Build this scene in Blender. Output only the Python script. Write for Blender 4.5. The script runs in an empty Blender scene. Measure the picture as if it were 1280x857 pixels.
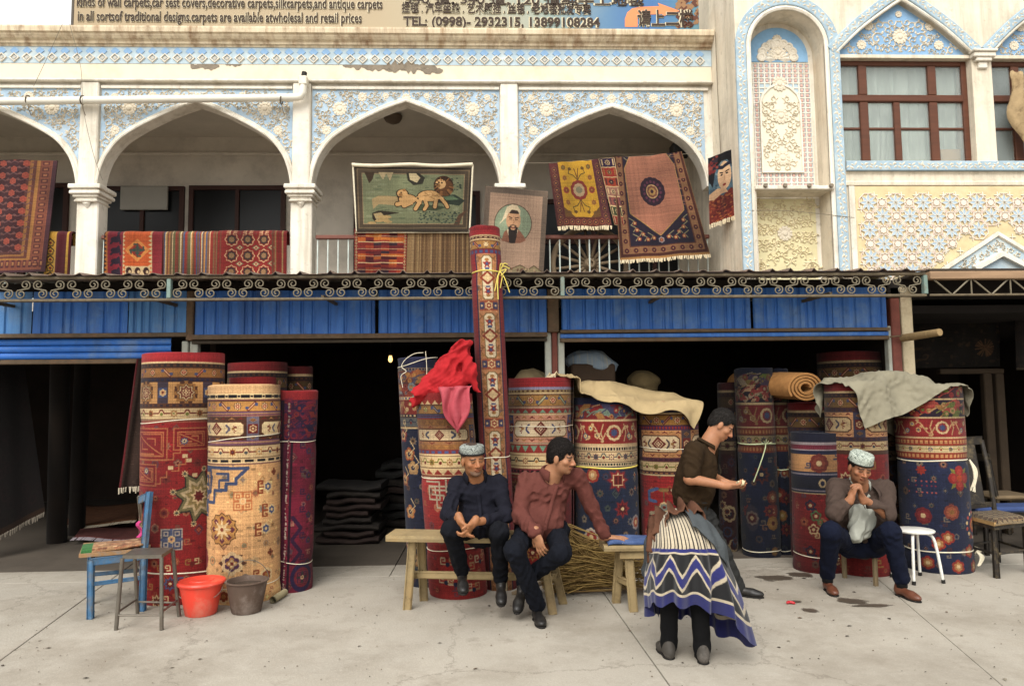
import bpy,math,random
import numpy as np
from mathutils import Vector,Matrix

# ------------------------------------------------------------------ camera, sky, sun, exposure
random.seed(7)
SC = bpy.context.scene
COL = SC.collection
CAM_H = 1.58
FPX,PW,PH = 900.0,1280.0,857.0
YAW,PITCH,ROLL = math.radians(-2.0),math.radians(4.5),math.radians(0.625)
_f = np.array([-math.sin(YAW)*math.cos(PITCH),math.cos(YAW)*math.cos(PITCH),math.sin(PITCH)])
_r = np.cross(_f,[0,0,1]); _r /= np.linalg.norm(_r)
_u = np.cross(_r,_f)
CR = _r*math.cos(ROLL)-_u*math.sin(ROLL)
CU = _r*math.sin(ROLL)+_u*math.cos(ROLL)
CF = _f
CPOS = np.array([0,0,CAM_H])
cd = bpy.data.cameras.new('camera')
cam = bpy.data.objects.new('camera',cd)
COL.objects.link(cam)
cam.matrix_world = Matrix(((CR[0],CU[0],-CF[0],0),(CR[1],CU[1],-CF[1],0),(CR[2],CU[2],-CF[2],CAM_H),(0,0,0,1)))
cd.sensor_fit = 'HORIZONTAL'
cd.sensor_width = 36.0
cd.lens = 36.0*FPX/PW
cd.clip_start = 0.05
cd.clip_end = 500
SC.camera = cam

SUN_EL,SUN_AZ = math.radians(46),math.radians(198)      # high, behind the photographer, a little to the left
world = bpy.data.worlds.new('World')
SC.world = world
world.use_nodes = True
wn,wl = world.node_tree.nodes,world.node_tree.links
wn.clear()
sky = wn.new('ShaderNodeTexSky')
sky.sky_type = 'NISHITA'
sky.sun_disc = False
sky.sun_elevation = SUN_EL
sky.sun_rotation = SUN_AZ
sky.air_density = 1.0
sky.dust_density = 5.0
sky.ozone_density = 1.0
hs = wn.new('ShaderNodeHueSaturation')
hs.inputs['Saturation'].default_value = 0.15
tint = wn.new('ShaderNodeMixRGB')
tint.blend_type = 'MULTIPLY'
tint.inputs[0].default_value = 1.0
tint.inputs[2].default_value = (1.0,1.0,0.975,1)
bg = wn.new('ShaderNodeBackground')
bg.inputs['Strength'].default_value = 0.15
wo = wn.new('ShaderNodeOutputWorld')
wl.new(sky.outputs[0],hs.inputs['Color'])
cloud = wn.new('ShaderNodeMixRGB')                          # an even cloud layer over the clear sky
cloud.inputs[0].default_value = 0.6
cloud.inputs[2].default_value = (5.2,5.2,5.2,1)
wl.new(hs.outputs[0],cloud.inputs[1])
wl.new(cloud.outputs[0],tint.inputs[1])
wl.new(tint.outputs[0],bg.inputs['Color'])
wl.new(bg.outputs[0],wo.inputs['Surface'])
sd = bpy.data.lights.new('sun','SUN')
sd.energy = 1.2
sd.angle = math.radians(40)
sd.color = (1.0,0.965,0.91)
sun = bpy.data.objects.new('sun',sd)
COL.objects.link(sun)
_sd = Vector((math.sin(SUN_AZ)*math.cos(SUN_EL),math.cos(SUN_AZ)*math.cos(SUN_EL),math.sin(SUN_EL)))
sun.rotation_euler = _sd.to_track_quat('Z','Y').to_euler()
sun.location = (-3,-6,12)

SC.view_settings.view_transform = 'Standard'
SC.view_settings.look = 'None'
SC.view_settings.exposure = 1.0
SC.view_settings.gamma = 1.0
SC.view_settings.use_curve_mapping = False
SC.render.engine = 'CYCLES'
SC.cycles.max_bounces = 6

# ------------------------------------------------------------------ placing helpers
def ray(x,y):
    return CF*FPX+CR*(x-PW/2)-CU*(y-PH/2)
def P(x,y,Y):                       # the point of depth plane Y seen at a photo pixel
    d = ray(x,y)
    return CPOS+d*(Y/d[1])
def G(x,y,z=0.0):                   # the point of a level z seen at a photo pixel
    d = ray(x,y)
    return CPOS+d*((z-CAM_H)/d[2])
def PXX(x,y,X):
    d = ray(x,y)
    return CPOS+d*(X/d[0])

# ------------------------------------------------------------------ objects
ORG = {}                              # world origin of every object built
def _reg(o,org):
    ORG[o.name] = np.array(org,float)
def tagobj(o,label=None,cat=None,group=None,kind=None):
    if label: o['label'] = label
    if cat: o['category'] = cat
    if group: o['group'] = group
    if kind: o['kind'] = kind
    return o
def thing(name,label,cat,loc,group=None):
    o = bpy.data.objects.new(name,None)
    o.empty_display_size = 0.1
    COL.objects.link(o)
    o.location = [float(v) for v in loc]
    _reg(o,loc)
    return tagobj(o,label,cat,group)
def link_mesh(name,me,parent=None,org=(0,0,0)):
    o = bpy.data.objects.new(name,me)
    COL.objects.link(o)
    org = np.array(org,float)
    if parent is not None:
        o.parent = parent
        o.location = (org-ORG[parent.name]).tolist()
    else:
        o.location = org.tolist()
    _reg(o,org)
    return o

class MB:
    """collects shapes in world coordinates; build() links them as one mesh object"""
    def __init__(s):
        s.v,s.f,s.m,s.uv,s.n = [],[],[],[],0
        s.hasuv = False
    def add(s,verts,faces,mi=0,uvs=None):
        verts = np.asarray(verts,float).reshape(-1,3)
        s.v.append(verts)
        n = s.n
        for k,f in enumerate(faces):
            s.f.append([n+i for i in f])
            s.m.append(mi)
            if uvs is not None:
                s.uv.append([uvs[i] for i in f]); s.hasuv = True
            else:
                s.uv.append([(0.0,0.0)]*len(f))
        s.n += len(verts)
        return s
    def box(s,a,b,mi=0):
        (x0,y0,z0),(x1,y1,z1) = a,b
        v = [(x0,y0,z0),(x1,y0,z0),(x1,y1,z0),(x0,y1,z0),(x0,y0,z1),(x1,y0,z1),(x1,y1,z1),(x0,y1,z1)]
        return s.add(v,[(0,3,2,1),(4,5,6,7),(0,1,5,4),(1,2,6,5),(2,3,7,6),(3,0,4,7)],mi)
    def bbox(s,a,b,c=0.006,mi=0):
        """box with chamfered edges"""
        a = np.array(a,float); b = np.array(b,float)
        c = min(c,*(0.45*np.abs(b-a)))
        ctr,h = (a+b)/2,np.abs(b-a)/2
        V = []; idx = {}
        for sx in (-1,1):
            for sy in (-1,1):
                for sz in (-1,1):
                    for ax in range(3):
                        p = np.array([sx,sy,sz])*(h-c)
                        p[ax] = (sx,sy,sz)[ax]*h[ax]
                        idx[(sx,sy,sz,ax)] = len(V); V.append(ctr+p)
        F = []
        for ax in range(3):
            o1,o2 = [k for k in range(3) if k != ax]
            for sg in (-1,1):
                q = []
                for (s1,s2) in ((-1,-1),(1,-1),(1,1),(-1,1)):
                    t = [0,0,0]; t[ax] = sg; t[o1] = s1; t[o2] = s2
                    q.append(idx[(*t,ax)])
                F.append(q)
            for s1 in (-1,1):
                for s2 in (-1,1):
                    q = []
                    for (e,k) in ((-1,o1),(1,o1),(1,o2),(-1,o2)):
                        t = [0,0,0]; t[ax] = e; t[o1] = s1; t[o2] = s2
                        q.append(idx[(*t,k)])
                    F.append(q)
        for sx in (-1,1):
            for sy in (-1,1):
                for sz in (-1,1):
                    F.append([idx[(sx,sy,sz,k)] for k in range(3)])
        Vn = np.array(V)
        G_ = []
        for q in F:
            pc = Vn[q].mean(0)-ctr
            nn = np.cross(Vn[q[1]]-Vn[q[0]],Vn[q[2]]-Vn[q[0]])
            G_.append(q if np.dot(nn,pc)>0 else q[::-1])
        return s.add(V,G_,mi)
    def beam(s,p,q,w,d,up=(0,0,1),mi=0,w2=None,d2=None):
        """a squared bar from p to q, w wide and d deep, chamfered a little by its ends only"""
        p,q = np.array(p,float),np.array(q,float)
        t = q-p; t /= np.linalg.norm(t)
        a = np.cross(t,up)
        if np.linalg.norm(a)<1e-4: a = np.cross(t,(0,1,0))
        a /= np.linalg.norm(a); b = np.cross(a,t)
        w2 = w if w2 is None else w2; d2 = d if d2 is None else d2
        V = []
        for (c,ww,dd) in ((p,w,d),(q,w2,d2)):
            e = 0.18*min(ww,dd)
            for (i,j) in ((-1,-1),(1,-1),(1,1),(-1,1)):
                V.append(c+a*i*(ww/2-e)+b*j*dd/2) if i*j>0 else V.append(c+a*i*ww/2+b*j*(dd/2-e))
                V.append(c+a*i*ww/2+b*j*(dd/2-e)) if i*j>0 else V.append(c+a*i*(ww/2-e)+b*j*dd/2)
        F = [list(range(8))[::-1],list(range(8,16))]
        for k in range(8):
            F.append([k,(k+1) % 8,8+(k+1) % 8,8+k])
        return s.add(V,F,mi)
    def tube(s,pts,r,n=8,mi=0,caps=True,closed=False):
        pts = np.asarray(pts,float)
        m = len(pts)
        rr = np.full(m,r,float) if np.isscalar(r) else np.asarray(r,float)
        T = np.zeros_like(pts)
        if closed:
            T = np.roll(pts,-1,0)-np.roll(pts,1,0)
        else:
            T[1:-1] = pts[2:]-pts[:-2]; T[0] = pts[1]-pts[0]; T[-1] = pts[-1]-pts[-2]
        T /= np.linalg.norm(T,axis=1)[:,None]+1e-12
        a = np.cross(T[0],(0,0,1.0))
        if np.linalg.norm(a)<1e-3: a = np.cross(T[0],(0,1.0,0))
        a /= np.linalg.norm(a)
        V = []
        for k in range(m):
            a = a-T[k]*np.dot(a,T[k]); a /= np.linalg.norm(a)+1e-12
            b = np.cross(T[k],a)
            for j in range(n):
                an = 2*math.pi*j/n
                V.append(pts[k]+rr[k]*(a*math.cos(an)+b*math.sin(an)))
        F = []
        for k in range(m if closed else m-1):
            k2 = (k+1) % m
            for j in range(n):
                F.append((k*n+j,k*n+(j+1) % n,k2*n+(j+1) % n,k2*n+j))
        if caps and not closed:
            F.append(list(range(n))[::-1]); F.append([(m-1)*n+j for j in range(n)])
        return s.add(V,F,mi)
    def lathe(s,c,prof,n=24,mi=0,axis='z'):
        """prof: list of (radius, height) from bottom up, about a vertical axis at c"""
        V,F = [],[]
        for (r,h) in prof:
            for j in range(n):
                an = 2*math.pi*j/n
                if axis=='z': V.append((c[0]+r*math.cos(an),c[1]+r*math.sin(an),c[2]+h))
                elif axis=='y': V.append((c[0]+r*math.cos(an),c[1]-h,c[2]+r*math.sin(an)))
        for k in range(len(prof)-1):
            for j in range(n):
                F.append((k*n+j,k*n+(j+1) % n,(k+1)*n+(j+1) % n,(k+1)*n+j))
        if prof[0][0]>1e-5: F.append(list(range(n))[::-1])
        if prof[-1][0]>1e-5: F.append([(len(prof)-1)*n+j for j in range(n)])
        return s.add(V,F,mi)
    def prism(s,poly,y0,y1,mi=0):
        """poly: (x, z) points counter-clockwise seen from -Y; front face at y0, back at y1"""
        n = len(poly)
        V = [(p[0],y0,p[1]) for p in poly]+[(p[0],y1,p[1]) for p in poly]
        F = [list(range(n)),list(range(n,2*n))[::-1]]
        for k in range(n):
            F.append((k,n+k,n+(k+1) % n,(k+1) % n))
        return s.add(V,F,mi)
    def sheet(s,grid,mi=0,uv=None,thick=0.0):
        """grid: array (nu, nv, 3). A surface, doubled into a thin solid where thick > 0"""
        g = np.asarray(grid,float)
        nu,nv = g.shape[:2]
        idx = np.arange(nu*nv).reshape(nu,nv)
        q = np.stack([idx[:-1,:-1],idx[1:,:-1],idx[1:,1:],idx[:-1,1:]],-1).reshape(-1,4)
        uvs = None
        if uv is not None: uvs = [tuple(t) for t in np.asarray(uv,float).reshape(-1,2)]
        if thick <= 0:
            return s.add(g.reshape(-1,3),q.tolist(),mi,uvs)
        du = np.gradient(g,axis=0); dv = np.gradient(g,axis=1)
        nn = np.cross(du,dv); nn /= np.linalg.norm(nn,axis=2)[...,None]+1e-9
        V = np.concatenate([g.reshape(-1,3),(g-nn*thick).reshape(-1,3)])
        N = nu*nv
        F = q.tolist()+(q[:,::-1]+N).tolist()
        rim = list(idx[:,0])+list(idx[-1,1:])+list(idx[::-1,-1][1:])+list(idx[0,::-1][1:-1])
        for k in range(len(rim)):
            a,b = rim[k],rim[(k+1) % len(rim)]
            F.append([int(b),int(a),int(a+N),int(b+N)])
        return s.add(V,F,mi,(uvs+uvs) if uvs else None)
    def mesh(s,name,mats,org=(0,0,0),smooth=False,angle=None):
        me = bpy.data.meshes.new(name)
        V = np.concatenate(s.v)-np.array(org,float)
        me.from_pydata(V.tolist(),[],s.f)
        for m in (mats if isinstance(mats,(list,tuple)) else [mats]): me.materials.append(m)
        me.polygons.foreach_set('material_index',s.m)
        if s.hasuv:
            ul = me.uv_layers.new(name='UVMap')
            ul.data.foreach_set('uv',np.array([c for f in s.uv for c in f],float).ravel())
        if smooth:
            me.polygons.foreach_set('use_smooth',[True]*len(s.f))
            if angle: me.set_sharp_from_angle(angle=math.radians(angle))
        me.update()
        return me
    def build(s,name,mats,parent=None,org=None,smooth=False,angle=None):
        if org is None:
            org = ORG[parent.name] if parent is not None else (0,0,0)
        return link_mesh(name,s.mesh(name,mats,org,smooth,angle),parent,org)

# ------------------------------------------------------------------ materials
MATS = {}
def hexc(h):
    h = h.lstrip('#')
    c = [int(h[i:i+2],16)/255 for i in (0,2,4)]
    return [((x+0.055)/1.055)**2.4 if x>0.04045 else x/12.92 for x in c]
def _nodes(name):
    m = bpy.data.materials.new(name)
    m.use_nodes = True
    nt = m.node_tree
    return m,nt,nt.nodes['Principled BSDF']
def mat(name,col,rough=0.8,var=0.15,scale=6.0,bump=0.15,bscale=60.0,metal=0.0,stain=None,samt=0.35,sscale=2.5,spec=0.3,stretch=(1,1,1),coord='Object',sheen=0.0):
    """noise-mottled base colour, optional second colour in blotches, fine bump"""
    if name in MATS: return MATS[name]
    m,nt,b = _nodes(name)
    N,L = nt.nodes,nt.links
    c = hexc(col) if isinstance(col,str) else list(col)
    tc = N.new('ShaderNodeTexCoord'); mp = N.new('ShaderNodeMapping')
    mp.inputs['Scale'].default_value = stretch
    L.new(tc.outputs[coord],mp.inputs[0])
    n1 = N.new('ShaderNodeTexNoise'); n1.inputs['Scale'].default_value = scale; n1.inputs['Detail'].default_value = 6
    n1.inputs['Roughness'].default_value = 0.65
    L.new(mp.outputs[0],n1.inputs['Vector'])
    rp = N.new('ShaderNodeValToRGB')
    rp.color_ramp.elements[0].position = 0.3; rp.color_ramp.elements[1].position = 0.7
    rp.color_ramp.elements[0].color = [max(0,x*(1-var)) for x in c]+[1]
    rp.color_ramp.elements[1].color = [min(1,x*(1+var)) for x in c]+[1]
    L.new(n1.outputs['Fac'],rp.inputs[0])
    out = rp.outputs[0]
    if stain:
        n2 = N.new('ShaderNodeTexNoise'); n2.inputs['Scale'].default_value = sscale; n2.inputs['Detail'].default_value = 8
        n2.inputs['Roughness'].default_value = 0.7
        L.new(mp.outputs[0],n2.inputs['Vector'])
        r2 = N.new('ShaderNodeValToRGB')
        r2.color_ramp.elements[0].position = 0.5; r2.color_ramp.elements[1].position = 0.72
        r2.color_ramp.elements[0].color = (0,0,0,1); r2.color_ramp.elements[1].color = (samt,samt,samt,1)
        L.new(n2.outputs['Fac'],r2.inputs[0])
        mx = N.new('ShaderNodeMixRGB')
        L.new(r2.outputs[0],mx.inputs[0]); L.new(out,mx.inputs[1])
        mx.inputs[2].default_value = (hexc(stain) if isinstance(stain,str) else list(stain))+[1]
        out = mx.outputs[0]
    L.new(out,b.inputs['Base Color'])
    b.inputs['Roughness'].default_value = rough
    b.inputs['Metallic'].default_value = metal
    b.inputs['Specular IOR Level'].default_value = spec
    if sheen: b.inputs['Sheen Weight'].default_value = sheen
    if bump:
        n3 = N.new('ShaderNodeTexNoise'); n3.inputs['Scale'].default_value = bscale; n3.inputs['Detail'].default_value = 4
        L.new(mp.outputs[0],n3.inputs['Vector'])
        bp = N.new('ShaderNodeBump'); bp.inputs['Strength'].default_value = bump; bp.inputs['Distance'].default_value = 0.01
        L.new(n3.outputs['Fac'],bp.inputs['Height']); L.new(bp.outputs[0],b.inputs['Normal'])
    MATS[name] = m
    return m
def weather(m,streak='8a7454',amt=.35,blot='a89a80',bamt=.35,sx=7.0,sz=.5):
    """rain streaks and blotches over a painted surface"""
    nt = m.node_tree; N,L = nt.nodes,nt.links; b = N['Principled BSDF']; src = b.inputs['Base Color'].links[0].from_socket; tc = N.new('ShaderNodeTexCoord')
    for (scale,stretch,p0,p1,a_,col) in ((1.0,(sx,sx,sz),.48,.70,amt*1.3,streak),(2.3,(1,1,1),.52,.66,bamt*1.2,blot),(14.0,(1,1,1),.58,.68,bamt,streak)):
        mp = N.new('ShaderNodeMapping'); mp.inputs['Scale'].default_value = stretch; L.new(tc.outputs['Object'],mp.inputs[0])
        n = N.new('ShaderNodeTexNoise'); n.inputs['Scale'].default_value = scale; n.inputs['Detail'].default_value = 8; n.inputs['Roughness'].default_value = .7; L.new(mp.outputs[0],n.inputs['Vector'])
        r = N.new('ShaderNodeMapRange'); r.inputs['From Min'].default_value = p0; r.inputs['From Max'].default_value = p1; r.inputs['To Max'].default_value = a_; L.new(n.outputs['Fac'],r.inputs['Value'])
        mx = N.new('ShaderNodeMixRGB'); L.new(r.outputs[0],mx.inputs[0]); L.new(src,mx.inputs[1]); mx.inputs[2].default_value = (*hexc(col),1); src = mx.outputs[0]
    L.new(src,b.inputs['Base Color']); return m
def mat_glass(name,col=(0.75,0.82,0.8),alpha=0.35,rough=0.05):
    m,nt,b = _nodes(name)
    b.inputs['Base Color'].default_value = (*col,1)
    b.inputs['Roughness'].default_value = rough
    b.inputs['Alpha'].default_value = alpha
    b.inputs['Specular IOR Level'].default_value = 0.5
    return m
def mat_attr(name,rough=0.6,spec=0.3,bump=0.1,bscale=120.0,sss=0.0):
    """base colour from the mesh's own colour layer"""
    m,nt,b = _nodes(name)
    N,L = nt.nodes,nt.links
    a = N.new('ShaderNodeVertexColor'); a.layer_name = 'Col'
    L.new(a.outputs[0],b.inputs['Base Color'])
    b.inputs['Roughness'].default_value = rough
    b.inputs['Specular IOR Level'].default_value = spec
    if sss:
        b.inputs['Subsurface Weight'].default_value = sss
        b.inputs['Subsurface Radius'].default_value = (0.01,0.004,0.002)
    tc = N.new('ShaderNodeTexCoord')
    n3 = N.new('ShaderNodeTexNoise'); n3.inputs['Scale'].default_value = bscale; n3.inputs['Detail'].default_value = 3
    L.new(tc.outputs['Object'],n3.inputs['Vector'])
    bp = N.new('ShaderNodeBump'); bp.inputs['Strength'].default_value = bump; bp.inputs['Distance'].default_value = 0.005
    L.new(n3.outputs['Fac'],bp.inputs['Height']); L.new(bp.outputs[0],b.inputs['Normal'])
    return m
# ------------------------------------------------------------------ woven patterns, drawn knot by knot
class Tex:
    def __init__(s,w,h,bgc,res=210):
        s.w,s.h,s.res = w,h,res
        s.nx,s.ny = int(w*res),int(h*res)
        s.a = np.zeros((s.ny,s.nx,3),np.float32)
        s.a[:] = s.c(bgc)
        s.ox = w/2
    @staticmethod
    def c(h):
        if isinstance(h,str):
            h = h.lstrip('#')
            return np.array([int(h[i:i+2],16)/255 for i in (0,2,4)],np.float32)
        return np.array(h,np.float32)
    def _bb(s,x0,y0,x1,y1):
        i0 = max(0,int((x0+s.ox)*s.res)); i1 = min(s.nx,int((x1+s.ox)*s.res)+2)
        j0 = max(0,int(y0*s.res)); j1 = min(s.ny,int(y1*s.res)+2)
        if i1 <= i0 or j1 <= j0: return None
        X = (np.arange(i0,i1)+.5)/s.res-s.ox; Y = (np.arange(j0,j1)+.5)/s.res
        return i0,i1,j0,j1,X[None,:],Y[:,None]
    def rect(s,x0,y0,x1,y1,col):
        b = s._bb(x0,y0,x1,y1)
        if b is None: return
        i0,i1,j0,j1,X,Y = b
        m = (X >= x0) & (X<x1) & (Y >= y0) & (Y<y1)
        s.a[j0:j1,i0:i1][m] = s.c(col)
    def poly(s,pts,col):
        p = np.asarray(pts,float)
        b = s._bb(p[:,0].min(),p[:,1].min(),p[:,0].max(),p[:,1].max())
        if b is None: return
        i0,i1,j0,j1,X,Y = b
        m = np.zeros((j1-j0,i1-i0),bool)
        for k in range(len(p)):
            (xa,ya),(xb,yb) = p[k],p[(k+1) % len(p)]
            if ya==yb: continue
            cr = (ya>Y) != (yb>Y)
            m ^= cr & (X<(xb-xa)*(Y-ya)/(yb-ya)+xa)
        s.a[j0:j1,i0:i1][m] = s.c(col)
    def disc(s,x,y,rx,ry,col):
        b = s._bb(x-rx,y-ry,x+rx,y+ry)
        if b is None: return
        i0,i1,j0,j1,X,Y = b
        s.a[j0:j1,i0:i1][((X-x)/rx)**2+((Y-y)/ry)**2<1] = s.c(col)
    def line(s,pts,w,col,close=False):
        pts = [tuple(p) for p in pts]
        if close: pts.append(pts[0])
        c = s.c(col)
        for (xa,ya),(xb,yb) in zip(pts[:-1],pts[1:]):
            b = s._bb(min(xa,xb)-w,min(ya,yb)-w,max(xa,xb)+w,max(ya,yb)+w)
            if b is None: continue
            i0,i1,j0,j1,X,Y = b
            dx,dy = xb-xa,yb-ya
            t = np.clip(((X-xa)*dx+(Y-ya)*dy)/(dx*dx+dy*dy+1e-12),0,1)
            m = (X-xa-t*dx)**2+(Y-ya-t*dy)**2<(w/2)**2
            s.a[j0:j1,i0:i1][m] = c
    def star(s,x,y,R,r,n,col,rot=0.0,sy=1.0):
        s.poly([(x+(R if k % 2==0 else r)*math.sin(rot+math.pi*k/n),y+sy*(R if k % 2==0 else r)*math.cos(rot+math.pi*k/n)) for k in range(2*n)],col)
    def petals(s,x,y,R,n,col,w=0.32,sy=1.0):
        for k in range(n):
            a = 2*math.pi*k/n
            cx,cy = x+.6*R*math.sin(a),y+sy*.6*R*math.cos(a)
            s.disc(cx,cy,w*R,w*R*sy,col)
    def finish(s,seed=0,weave=0.07,fade=0.13,rows=0.05,sat=.78,warm=(1.0,.93,.84)):
        rg = np.random.default_rng(seed)
        a = s.a
        n = rg.normal(0,weave,(s.ny,s.nx,1)).astype(np.float32)
        r = rg.normal(0,rows,(s.ny,1,1)).astype(np.float32)
        cc = rg.normal(0,rows*.6,(1,s.nx,1)).astype(np.float32)
        g = rg.normal(0,1,(max(2,s.ny // 40),max(2,s.nx // 40)))
        yi = np.linspace(0,g.shape[0]-1.001,s.ny); xi = np.linspace(0,g.shape[1]-1.001,s.nx)
        y0 = yi.astype(int); x0 = xi.astype(int); fy = (yi-y0)[:,None]; fx = (xi-x0)[None,:]
        y1 = np.minimum(y0+1,g.shape[0]-1); x1 = np.minimum(x0+1,g.shape[1]-1)
        low = g[y0][:,x0]*(1-fy)*(1-fx)+g[y1][:,x0]*fy*(1-fx)+g[y0][:,x1]*(1-fy)*fx+g[y1][:,x1]*fy*fx
        a = a*(1+n+r+cc+fade*low[...,None].astype(np.float32))
        a = np.clip(a,0,1); lum = a.mean(2,keepdims=True)
        s.a = np.clip((lum+(a-lum)*sat)*np.array(warm,np.float32),0.012,1)
        return s

def tex_mat(name,t,rough=0.95,bump=0.35,sheen=0.05,gain=1.0):
    img = bpy.data.images.new(name,t.nx,t.ny,alpha=False)
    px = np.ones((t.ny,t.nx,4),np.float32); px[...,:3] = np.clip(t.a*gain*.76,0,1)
    img.pixels.foreach_set(px.ravel()); img.update(); img.pack()
    m,nt,b = _nodes(name)
    N,L = nt.nodes,nt.links
    tc = N.new('ShaderNodeTexCoord'); im = N.new('ShaderNodeTexImage'); im.image = img
    im.extension = 'EXTEND'
    L.new(tc.outputs['UV'],im.inputs[0]); L.new(im.outputs[0],b.inputs['Base Color'])
    b.inputs['Roughness'].default_value = rough
    b.inputs['Specular IOR Level'].default_value = 0.15
    b.inputs['Sheen Weight'].default_value = sheen
    b.inputs['Sheen Roughness'].default_value = 0.6
    n3 = N.new('ShaderNodeTexNoise'); n3.inputs['Scale'].default_value = 140; n3.inputs['Detail'].default_value = 4
    L.new(tc.outputs['Object'],n3.inputs['Vector'])
    bp = N.new('ShaderNodeBump'); bp.inputs['Strength'].default_value = bump; bp.inputs['Distance'].default_value = 0.006
    L.new(n3.outputs['Fac'],bp.inputs['Height']); L.new(bp.outputs[0],b.inputs['Normal'])
    return m

RED,DRED,CRM,GLD,BRN,NVY,BLU,TEAL,PEA,BLK,PRP,GRN,WHT = '9c2420','701c18','d2bb8e','a06c34','55301f','1b2148','3a4a86','5b9a86','d99e6c','18141c','4d2350','6d7a2a','e2d8c4'

# ---- motifs
def m_rosette(t,x,y,R,c1,c2,c3,n=8):
    t.petals(x,y,R,n,c1,.42); t.petals(x,y,R*.72,n,c2,.36); t.disc(x,y,R*.3,R*.3,c3)
def m_star(t,x,y,R,c1,c2,c3,line=None):
    if line: t.star(x,y,R*1.18,R*.8,8,line)
    t.star(x,y,R,R*.62,8,c1); t.star(x,y,R*.68,R*.38,8,c2); t.disc(x,y,R*.2,R*.2,c3)
def m_dia(t,x,y,a,b,c1,c2,c3):
    t.poly([(x-a,y),(x,y-b),(x+a,y),(x,y+b)],c1)
    t.poly([(x-a*.66,y),(x,y-b*.66),(x+a*.66,y),(x,y+b*.66)],c2)
    t.petals(x,y,min(a,b)*.42,4,c3,.4)
def m_palm(t,x,y,s,c1,c2,d=1):
    """a side-on palmette pointing along d"""
    for k,(l,w) in enumerate(((1.0,.3),(.75,.42),(.75,-.42),(.45,.75),(.45,-.75))):
        t.poly([(x,y),(x+d*s*l*.6,y+s*(w*.9+.12)),(x+d*s*l,y+s*w*.8),(x+d*s*l*.6,y+s*(w*.9-.14))],c1)
    t.disc(x+d*s*.12,y,s*.26,s*.26,c2)
def m_hook(t,x,y,s,c,d=1,e=1):
    t.line([(x,y),(x+d*s,y),(x+d*s,y+e*s*.8),(x+d*s*.35,y+e*s*.8),(x+d*s*.35,y+e*s*.45),(x+d*s*.65,y+e*s*.45)],s*.2,c)
def m_quat(t,x,y,R,c1,c2,c3):
    for sx in (-1,1):
        for sy in (-1,1):
            cx,cy = x+sx*R*.5,y+sy*R*.5
            for rr,c in ((.5,c1),(.37,c2),(.24,c1),(.12,c2)):
                t.rect(cx-R*rr,cy-R*rr,cx+R*rr,cy+R*rr,c)
    t.rect(x-R,y-R*.12,x+R,y+R*.12,c3); t.rect(x-R*.12,y-R,x+R*.12,y+R,c3)
    m_rosette(t,x,y,R*.36,CRM,PEA,c2,6)
def m_meander(t,x0,y0,x1,y1,w,c1,c2):
    """nested squared spiral in a frame"""
    t.rect(x0,y0,x1,y1,c1)
    k = 0
    while x1-x0>2.5*w and y1-y0>2.5*w and k<6:
        x0 += w; y0 += w; x1 -= w; y1 -= w
        t.rect(x0,y0,x1,y1,c2 if k % 2==0 else c1)
        k += 1
    cx,cy = (x0+x1)/2,(y0+y1)/2
def m_key(t,x,y,s,w,c,dx=1,dy=-1):
    pts = [(0,0),(1,0),(1,1),(.25,1),(.25,.3),(.72,.3),(.72,.7),(.5,.7)]
    t.line([(x+dx*s*a,y+dy*s*b) for a,b in pts],w,c)
def m_flowerhead(t,x,y,R,c1,c2,c3,leaf):
    t.star(x,y,R,R*.45,4,leaf,math.pi/4); t.petals(x,y,R*.85,4,c1,.42); t.petals(x,y,R*.7,4,c2,.3); t.disc(x,y,R*.22,R*.22,c3)
# ---- bands round a roll or along a border
def xs(t,per,ph=0.0):
    n = int(t.w/per)+2
    return [(-n // 2+k)*per+ph for k in range(n+1)]
def b_solid(t,y0,y1,c): t.rect(-9,y0,9,y1,c)
def b_lines(t,y0,y1,cols):
    h = (y1-y0)/len(cols)
    for k,c in enumerate(cols): t.rect(-9,y1-(k+1)*h,9,y1-k*h,c)
def b_dash(t,y0,y1,bgc,c,per=.05,ph=0,duty=.55,tick=None):
    t.rect(-9,y0,9,y1,bgc); h = y1-y0
    for x in xs(t,per,ph):
        t.rect(x-per*duty/2,y0+.25*h,x+per*duty/2,y1-.25*h,c)
        if tick: t.rect(x+per*.42,y0+.3*h,x+per*.58,y1-.3*h,tick)
def b_tri(t,y0,y1,bgc,c,per=.06,up=True):
    t.rect(-9,y0,9,y1,bgc); a,b = (y0,y1) if up else (y1,y0)
    for x in xs(t,per): t.poly([(x-per*.42,a+(b-a)*.08),(x+per*.42,a+(b-a)*.08),(x,a+(b-a)*.9)],c)
def b_slash(t,y0,y1,bgc,c1,c2,star,per=.22,ph=0.0,dk=BRN):
    """gold guard border: eight-pointed stars and slanted bars"""
    t.rect(-9,y0,9,y1,bgc); h = y1-y0; ym = (y0+y1)/2
    t.rect(-9,y1-.07*h,9,y1,dk); t.rect(-9,y0,9,y0+.07*h,dk)
    for k,x in enumerate(xs(t,per,ph)):
        m_star(t,x,ym,h*.34,star,c1,star,dk)
        d = h*.3*(1 if k % 2 else -1)
        xc = x+per/2
        t.line([(xc-d,ym-h*.3),(xc+d,ym+h*.3)],h*.26,dk); t.line([(xc-d,ym-h*.3),(xc+d,ym+h*.3)],h*.17,c2)
        t.line([(xc-d,ym-h*.3),(xc+d,ym+h*.3)],h*.06,CRM)
        for e in (-1,1):
            t.rect(xc+e*h*.42-.012,ym+e*d*.5-.01,xc+e*h*.42+.012,ym+e*d*.5+.012,BLU)
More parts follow.
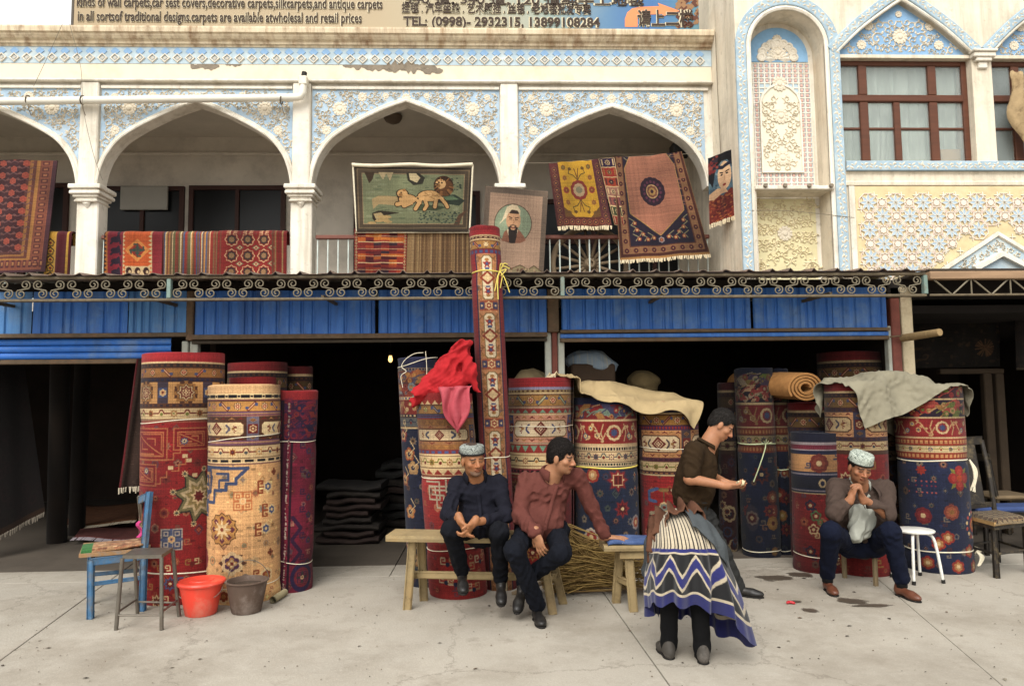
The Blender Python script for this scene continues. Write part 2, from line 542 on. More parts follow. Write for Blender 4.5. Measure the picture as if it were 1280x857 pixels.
def b_cart(t,y0,y1,bgc,ccol,c1,c2,edge,per=.62,ph=0.0,post=.1):
    """main border: long cream cartouches with palmettes and a diamond, posts between"""
    t.rect(-9,y0,9,y1,bgc); h = y1-y0; ym = (y0+y1)/2
    for x in xs(t,per,ph):
        for e in (-1,1):                             # leaf scrolls above and below
            for k in range(7):
                xx = x+(k-3)*per*.115
                t.poly([(xx-.035,ym+e*h*.36),(xx,ym+e*h*.47),(xx+.035,ym+e*h*.36),(xx,ym+e*h*.41)],GLD if k % 2 else c1)
        a = (per-post)/2-.02; b = h*.3
        o = [(x-a,ym-b*.6),(x-a+b*.5,ym-b),(x+a-b*.5,ym-b),(x+a,ym-b*.6),(x+a,ym+b*.6),(x+a-b*.5,ym+b),(x-a+b*.5,ym+b),(x-a,ym+b*.6)]
        t.poly(o,ccol); t.line(o,.011,edge,True)
        m_dia(t,x,ym,b*.95,b*.92,c1,ccol,c1)
        t.poly([(x-b*.5,ym),(x,ym-b*.5),(x+b*.5,ym),(x,ym+b*.5)],c1); t.petals(x,ym,b*.3,4,ccol,.4)
        for e in (-1,1):
            m_palm(t,x+e*a*.62,ym,b*.75,c1,GLD,e)
            t.line([(x+e*a*.4,ym-b*.5),(x+e*a*.5,ym-b*.15),(x+e*a*.5,ym+b*.15),(x+e*a*.4,ym+b*.5)],.016,c2)
        xp = x+per/2
        t.rect(xp-post/2,y0,xp+post/2,y1,c2)
        t.rect(xp-post/2+.012,ym-h*.2,xp+post/2-.012,ym+h*.2,c1); m_rosette(t,xp,ym,post*.3,CRM,c1,CRM,6)
        for e in (-1,1): m_dia(t,xp,ym+e*h*.36,post*.3,h*.08,GLD,BRN,GLD)
def b_med(t,y0,y1,bgc,c1,c2,c3,per=.42,ph=0.0,post=.09):
    """square blocks with a big eight-pointed star, posts between"""
    t.rect(-9,y0,9,y1,bgc); h = y1-y0; ym = (y0+y1)/2
    for x in xs(t,per,ph):
        a = h*.44
        for k in range(16):
            an = 2*math.pi*k/16
            t.rect(x+a*math.sin(an)-.018,ym+a*math.cos(an)-.018,x+a*math.sin(an)+.018,ym+a*math.cos(an)+.018,BRN if k % 2 else GLD)
        t.rect(x-a*.9,ym-a*.9,x+a*.9,ym+a*.9,GLD)
        for r,c in ((1.0,BRN),(.9,CRM),(.72,c1),(.5,CRM),(.36,c1)): t.star(x,ym,a*r,a*r*.7,8,c)
        t.petals(x,ym,a*.25,4,CRM,.4)
        xp = x+per/2
        t.rect(xp-post/2,y0,xp+post/2,y1,c2); t.rect(xp-post/2+.01,ym-h*.22,xp+post/2-.01,ym+h*.22,c3)
        m_rosette(t,xp,ym,post*.34,CRM,PEA,c1,6)
def b_flor(t,y0,y1,bgc,c1,c2,c3,per=.2,ph=0.0,edge=BRN):
    """small flowers linked by stepped stems"""
    t.rect(-9,y0,9,y1,bgc); h = y1-y0; ym = (y0+y1)/2
    t.rect(-9,y1-.06*h,9,y1,edge); t.rect(-9,y0,9,y0+.06*h,edge)
    for k,x in enumerate(xs(t,per,ph)):
        m_star(t,x,ym,h*.34,c1,c2 if k % 2 else bgc,c3)
        xp = x+per/2
        t.line([(x+h*.3,ym),(xp-h*.25,ym),(xp-h*.1,ym+h*.28),(xp+h*.1,ym+h*.28),(xp+h*.25,ym),(x+per-h*.3,ym)],h*.09,c2)
        t.disc(xp,ym-h*.05,h*.13,h*.13,c3)
def b_vine(t,y0,y1,bgc,vc,f1,f2,per=.5,ph=0.0):
    """winding vine with leaves and two flower colours on a coloured ground"""
    t.rect(-9,y0,9,y1,bgc); h = y1-y0; ym = (y0+y1)/2
    for k,x in enumerate(xs(t,per,ph)):
        m_rosette(t,x,ym,h*.36,CRM,bgc,f2,10); t.star(x,ym,h*.22,h*.12,8,BLU)
        for e in (-1,1):
            q = [(x+e*(h*.4+per*.3*s),ym+e*h*.3*math.sin(s*5.5)) for s in np.linspace(0,1,14)]
            t.line(q,.012,vc)
            for j in (3,6,9,12): t.disc(q[j][0],q[j][1]+.02*(-1)**j,.017,.012,vc)
            t.line([(x+e*h*.5,ym-h*.38),(x+e*h*.62,ym),(x+e*h*.5,ym+h*.38)],.011,vc)
        xp = x+per/2
        m_rosette(t,xp,ym+h*.2,h*.16,f1,CRM,f2,6); m_rosette(t,xp-h*.3,ym-h*.15,h*.14,f2,CRM,f1,6); m_rosette(t,xp+h*.32,ym-h*.12,h*.14,CRM,f1,f2,6)
def b_mosaic(t,y0,y1,cols,n,seed,bgc=NVY):
    """busy floral ground: leaves, pomegranates, steps"""
    rg = random.Random(seed); t.rect(-9,y0,9,y1,bgc)
    for k in range(n):
        x = rg.uniform(-t.w/2,t.w/2); y = rg.uniform(y0+.02,y1-.02); c = rg.choice(cols); r = rg.uniform(.014,.034); q = rg.random()
        if q<.4: t.disc(x,y,r,r*1.1,c); t.disc(x,y,r*.5,r*.5,rg.choice(cols))
        elif q<.7:
            d = rg.choice((-1,1)); t.poly([(x-r*2,y-r*d),(x-r*.6,y+r*d),(x+r*2,y+r*d),(x+r*.6,y-r*d)],c)
        else: t.line([(x-r*2.2,y-r),(x,y+r*.5),(x+r*2.2,y+r)],.012,c)
def stack(t,bands):
    """bands from the top down: (height, function, kwargs...)"""
    y = t.h
    for b in bands:
        y0 = y-b[0]
        b[1](t,y0,y,*b[2:-1],**(b[-1] if isinstance(b[-1],dict) else {})) if isinstance(b[-1],dict) else b[1](t,y0,y,*b[2:])
        y = y0
    return y
# ------------------------------------------------------------------ levels and planes
YL,YR,YS,YC = 8.0,7.2,7.1,6.45
XCOR = 2.63
WHITE = mat('plaster_white','d9d2c4',.9,.07,5,.12,40,stain='b9a482',samt=.38,sscale=1.6)
WHITE2 = mat('plaster_cream','d5cab6',.9,.10,4,.15,35,stain='c2a98a',samt=.5,sscale=1.3)
CORN = mat('cornice_paint','d6c7ab',.9,.1,5,.15,35,stain='8a5a30',samt=.75,sscale=3.0,stretch=(2.6,1,.35))
BLUEP = mat('blue_paint','98adbe',.88,.18,7,.12,60,stain='bcc4c6',samt=.8,sscale=4)
PALEB = mat('pale_blue_paint','a6b7c0',.88,.12,7,.12,60,stain='d8d8cc',samt=.6,sscale=4)
YELP = mat('yellow_paint','ccc29a',.88,.1,6,.12,50,stain='ddd2b4',samt=.6,sscale=5)
OCHRE = mat('ochre_paint','c6b48c',.88,.14,8,.1,50,stain='cfc4a4',samt=.7,sscale=6)
PINKW = mat('pink_white_paint','d8c4b6',.88,.08,8,.1,50)
GREYW = mat('balcony_wall','cdc4b6',.92,.1,2.5,.1,40,stain='6a6258',samt=.5,sscale=1.2)
CEIL = mat('balcony_ceiling','bfb6a8',.92,.08,3,.08,40)
for m_ in (WHITE,WHITE2): weather(m_,'8c8068',.4,'a39a88',.4)
weather(CORN,'6d4524',.6,'9a8058',.4)
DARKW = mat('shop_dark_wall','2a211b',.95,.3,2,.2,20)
WOODB = mat('brown_window_wood','54301f',.55,.2,3,.1,50,stretch=(1,1,8))
DWOOD = mat('dark_window_wood','3a211a',.6,.2,3,.1,50)
CEMENT = mat('bare_cement','7d7263',.95,.25,12,.4,60)

def zof(px,py,Y): return P(px,py,Y)[2]
def xof(px,py,Y): return P(px,py,Y)[0]
def smooth_path(pts,n=8):
    pts = [np.array(p,float) for p in pts]
    pts = [2*pts[0]-pts[1]]+pts+[2*pts[-1]-pts[-2]]
    out = []
    for k in range(1,len(pts)-2):
        p0,p1,p2,p3 = pts[k-1:k+3]
        for t in np.linspace(0,1,n,endpoint=False):
            out.append(.5*(2*p1+(p2-p0)*t+(2*p0-5*p1+4*p2-p3)*t*t+(3*p1-p0-3*p2+p3)*t**3))
    out.append(pts[-2])
    return np.array(out)
def strip_molding(mb,path,prof,y,mi=0,closed=False):
    """sweep a profile along a path in the XZ plane. prof: (offset along the left normal, projection towards -Y)"""
    p = np.asarray(path,float)
    t = np.gradient(p,axis=0)
    if closed: t = np.roll(p,-1,0)-np.roll(p,1,0)
    t /= np.linalg.norm(t,axis=1)[:,None]+1e-9
    n = np.stack([-t[:,1],t[:,0]],1)
    k = len(prof)
    V = []
    for i in range(len(p)):
        for (o,d) in prof:
            q = p[i]+n[i]*o
            V.append((q[0],y-d,q[1]))
    F = []
    for i in range(len(p) if closed else len(p)-1):
        i2 = (i+1) % len(p)
        for j in range(k-1):
            F.append((i*k+j,i2*k+j,i2*k+j+1,i*k+j+1))
    if not closed:
        F.append(list(range(k))); F.append([(len(p)-1)*k+j for j in range(k)][::-1])
    mb.add(V,F,mi)
def leaf(mb,x,z,ang,l,w,y,h=.008,mi=0):
    c,s = math.cos(ang),math.sin(ang)
    def q(u,v): return (x+u*c-v*s,z+u*s+v*c)
    a,b,d,e,m = q(0,0),q(l*.45,w/2),q(l,0),q(l*.45,-w/2),q(l*.45,0)
    V = [(a[0],y,a[1]),(b[0],y,b[1]),(d[0],y,d[1]),(e[0],y,e[1]),(m[0],y-h,m[1])]
    mb.add(V,[(1,0,4),(2,1,4),(3,2,4),(0,3,4)],mi)
def ridge(mb,pts,w,y,h=.009,mi=0):
    p = np.asarray(pts,float)
    t = np.gradient(p,axis=0); t /= np.linalg.norm(t,axis=1)[:,None]+1e-9
    n = np.stack([-t[:,1],t[:,0]],1)
    V = []
    for i in range(len(p)):
        wi = w*(1 if not hasattr(w,'__len__') else 1)
        a,b = p[i]+n[i]*wi/2,p[i]-n[i]*wi/2
        V += [(a[0],y,a[1]),(p[i][0],y-h,p[i][1]),(b[0],y,b[1])]
    F = []
    for i in range(len(p)-1):
        F += [(i*3,i*3+1,i*3+4,i*3+3),(i*3+1,i*3+2,i*3+5,i*3+4)]
    mb.add(V,F,mi)
def scroll_orn(mb,x,z,ang,s,y,rg,mir=1,mi=0):
    """one stucco tendril: a spiral with leaves along its outside"""
    th = np.linspace(0,1.55*math.pi*2*.62,13)
    r = s*np.linspace(1,.18,13)
    pts = np.stack([x+r*np.cos(ang+mir*th),z+r*np.sin(ang+mir*th)],1)
    ridge(mb,pts,s*.28,y,.013,mi)
    for k in (0,2,4,6):
        a = ang+mir*th[k]
        leaf(mb,pts[k][0],pts[k][1],a+mir*rg.uniform(.4,1.0),s*rg.uniform(.6,.95),s*.40,y,.013,mi)
    leaf(mb,pts[-1][0],pts[-1][1],ang+mir*(th[-1]+1.5),s*.5,s*.45,y,.013,mi)
def arabesque(mb,inside,bb,y,seed,s0=.062,keep=(),tries=900):
    rg = random.Random(seed); done = list(keep); out = []
    for _ in range(tries):
        x,z = rg.uniform(bb[0],bb[2]),rg.uniform(bb[1],bb[3]); s = s0*rg.uniform(.65,1.1)
        if not all(inside(x+s*.9*math.cos(a),z+s*.9*math.sin(a)) for a in (0,1.05,2.1,3.14,4.2,5.24)): continue
        if any((x-q[0])**2+(z-q[1])**2<(.82*(s+q[2]))**2 for q in done): continue
        done.append((x,z,s)); out.append((x,z,rg.uniform(0,6.28),s,rg.choice((-1,1))))
    for (x,z,a,s,m) in out: scroll_orn(mb,x,z,a,s,y,rg,m)
    return out
def rosette_mesh(name,R,n,m,h=.02):
    mb = MB(); V,F = [],[]
    k = n*4
    rings = [(1.0,0),(.97,.55),(.62,.75),(.5,.45),(.36,.5),(.25,1.0),(.0,1.1)]
    for (r,hh) in rings:
        for j in range(k):
            a = 2*math.pi*j/k
            sc = 1-(.16*(j % 4==0)+.04*(j % 4 in (1,3)))*(r>.5)
            dd = h*hh*(1-.35*(j % 4==0)*(r>.5))
            V.append((R*r*sc*math.cos(a),-dd,R*r*sc*math.sin(a)))
    for i in range(len(rings)-1):
        for j in range(k): F.append((i*k+j,i*k+(j+1) % k,(i+1)*k+(j+1) % k,(i+1)*k+j))
    mb.add(V,F)
    return mb.mesh(name,m,(0,0,0))
def put(name,me,parent,x,y,z,label=None):
    o = link_mesh(name,me,parent,(x,y,z))
    if label: o['label'] = label
    return o

# ------------------------------------------------------------------ ground
CONC = mat('pavement_concrete','9d968a',.93,.10,1.6,.35,55,stain='857c6e',samt=.55,sscale=.9)
def _speckle(m):
    """grit, hairline cracks and trodden-in dirt on the concrete"""
    nt = m.node_tree; N,L = nt.nodes,nt.links; b = N['Principled BSDF']; src = b.inputs['Base Color'].links[0].from_socket; tc = N.new('ShaderNodeTexCoord')
    def layer(src,fac_out,p0,p1,amt,col):
        r = N.new('ShaderNodeMapRange'); r.inputs['From Min'].default_value = p0; r.inputs['From Max'].default_value = p1; r.inputs['To Max'].default_value = amt; L.new(fac_out,r.inputs['Value'])
        mx = N.new('ShaderNodeMixRGB'); L.new(r.outputs[0],mx.inputs[0]); L.new(src,mx.inputs[1]); mx.inputs[2].default_value = (*hexc(col),1); return mx.outputs[0]
    n1 = N.new('ShaderNodeTexNoise'); n1.inputs['Scale'].default_value = 110; n1.inputs['Detail'].default_value = 3; L.new(tc.outputs['Object'],n1.inputs['Vector'])
    src = layer(src,n1.outputs['Fac'],.62,.74,.3,'6a6257'); src = layer(src,n1.outputs['Fac'],.42,.28,.45,'bdb6a8')
    n2 = N.new('ShaderNodeTexNoise'); n2.inputs['Scale'].default_value = .55; n2.inputs['Detail'].default_value = 9; n2.inputs['Roughness'].default_value = .72; L.new(tc.outputs['Object'],n2.inputs['Vector'])
    src = layer(src,n2.outputs['Fac'],.48,.66,.6,'72685a')
    n3 = N.new('ShaderNodeTexNoise'); n3.inputs['Scale'].default_value = 3.2; n3.inputs['Detail'].default_value = 8; n3.inputs['Roughness'].default_value = .75; L.new(tc.outputs['Object'],n3.inputs['Vector'])
    src = layer(src,n3.outputs['Fac'],.56,.70,.5,'6b6256'); src = layer(src,n3.outputs['Fac'],.44,.30,.4,'b3aca0')
    v = N.new('ShaderNodeTexVoronoi'); v.feature = 'DISTANCE_TO_EDGE'; v.inputs['Scale'].default_value = .55
    mx = N.new('ShaderNodeMixRGB'); mx.inputs[0].default_value = .3; L.new(tc.outputs['Object'],mx.inputs[1]); L.new(n3.outputs['Color'],mx.inputs[2]); L.new(mx.outputs[0],v.inputs['Vector'])
    src = layer(src,v.outputs['Distance'],.005,.0,.45,'5c5348')
    L.new(src,b.inputs['Base Color'])
_speckle(CONC)
ground = MB().box((-40,-30,-.4),(40,13,-.03)).build('ground',mat('ground_earth','6f665b',.95,.15,2,.2,40))
tagobj(ground,kind='structure')
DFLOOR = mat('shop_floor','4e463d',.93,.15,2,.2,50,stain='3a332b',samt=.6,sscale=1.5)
JA1,JA0 = G(185,690),G(0,825)
def lineX(a,b,Y): return a[0]+(b[0]-a[0])*(Y-a[1])/(b[1]-a[1])
JB1,JB0 = G(765,755),G(838,857)
YJ = G(50,728)[1]
jx = [lambda Y:-7.2,lambda Y: lineX(JA1,JA0,Y),lambda Y:-.9 if Y<4.1 else -.9,lambda Y: lineX(JB1,JB0,Y),lambda Y: 3.05+(Y-5)*.25,lambda Y: 7.6]
pavement = thing('pavement',None,None,(0,0,0)); pavement['kind'] = 'structure'
rg = random.Random(3)
def slab(x0a,x0b,x1a,x1b,y0,y1):
    g = .0035; z = rg.uniform(-.002,.001)
    pl = [(x0a+g,y0+g),(x1a-g,y0+g),(x1b-g,y1-g),(x0b+g,y1-g)]
    mb = MB()
    c = .003
    V = [(p[0],p[1],-.031) for p in pl]+[(p[0],p[1],z-c) for p in pl]
    cx = sum(p[0] for p in pl)/4; cy = sum(p[1] for p in pl)/4
    V += [(p[0]+(c if p[0]<cx else -c),p[1]+(c if p[1]<cy else -c),z) for p in pl]
    F = [(8,9,10,11)]
    for k in range(4):
        F += [(k,(k+1) % 4,4+(k+1) % 4,4+k),(4+k,4+(k+1) % 4,8+(k+1) % 4,8+k)]
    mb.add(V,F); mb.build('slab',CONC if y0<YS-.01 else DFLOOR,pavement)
rows = [(-20,-6.0),(-6.0,-1.2),(-1.2,YJ),(YJ,YS+.05),(YS+.05,12.8)]
for (ya,yb) in rows:
    for k in range(5):
        if ya==-1.2 and k in (1,):      # one wide bay on the left of the joint by the bench
            slab(jx[1](ya),jx[1](yb),jx[3](ya),jx[3](yb),ya,yb); continue
        if ya==-1.2 and k==2: continue
        slab(jx[k](ya),jx[k](yb),jx[k+1](ya),jx[k+1](yb),ya,yb)

# ------------------------------------------------------------------ the arcaded upper floor on the left
hall = thing('arcade_building','white plaster building with blue carved arches over an open balcony','building',(-1.2,YL,0))
ZC0,ZC1 = zof(450,60,YL-.03),zof(450,34,YL-.165)          # cornice
ZF0 = zof(450,82,YL)                                 # frieze bottom
ZB0 = zof(450,107,YL)                                # top of the spandrels
ZSP = zof(375,234,YL)                                # springing of the arches
ZRF = ZC1+.02
colx = [xof(-172,280,YL),xof(108,280,YL),xof(376,280,YL),xof(637,200,YL),XCOR+.06]
COLW,PILW = .26,.20
AU = [1,.985,.955,.9,.78,.60,.38,.19,0]; AV = [0,.12,.25,.39,.56,.70,.83,.925,1.0]
def arch_path(xl,xr,zs,za,n=6):
    xm,a = (xl+xr)/2,(xr-xl)/2
    L_ = smooth_path([(xm-u*a,zs+v*(za-zs)) for u,v in zip(AU,AV)],n)
    R_ = L_[::-1].copy(); R_[:,0] = 2*xm-R_[:,0]
    return np.concatenate([L_,R_[1:]])
def wall_over_arch(mb,path,ztop,xl,xr,y0,y1,mi=0):
    """solid wall between an arch line and a level, with its soffit"""
    path = np.asarray(path)
    n = len(path)
    V = [(p[0],y0,p[1]) for p in path]+[(p[0],y0,ztop) for p in path]+[(p[0],y1,p[1]) for p in path]+[(p[0],y1,ztop) for p in path]
    F = []
    for k in range(n-1):
        F.append((k,k+1,n+k+1,n+k)); F.append((2*n+k+1,2*n+k,3*n+k,3*n+k+1)); F.append((k+1,k,2*n+k,2*n+k+1))
    mb.add(V,F,mi)
STUC = mat('stucco_relief','cdc2ae',.9,.1,9,.15,60,stain='b5ab98',samt=.4,sscale=6)
FLM = [rosette_mesh('flower_large',.085,12,STUC,.018),rosette_mesh('flower_medium',.055,10,STUC,.014),rosette_mesh('flower_small',.038,8,STUC,.012)]
wallm = MB()
TH = .17
wallm.box((colx[0]-.15,YL+.02,ZB0),(XCOR-.002,YL+TH,ZC1-.02))
apex = []
for b in range(4):
    xl,xr = colx[b]+COLW/2-.02,colx[b+1]-COLW/2+.02
    if b==3: xr = XCOR-.10
    za = zof((178,243,505,768)[b] if b else 5,(131,129,128,135)[b],YL)
    path = arch_path(xl,xr,ZSP,za)
    wall_over_arch(wallm,path,ZB0,xl,xr,YL+.03,YL+TH)
    apex.append((xl,xr,za,path))
    # posts of wall above the columns
    wallm.box((colx[b]-COLW/2+.02,YL+.02,ZSP),(colx[b]+COLW/2-.02,YL+TH,ZB0))
wallm.box((XCOR-.10,YL+.02,ZSP),(XCOR-.002,YL+TH,ZB0))
wallm.build('wall',WHITE,hall)
for b in range(4):
    xl,xr,za,path = apex[b]
    xm = (xl+xr)/2
    px0,px1 = colx[b]+PILW/2+.012,(colx[b+1]-PILW/2-.012 if b<3 else XCOR-.05)
    # blue ground of the spandrel, set between pilasters and arch trim
    sp = MB(); wall_over_arch(sp,np.array([(min(max(p[0],px0),px1),p[1]) for p in path] if False else path),ZB0-.02,xl,xr,YL+.012,YL+.029)
    spo = sp.build('spandrel_panel',BLUEP,hall)
    tr = MB()
    strip_molding(tr,path,[(-.004,-.15),(-.004,.045),(.010,.052),(.026,.042),(.031,.03),(.048,.032),(.058,.02),(.058,-.02)],YL+.012)
    tr.build('arch_trim',WHITE,hall,smooth=True,angle=40)
    fr = MB()
    fr.box((px0,YL-.012,ZB0-.045),(px1,YL+.012,ZB0-.015)); fr.build('spandrel_frame',WHITE,hall)
    pa = path[np.argsort(path[:,0])]
    def inside(x,z,pa=pa,px0=px0,px1=px1,xm=xm):
        if not (px0+.012<x<xm+.01 and z<ZB0-.055): return False
        return z>np.interp(x,pa[:,0],pa[:,1])+.085 if pa[0,0]<x<pa[-1,0] else z>ZSP+.12
    w = px1-px0
    fl = [(xm,ZB0-.14,1),(px0+w*.145,ZB0-.27,0),(px0+w*.265,ZB0-.13,1),(px0+w*.39,ZB0-.115,2),(px0+w*.075,ZB0-.52,1),(px0+w*.065,ZB0-.13,2)]
    keep = [(f[0],f[1],(.085,.058,.042)[f[2]]*1.1) for f in fl]
    mb = MB(); ar = arabesque(mb,inside,(px0,ZSP,xm,ZB0),YL+.012,11,.062,keep,3000)
    arabesque(mb,inside,(px0,ZSP,xm,ZB0),YL+.012,17,.036,keep+[(q[0],q[1],q[3]*.85) for q in ar],2500)
    rq = random.Random(b)
    for _ in range(420):
        x_,z_ = rq.uniform(px0,xm),rq.uniform(ZSP,ZB0)
        if inside(x_-.012,z_-.012) and inside(x_+.012,z_): leaf(mb,x_,z_,rq.uniform(0,6.28),rq.uniform(.03,.06),rq.uniform(.014,.024),YL+.012,.009)
    Vh = np.concatenate(mb.v); Fh = [list(f) for f in mb.f]
    mb2 = MB(); Vm = Vh.copy(); Vm[:,0] = 2*xm-Vm[:,0]
    mb2.add(Vh,Fh); mb2.add(Vm,[f[::-1] for f in Fh])
    if b==0: fl = fl[:3]
    vo = mb2.build('vine_relief',STUC,spo); vo['kind'] = 'stuff'
    for (x,z,k) in fl:
        put('flower',FLM[k],spo,x,YL+.014,z)
        if abs(x-xm)>.02: put('flower',FLM[k],spo,2*xm-x,YL+.014,z)
# columns with moulded capitals, pilaster strips above them
for b in range(4):
    x = colx[b]
    pm = MB(); pm.bbox((x-PILW/2,YL-.035,ZSP+.02),(x+PILW/2,YL+.03,ZB0+.02),.012); pm.build('pilaster',WHITE,hall)
    cm = MB(); cm.bbox((x-.12,YL+.005,2.6),(x+.12,YL+.215,ZSP-.16),.012)
    co = cm.build('column',WHITE,hall)
    kp = MB()
    for (w_,z0,z1) in ((.13,-.17,-.15),(.118,-.15,-.12),(.14,-.12,-.09),(.165,-.09,-.05),(.15,-.05,-.03),(.175,-.03,.02)):
        kp.bbox((x-w_,YL+.11-w_-.02,ZSP+z0),(x+w_,YL+.11+w_,ZSP+z1),.008)
    # small drop on the front of the capital
    kp.add([(x-.05,YL-.02,ZSP-.17),(x+.05,YL-.02,ZSP-.17),(x,YL+.01,ZSP-.25),(x,YL-.035,ZSP-.19)],[(0,3,1),(0,2,3),(1,3,2)])
    kp.build('capital',WHITE,co)
# string course, frieze, cornice
sc_ = MB(); sc_.bbox((colx[0]-.15,YL-.055,ZB0+.02),(XCOR-.002,YL+.03,ZB0+.05),.01); sc_.build('string_course',WHITE,hall)
pb = MB(); pb.box((colx[0]-.15,YL-.015,ZB0+.05),(XCOR-.003,YL+.03,ZF0)); plain = pb.build('plain_band',mat('band_plaster','d6cab4',.9,.06,4,.1,40,stain='c0a078',samt=.6,sscale=1.2),hall)
rg = random.Random(5)
def patch(cx,cz,w,h,n,seed):
    """where plaster has fallen off: an uneven patch of bare cement"""
    r_ = random.Random(seed); mb = MB()
    top = [(cx-w/2+w*k/n,cz+h*(.18+.5*r_.random())*math.sin(math.pi*(k+.4)/(n+.8))**.5) for k in range(n+1)]
    bot = [(cx-w/2+w*k/n,cz-h*(.12+.5*r_.random())*math.sin(math.pi*(k+.4)/(n+.8))**.5) for k in range(n+1)]
    V = [(p[0],YL-.0185-seed*.0004,p[1]) for p in top]+[(p[0],YL-.0185-seed*.0004,p[1]) for p in bot]
    mb.add(V,[(n+1+k,n+2+k,k+1,k) for k in range(n)])
    mb.build('bare_patch',CEMENT,plain)
for (px,py,w,h,n,s_) in ((486,82,1.05,.13,34,1),(505,84,.5,.15,20,9),(256,83,.32,.10,14,2),(292,79,.2,.08,10,3),(540,88,.25,.09,12,4)):
    q = P(px,py,YL-.02); patch(q[0],q[2],w,h,n,s_)
fz = MB(); fz.box((colx[0]-.15,YL-.02,ZF0),(XCOR-.003,YL+.03,ZC0)); frieze = fz.build('frieze',PALEB,hall)
hz = ZC0-ZF0; per = .1385
df = MB(); a_,c_ = per*.43,hz*.30
zo =-hz*.17
o_ = [(0,-c_),(a_,0),(0,c_),(-a_,0)]
strip_molding(df,[(p[0],p[1]) for p in o_],[(.0,0),(.004,.014),(.018,.014),(.022,0)],0,closed=True)
df_me = df.mesh('diamond',WHITE)
in_me = MB().prism([(0,-c_*.38),(a_*.4,0),(0,c_*.38),(-a_*.4,0)],-.008,0).mesh('diamond_core',mat('grey_core','b3aea4',.9,.1))
up = MB(); up.prism([(-per*.36,hz*.20),(0,hz*-.02),(per*.36,hz*.20),(per*.2,hz*.34),(0,hz*.43),(-per*.2,hz*.34)],-.006,0)
up_me = up.mesh('blue_lozenge',mat('strong_blue_paint','86a7c9',.88,.2,9,.1,60,stain='a9c4d6',samt=.5,sscale=5))
x = colx[0]-.1; k = 0
while x<XCOR-.08:
    d = put('diamond',df_me,frieze,x,YL-.021,ZF0+hz*.5+zo)
    put('blue_lozenge',up_me,frieze,x+per/2*0,YL-.021,ZF0+hz*.5+hz*.02)
    put('diamond_core',in_me,frieze,x,YL-.021,ZF0+hz*.5+zo)
    x += per; k += 1
cn = MB()
strip_molding(cn,[(colx[0]-.15,ZC0),(XCOR-.004,ZC0)],[(q*(ZC1-ZC0),d) for q,d in ((0,-.03),(0,.03),(.12,.035),(.14,.06),(.3,.065),(.36,.10),(.5,.125),(.62,.13),(.65,.155),(.9,.165),(1,.165),(1,-.35))],YL)
cn.build('cornice',CORN,hall)
# balcony room: floor slab, ceiling, back wall
YB = 9.7
ZFL,ZCE = 2.66,zof(500,172,YB)
bw = MB()
bw.box((colx[0]-.15,YL+.35,ZCE),(XCOR-.003,YB+.1,ZCE+.12)); bw.build('balcony_ceiling',CEIL,hall)
bw = MB(); bw.box((colx[0]-.15,YS+.6,ZFL-.12),(XCOR-.003,YB+.1,ZFL)); bw.build('balcony_floor',GREYW,hall)
bw = MB(); bw.box((colx[0]-.15,YB,ZFL),(XCOR-.003,YB+.1,ZCE)); bwo = bw.build('back_wall',GREYW,hall)
bm = MB(); bm.bbox((colx[0]-.1,YB-.05,ZCE-.26),(XCOR-.05,YB-.002,ZCE-.22),.01)
bm.build('picture_rail',GREYW,bwo)
def back_window(pxl,pxr,pyt,cols,rows_,dark=DWOOD,label=None):
    a,b = P(pxl,pyt,YB),P(pxr,pyt,YB)
    x0,x1,z1 = a[0],b[0],a[2]
    z0 = ZFL+.02
    fo = MB(); t_ = .06
    fo.box((x0,YB-.05,z0),(x0+t_,YB-.003,z1)); fo.box((x1-t_,YB-.05,z0),(x1,YB-.003,z1)); fo.box((x0+t_,YB-.05,z1-t_),(x1-t_,YB-.003,z1))
    zt = z0+(z1-z0)*.62
    fo.box((x0+t_,YB-.05,zt),(x1-t_,YB-.003,zt+.05))
    for k in range(1,cols):
        xx = x0+(x1-x0)*k/cols; fo.box((xx-.025,YB-.049,z0),(xx+.025,YB-.003,zt)); fo.box((xx-.025,YB-.049,zt+.05),(xx+.025,YB-.003,z1-t_))
    f = fo.build('window',dark,hall)
    for k in range(cols):
        xa,xb = x0+(x1-x0)*k/cols+.03,x0+(x1-x0)*(k+1)/cols-.03
        MB().box((xa,YB-.02,z0+.02),(xb,YB-.010,zt-.002)).build('pane',GLASSD,f); MB().box((xa,YB-.02,zt+.052),(xb,YB-.010,z1-t_-.002)).build('pane',GLASSD,f)
GLASSD = mat('dark_window_glass','0b0b0b',.35,.2,3,0,spec=.25)
back_window(128,232,234,2,2); back_window(238,358,233,2,2)
wp = MB(); q0,q1 = P(151,233,YB-.08),P(209,262,YB-.08); wp.bbox((q0[0],YB-.09,q1[2]),(q1[0],YB-.055,q0[2]),.005); wp.build('white_board',mat('board_white','98948b',.8,.05),hall)
back_window(443,600,240,2,2); back_window(-20,88,230,2,2); back_window(665,890,250,3,2)
# dome lamp on the balcony ceiling
q = P(491,160,8.9); lm = MB(); lm.lathe((q[0],8.9,ZCE-.12),[(.03,0),(.09,.03),(.115,.07),(.12,.10),(.05,.12)],20)
lamp = lm.build('ceiling_lamp',mat('lamp_dull','5b4c3e',.5,.1),None,(q[0],8.9,ZCE)); tagobj(lamp,'small round lamp on the balcony ceiling behind the arch with the lion tapestry','lamp')
# beyond the parapet: roof
MB().box((colx[0]-.15,YL+.36,ZC1-.05),(XCOR-.003,YB+3,ZC1-.001)).build('roof',CORN,hall)
# building mass behind the balcony
MB().box((colx[0]-.15,YB+.11,ZFL),(XCOR-.003,YB+3,ZC1-.06)).build('rear_block',GREYW,hall)
# left end beyond the frame
MB().box((colx[0]-.6,YL+.1,2.7),(colx[0]-.16,YB+3,ZC1)).build('end_wall',WHITE,hall)
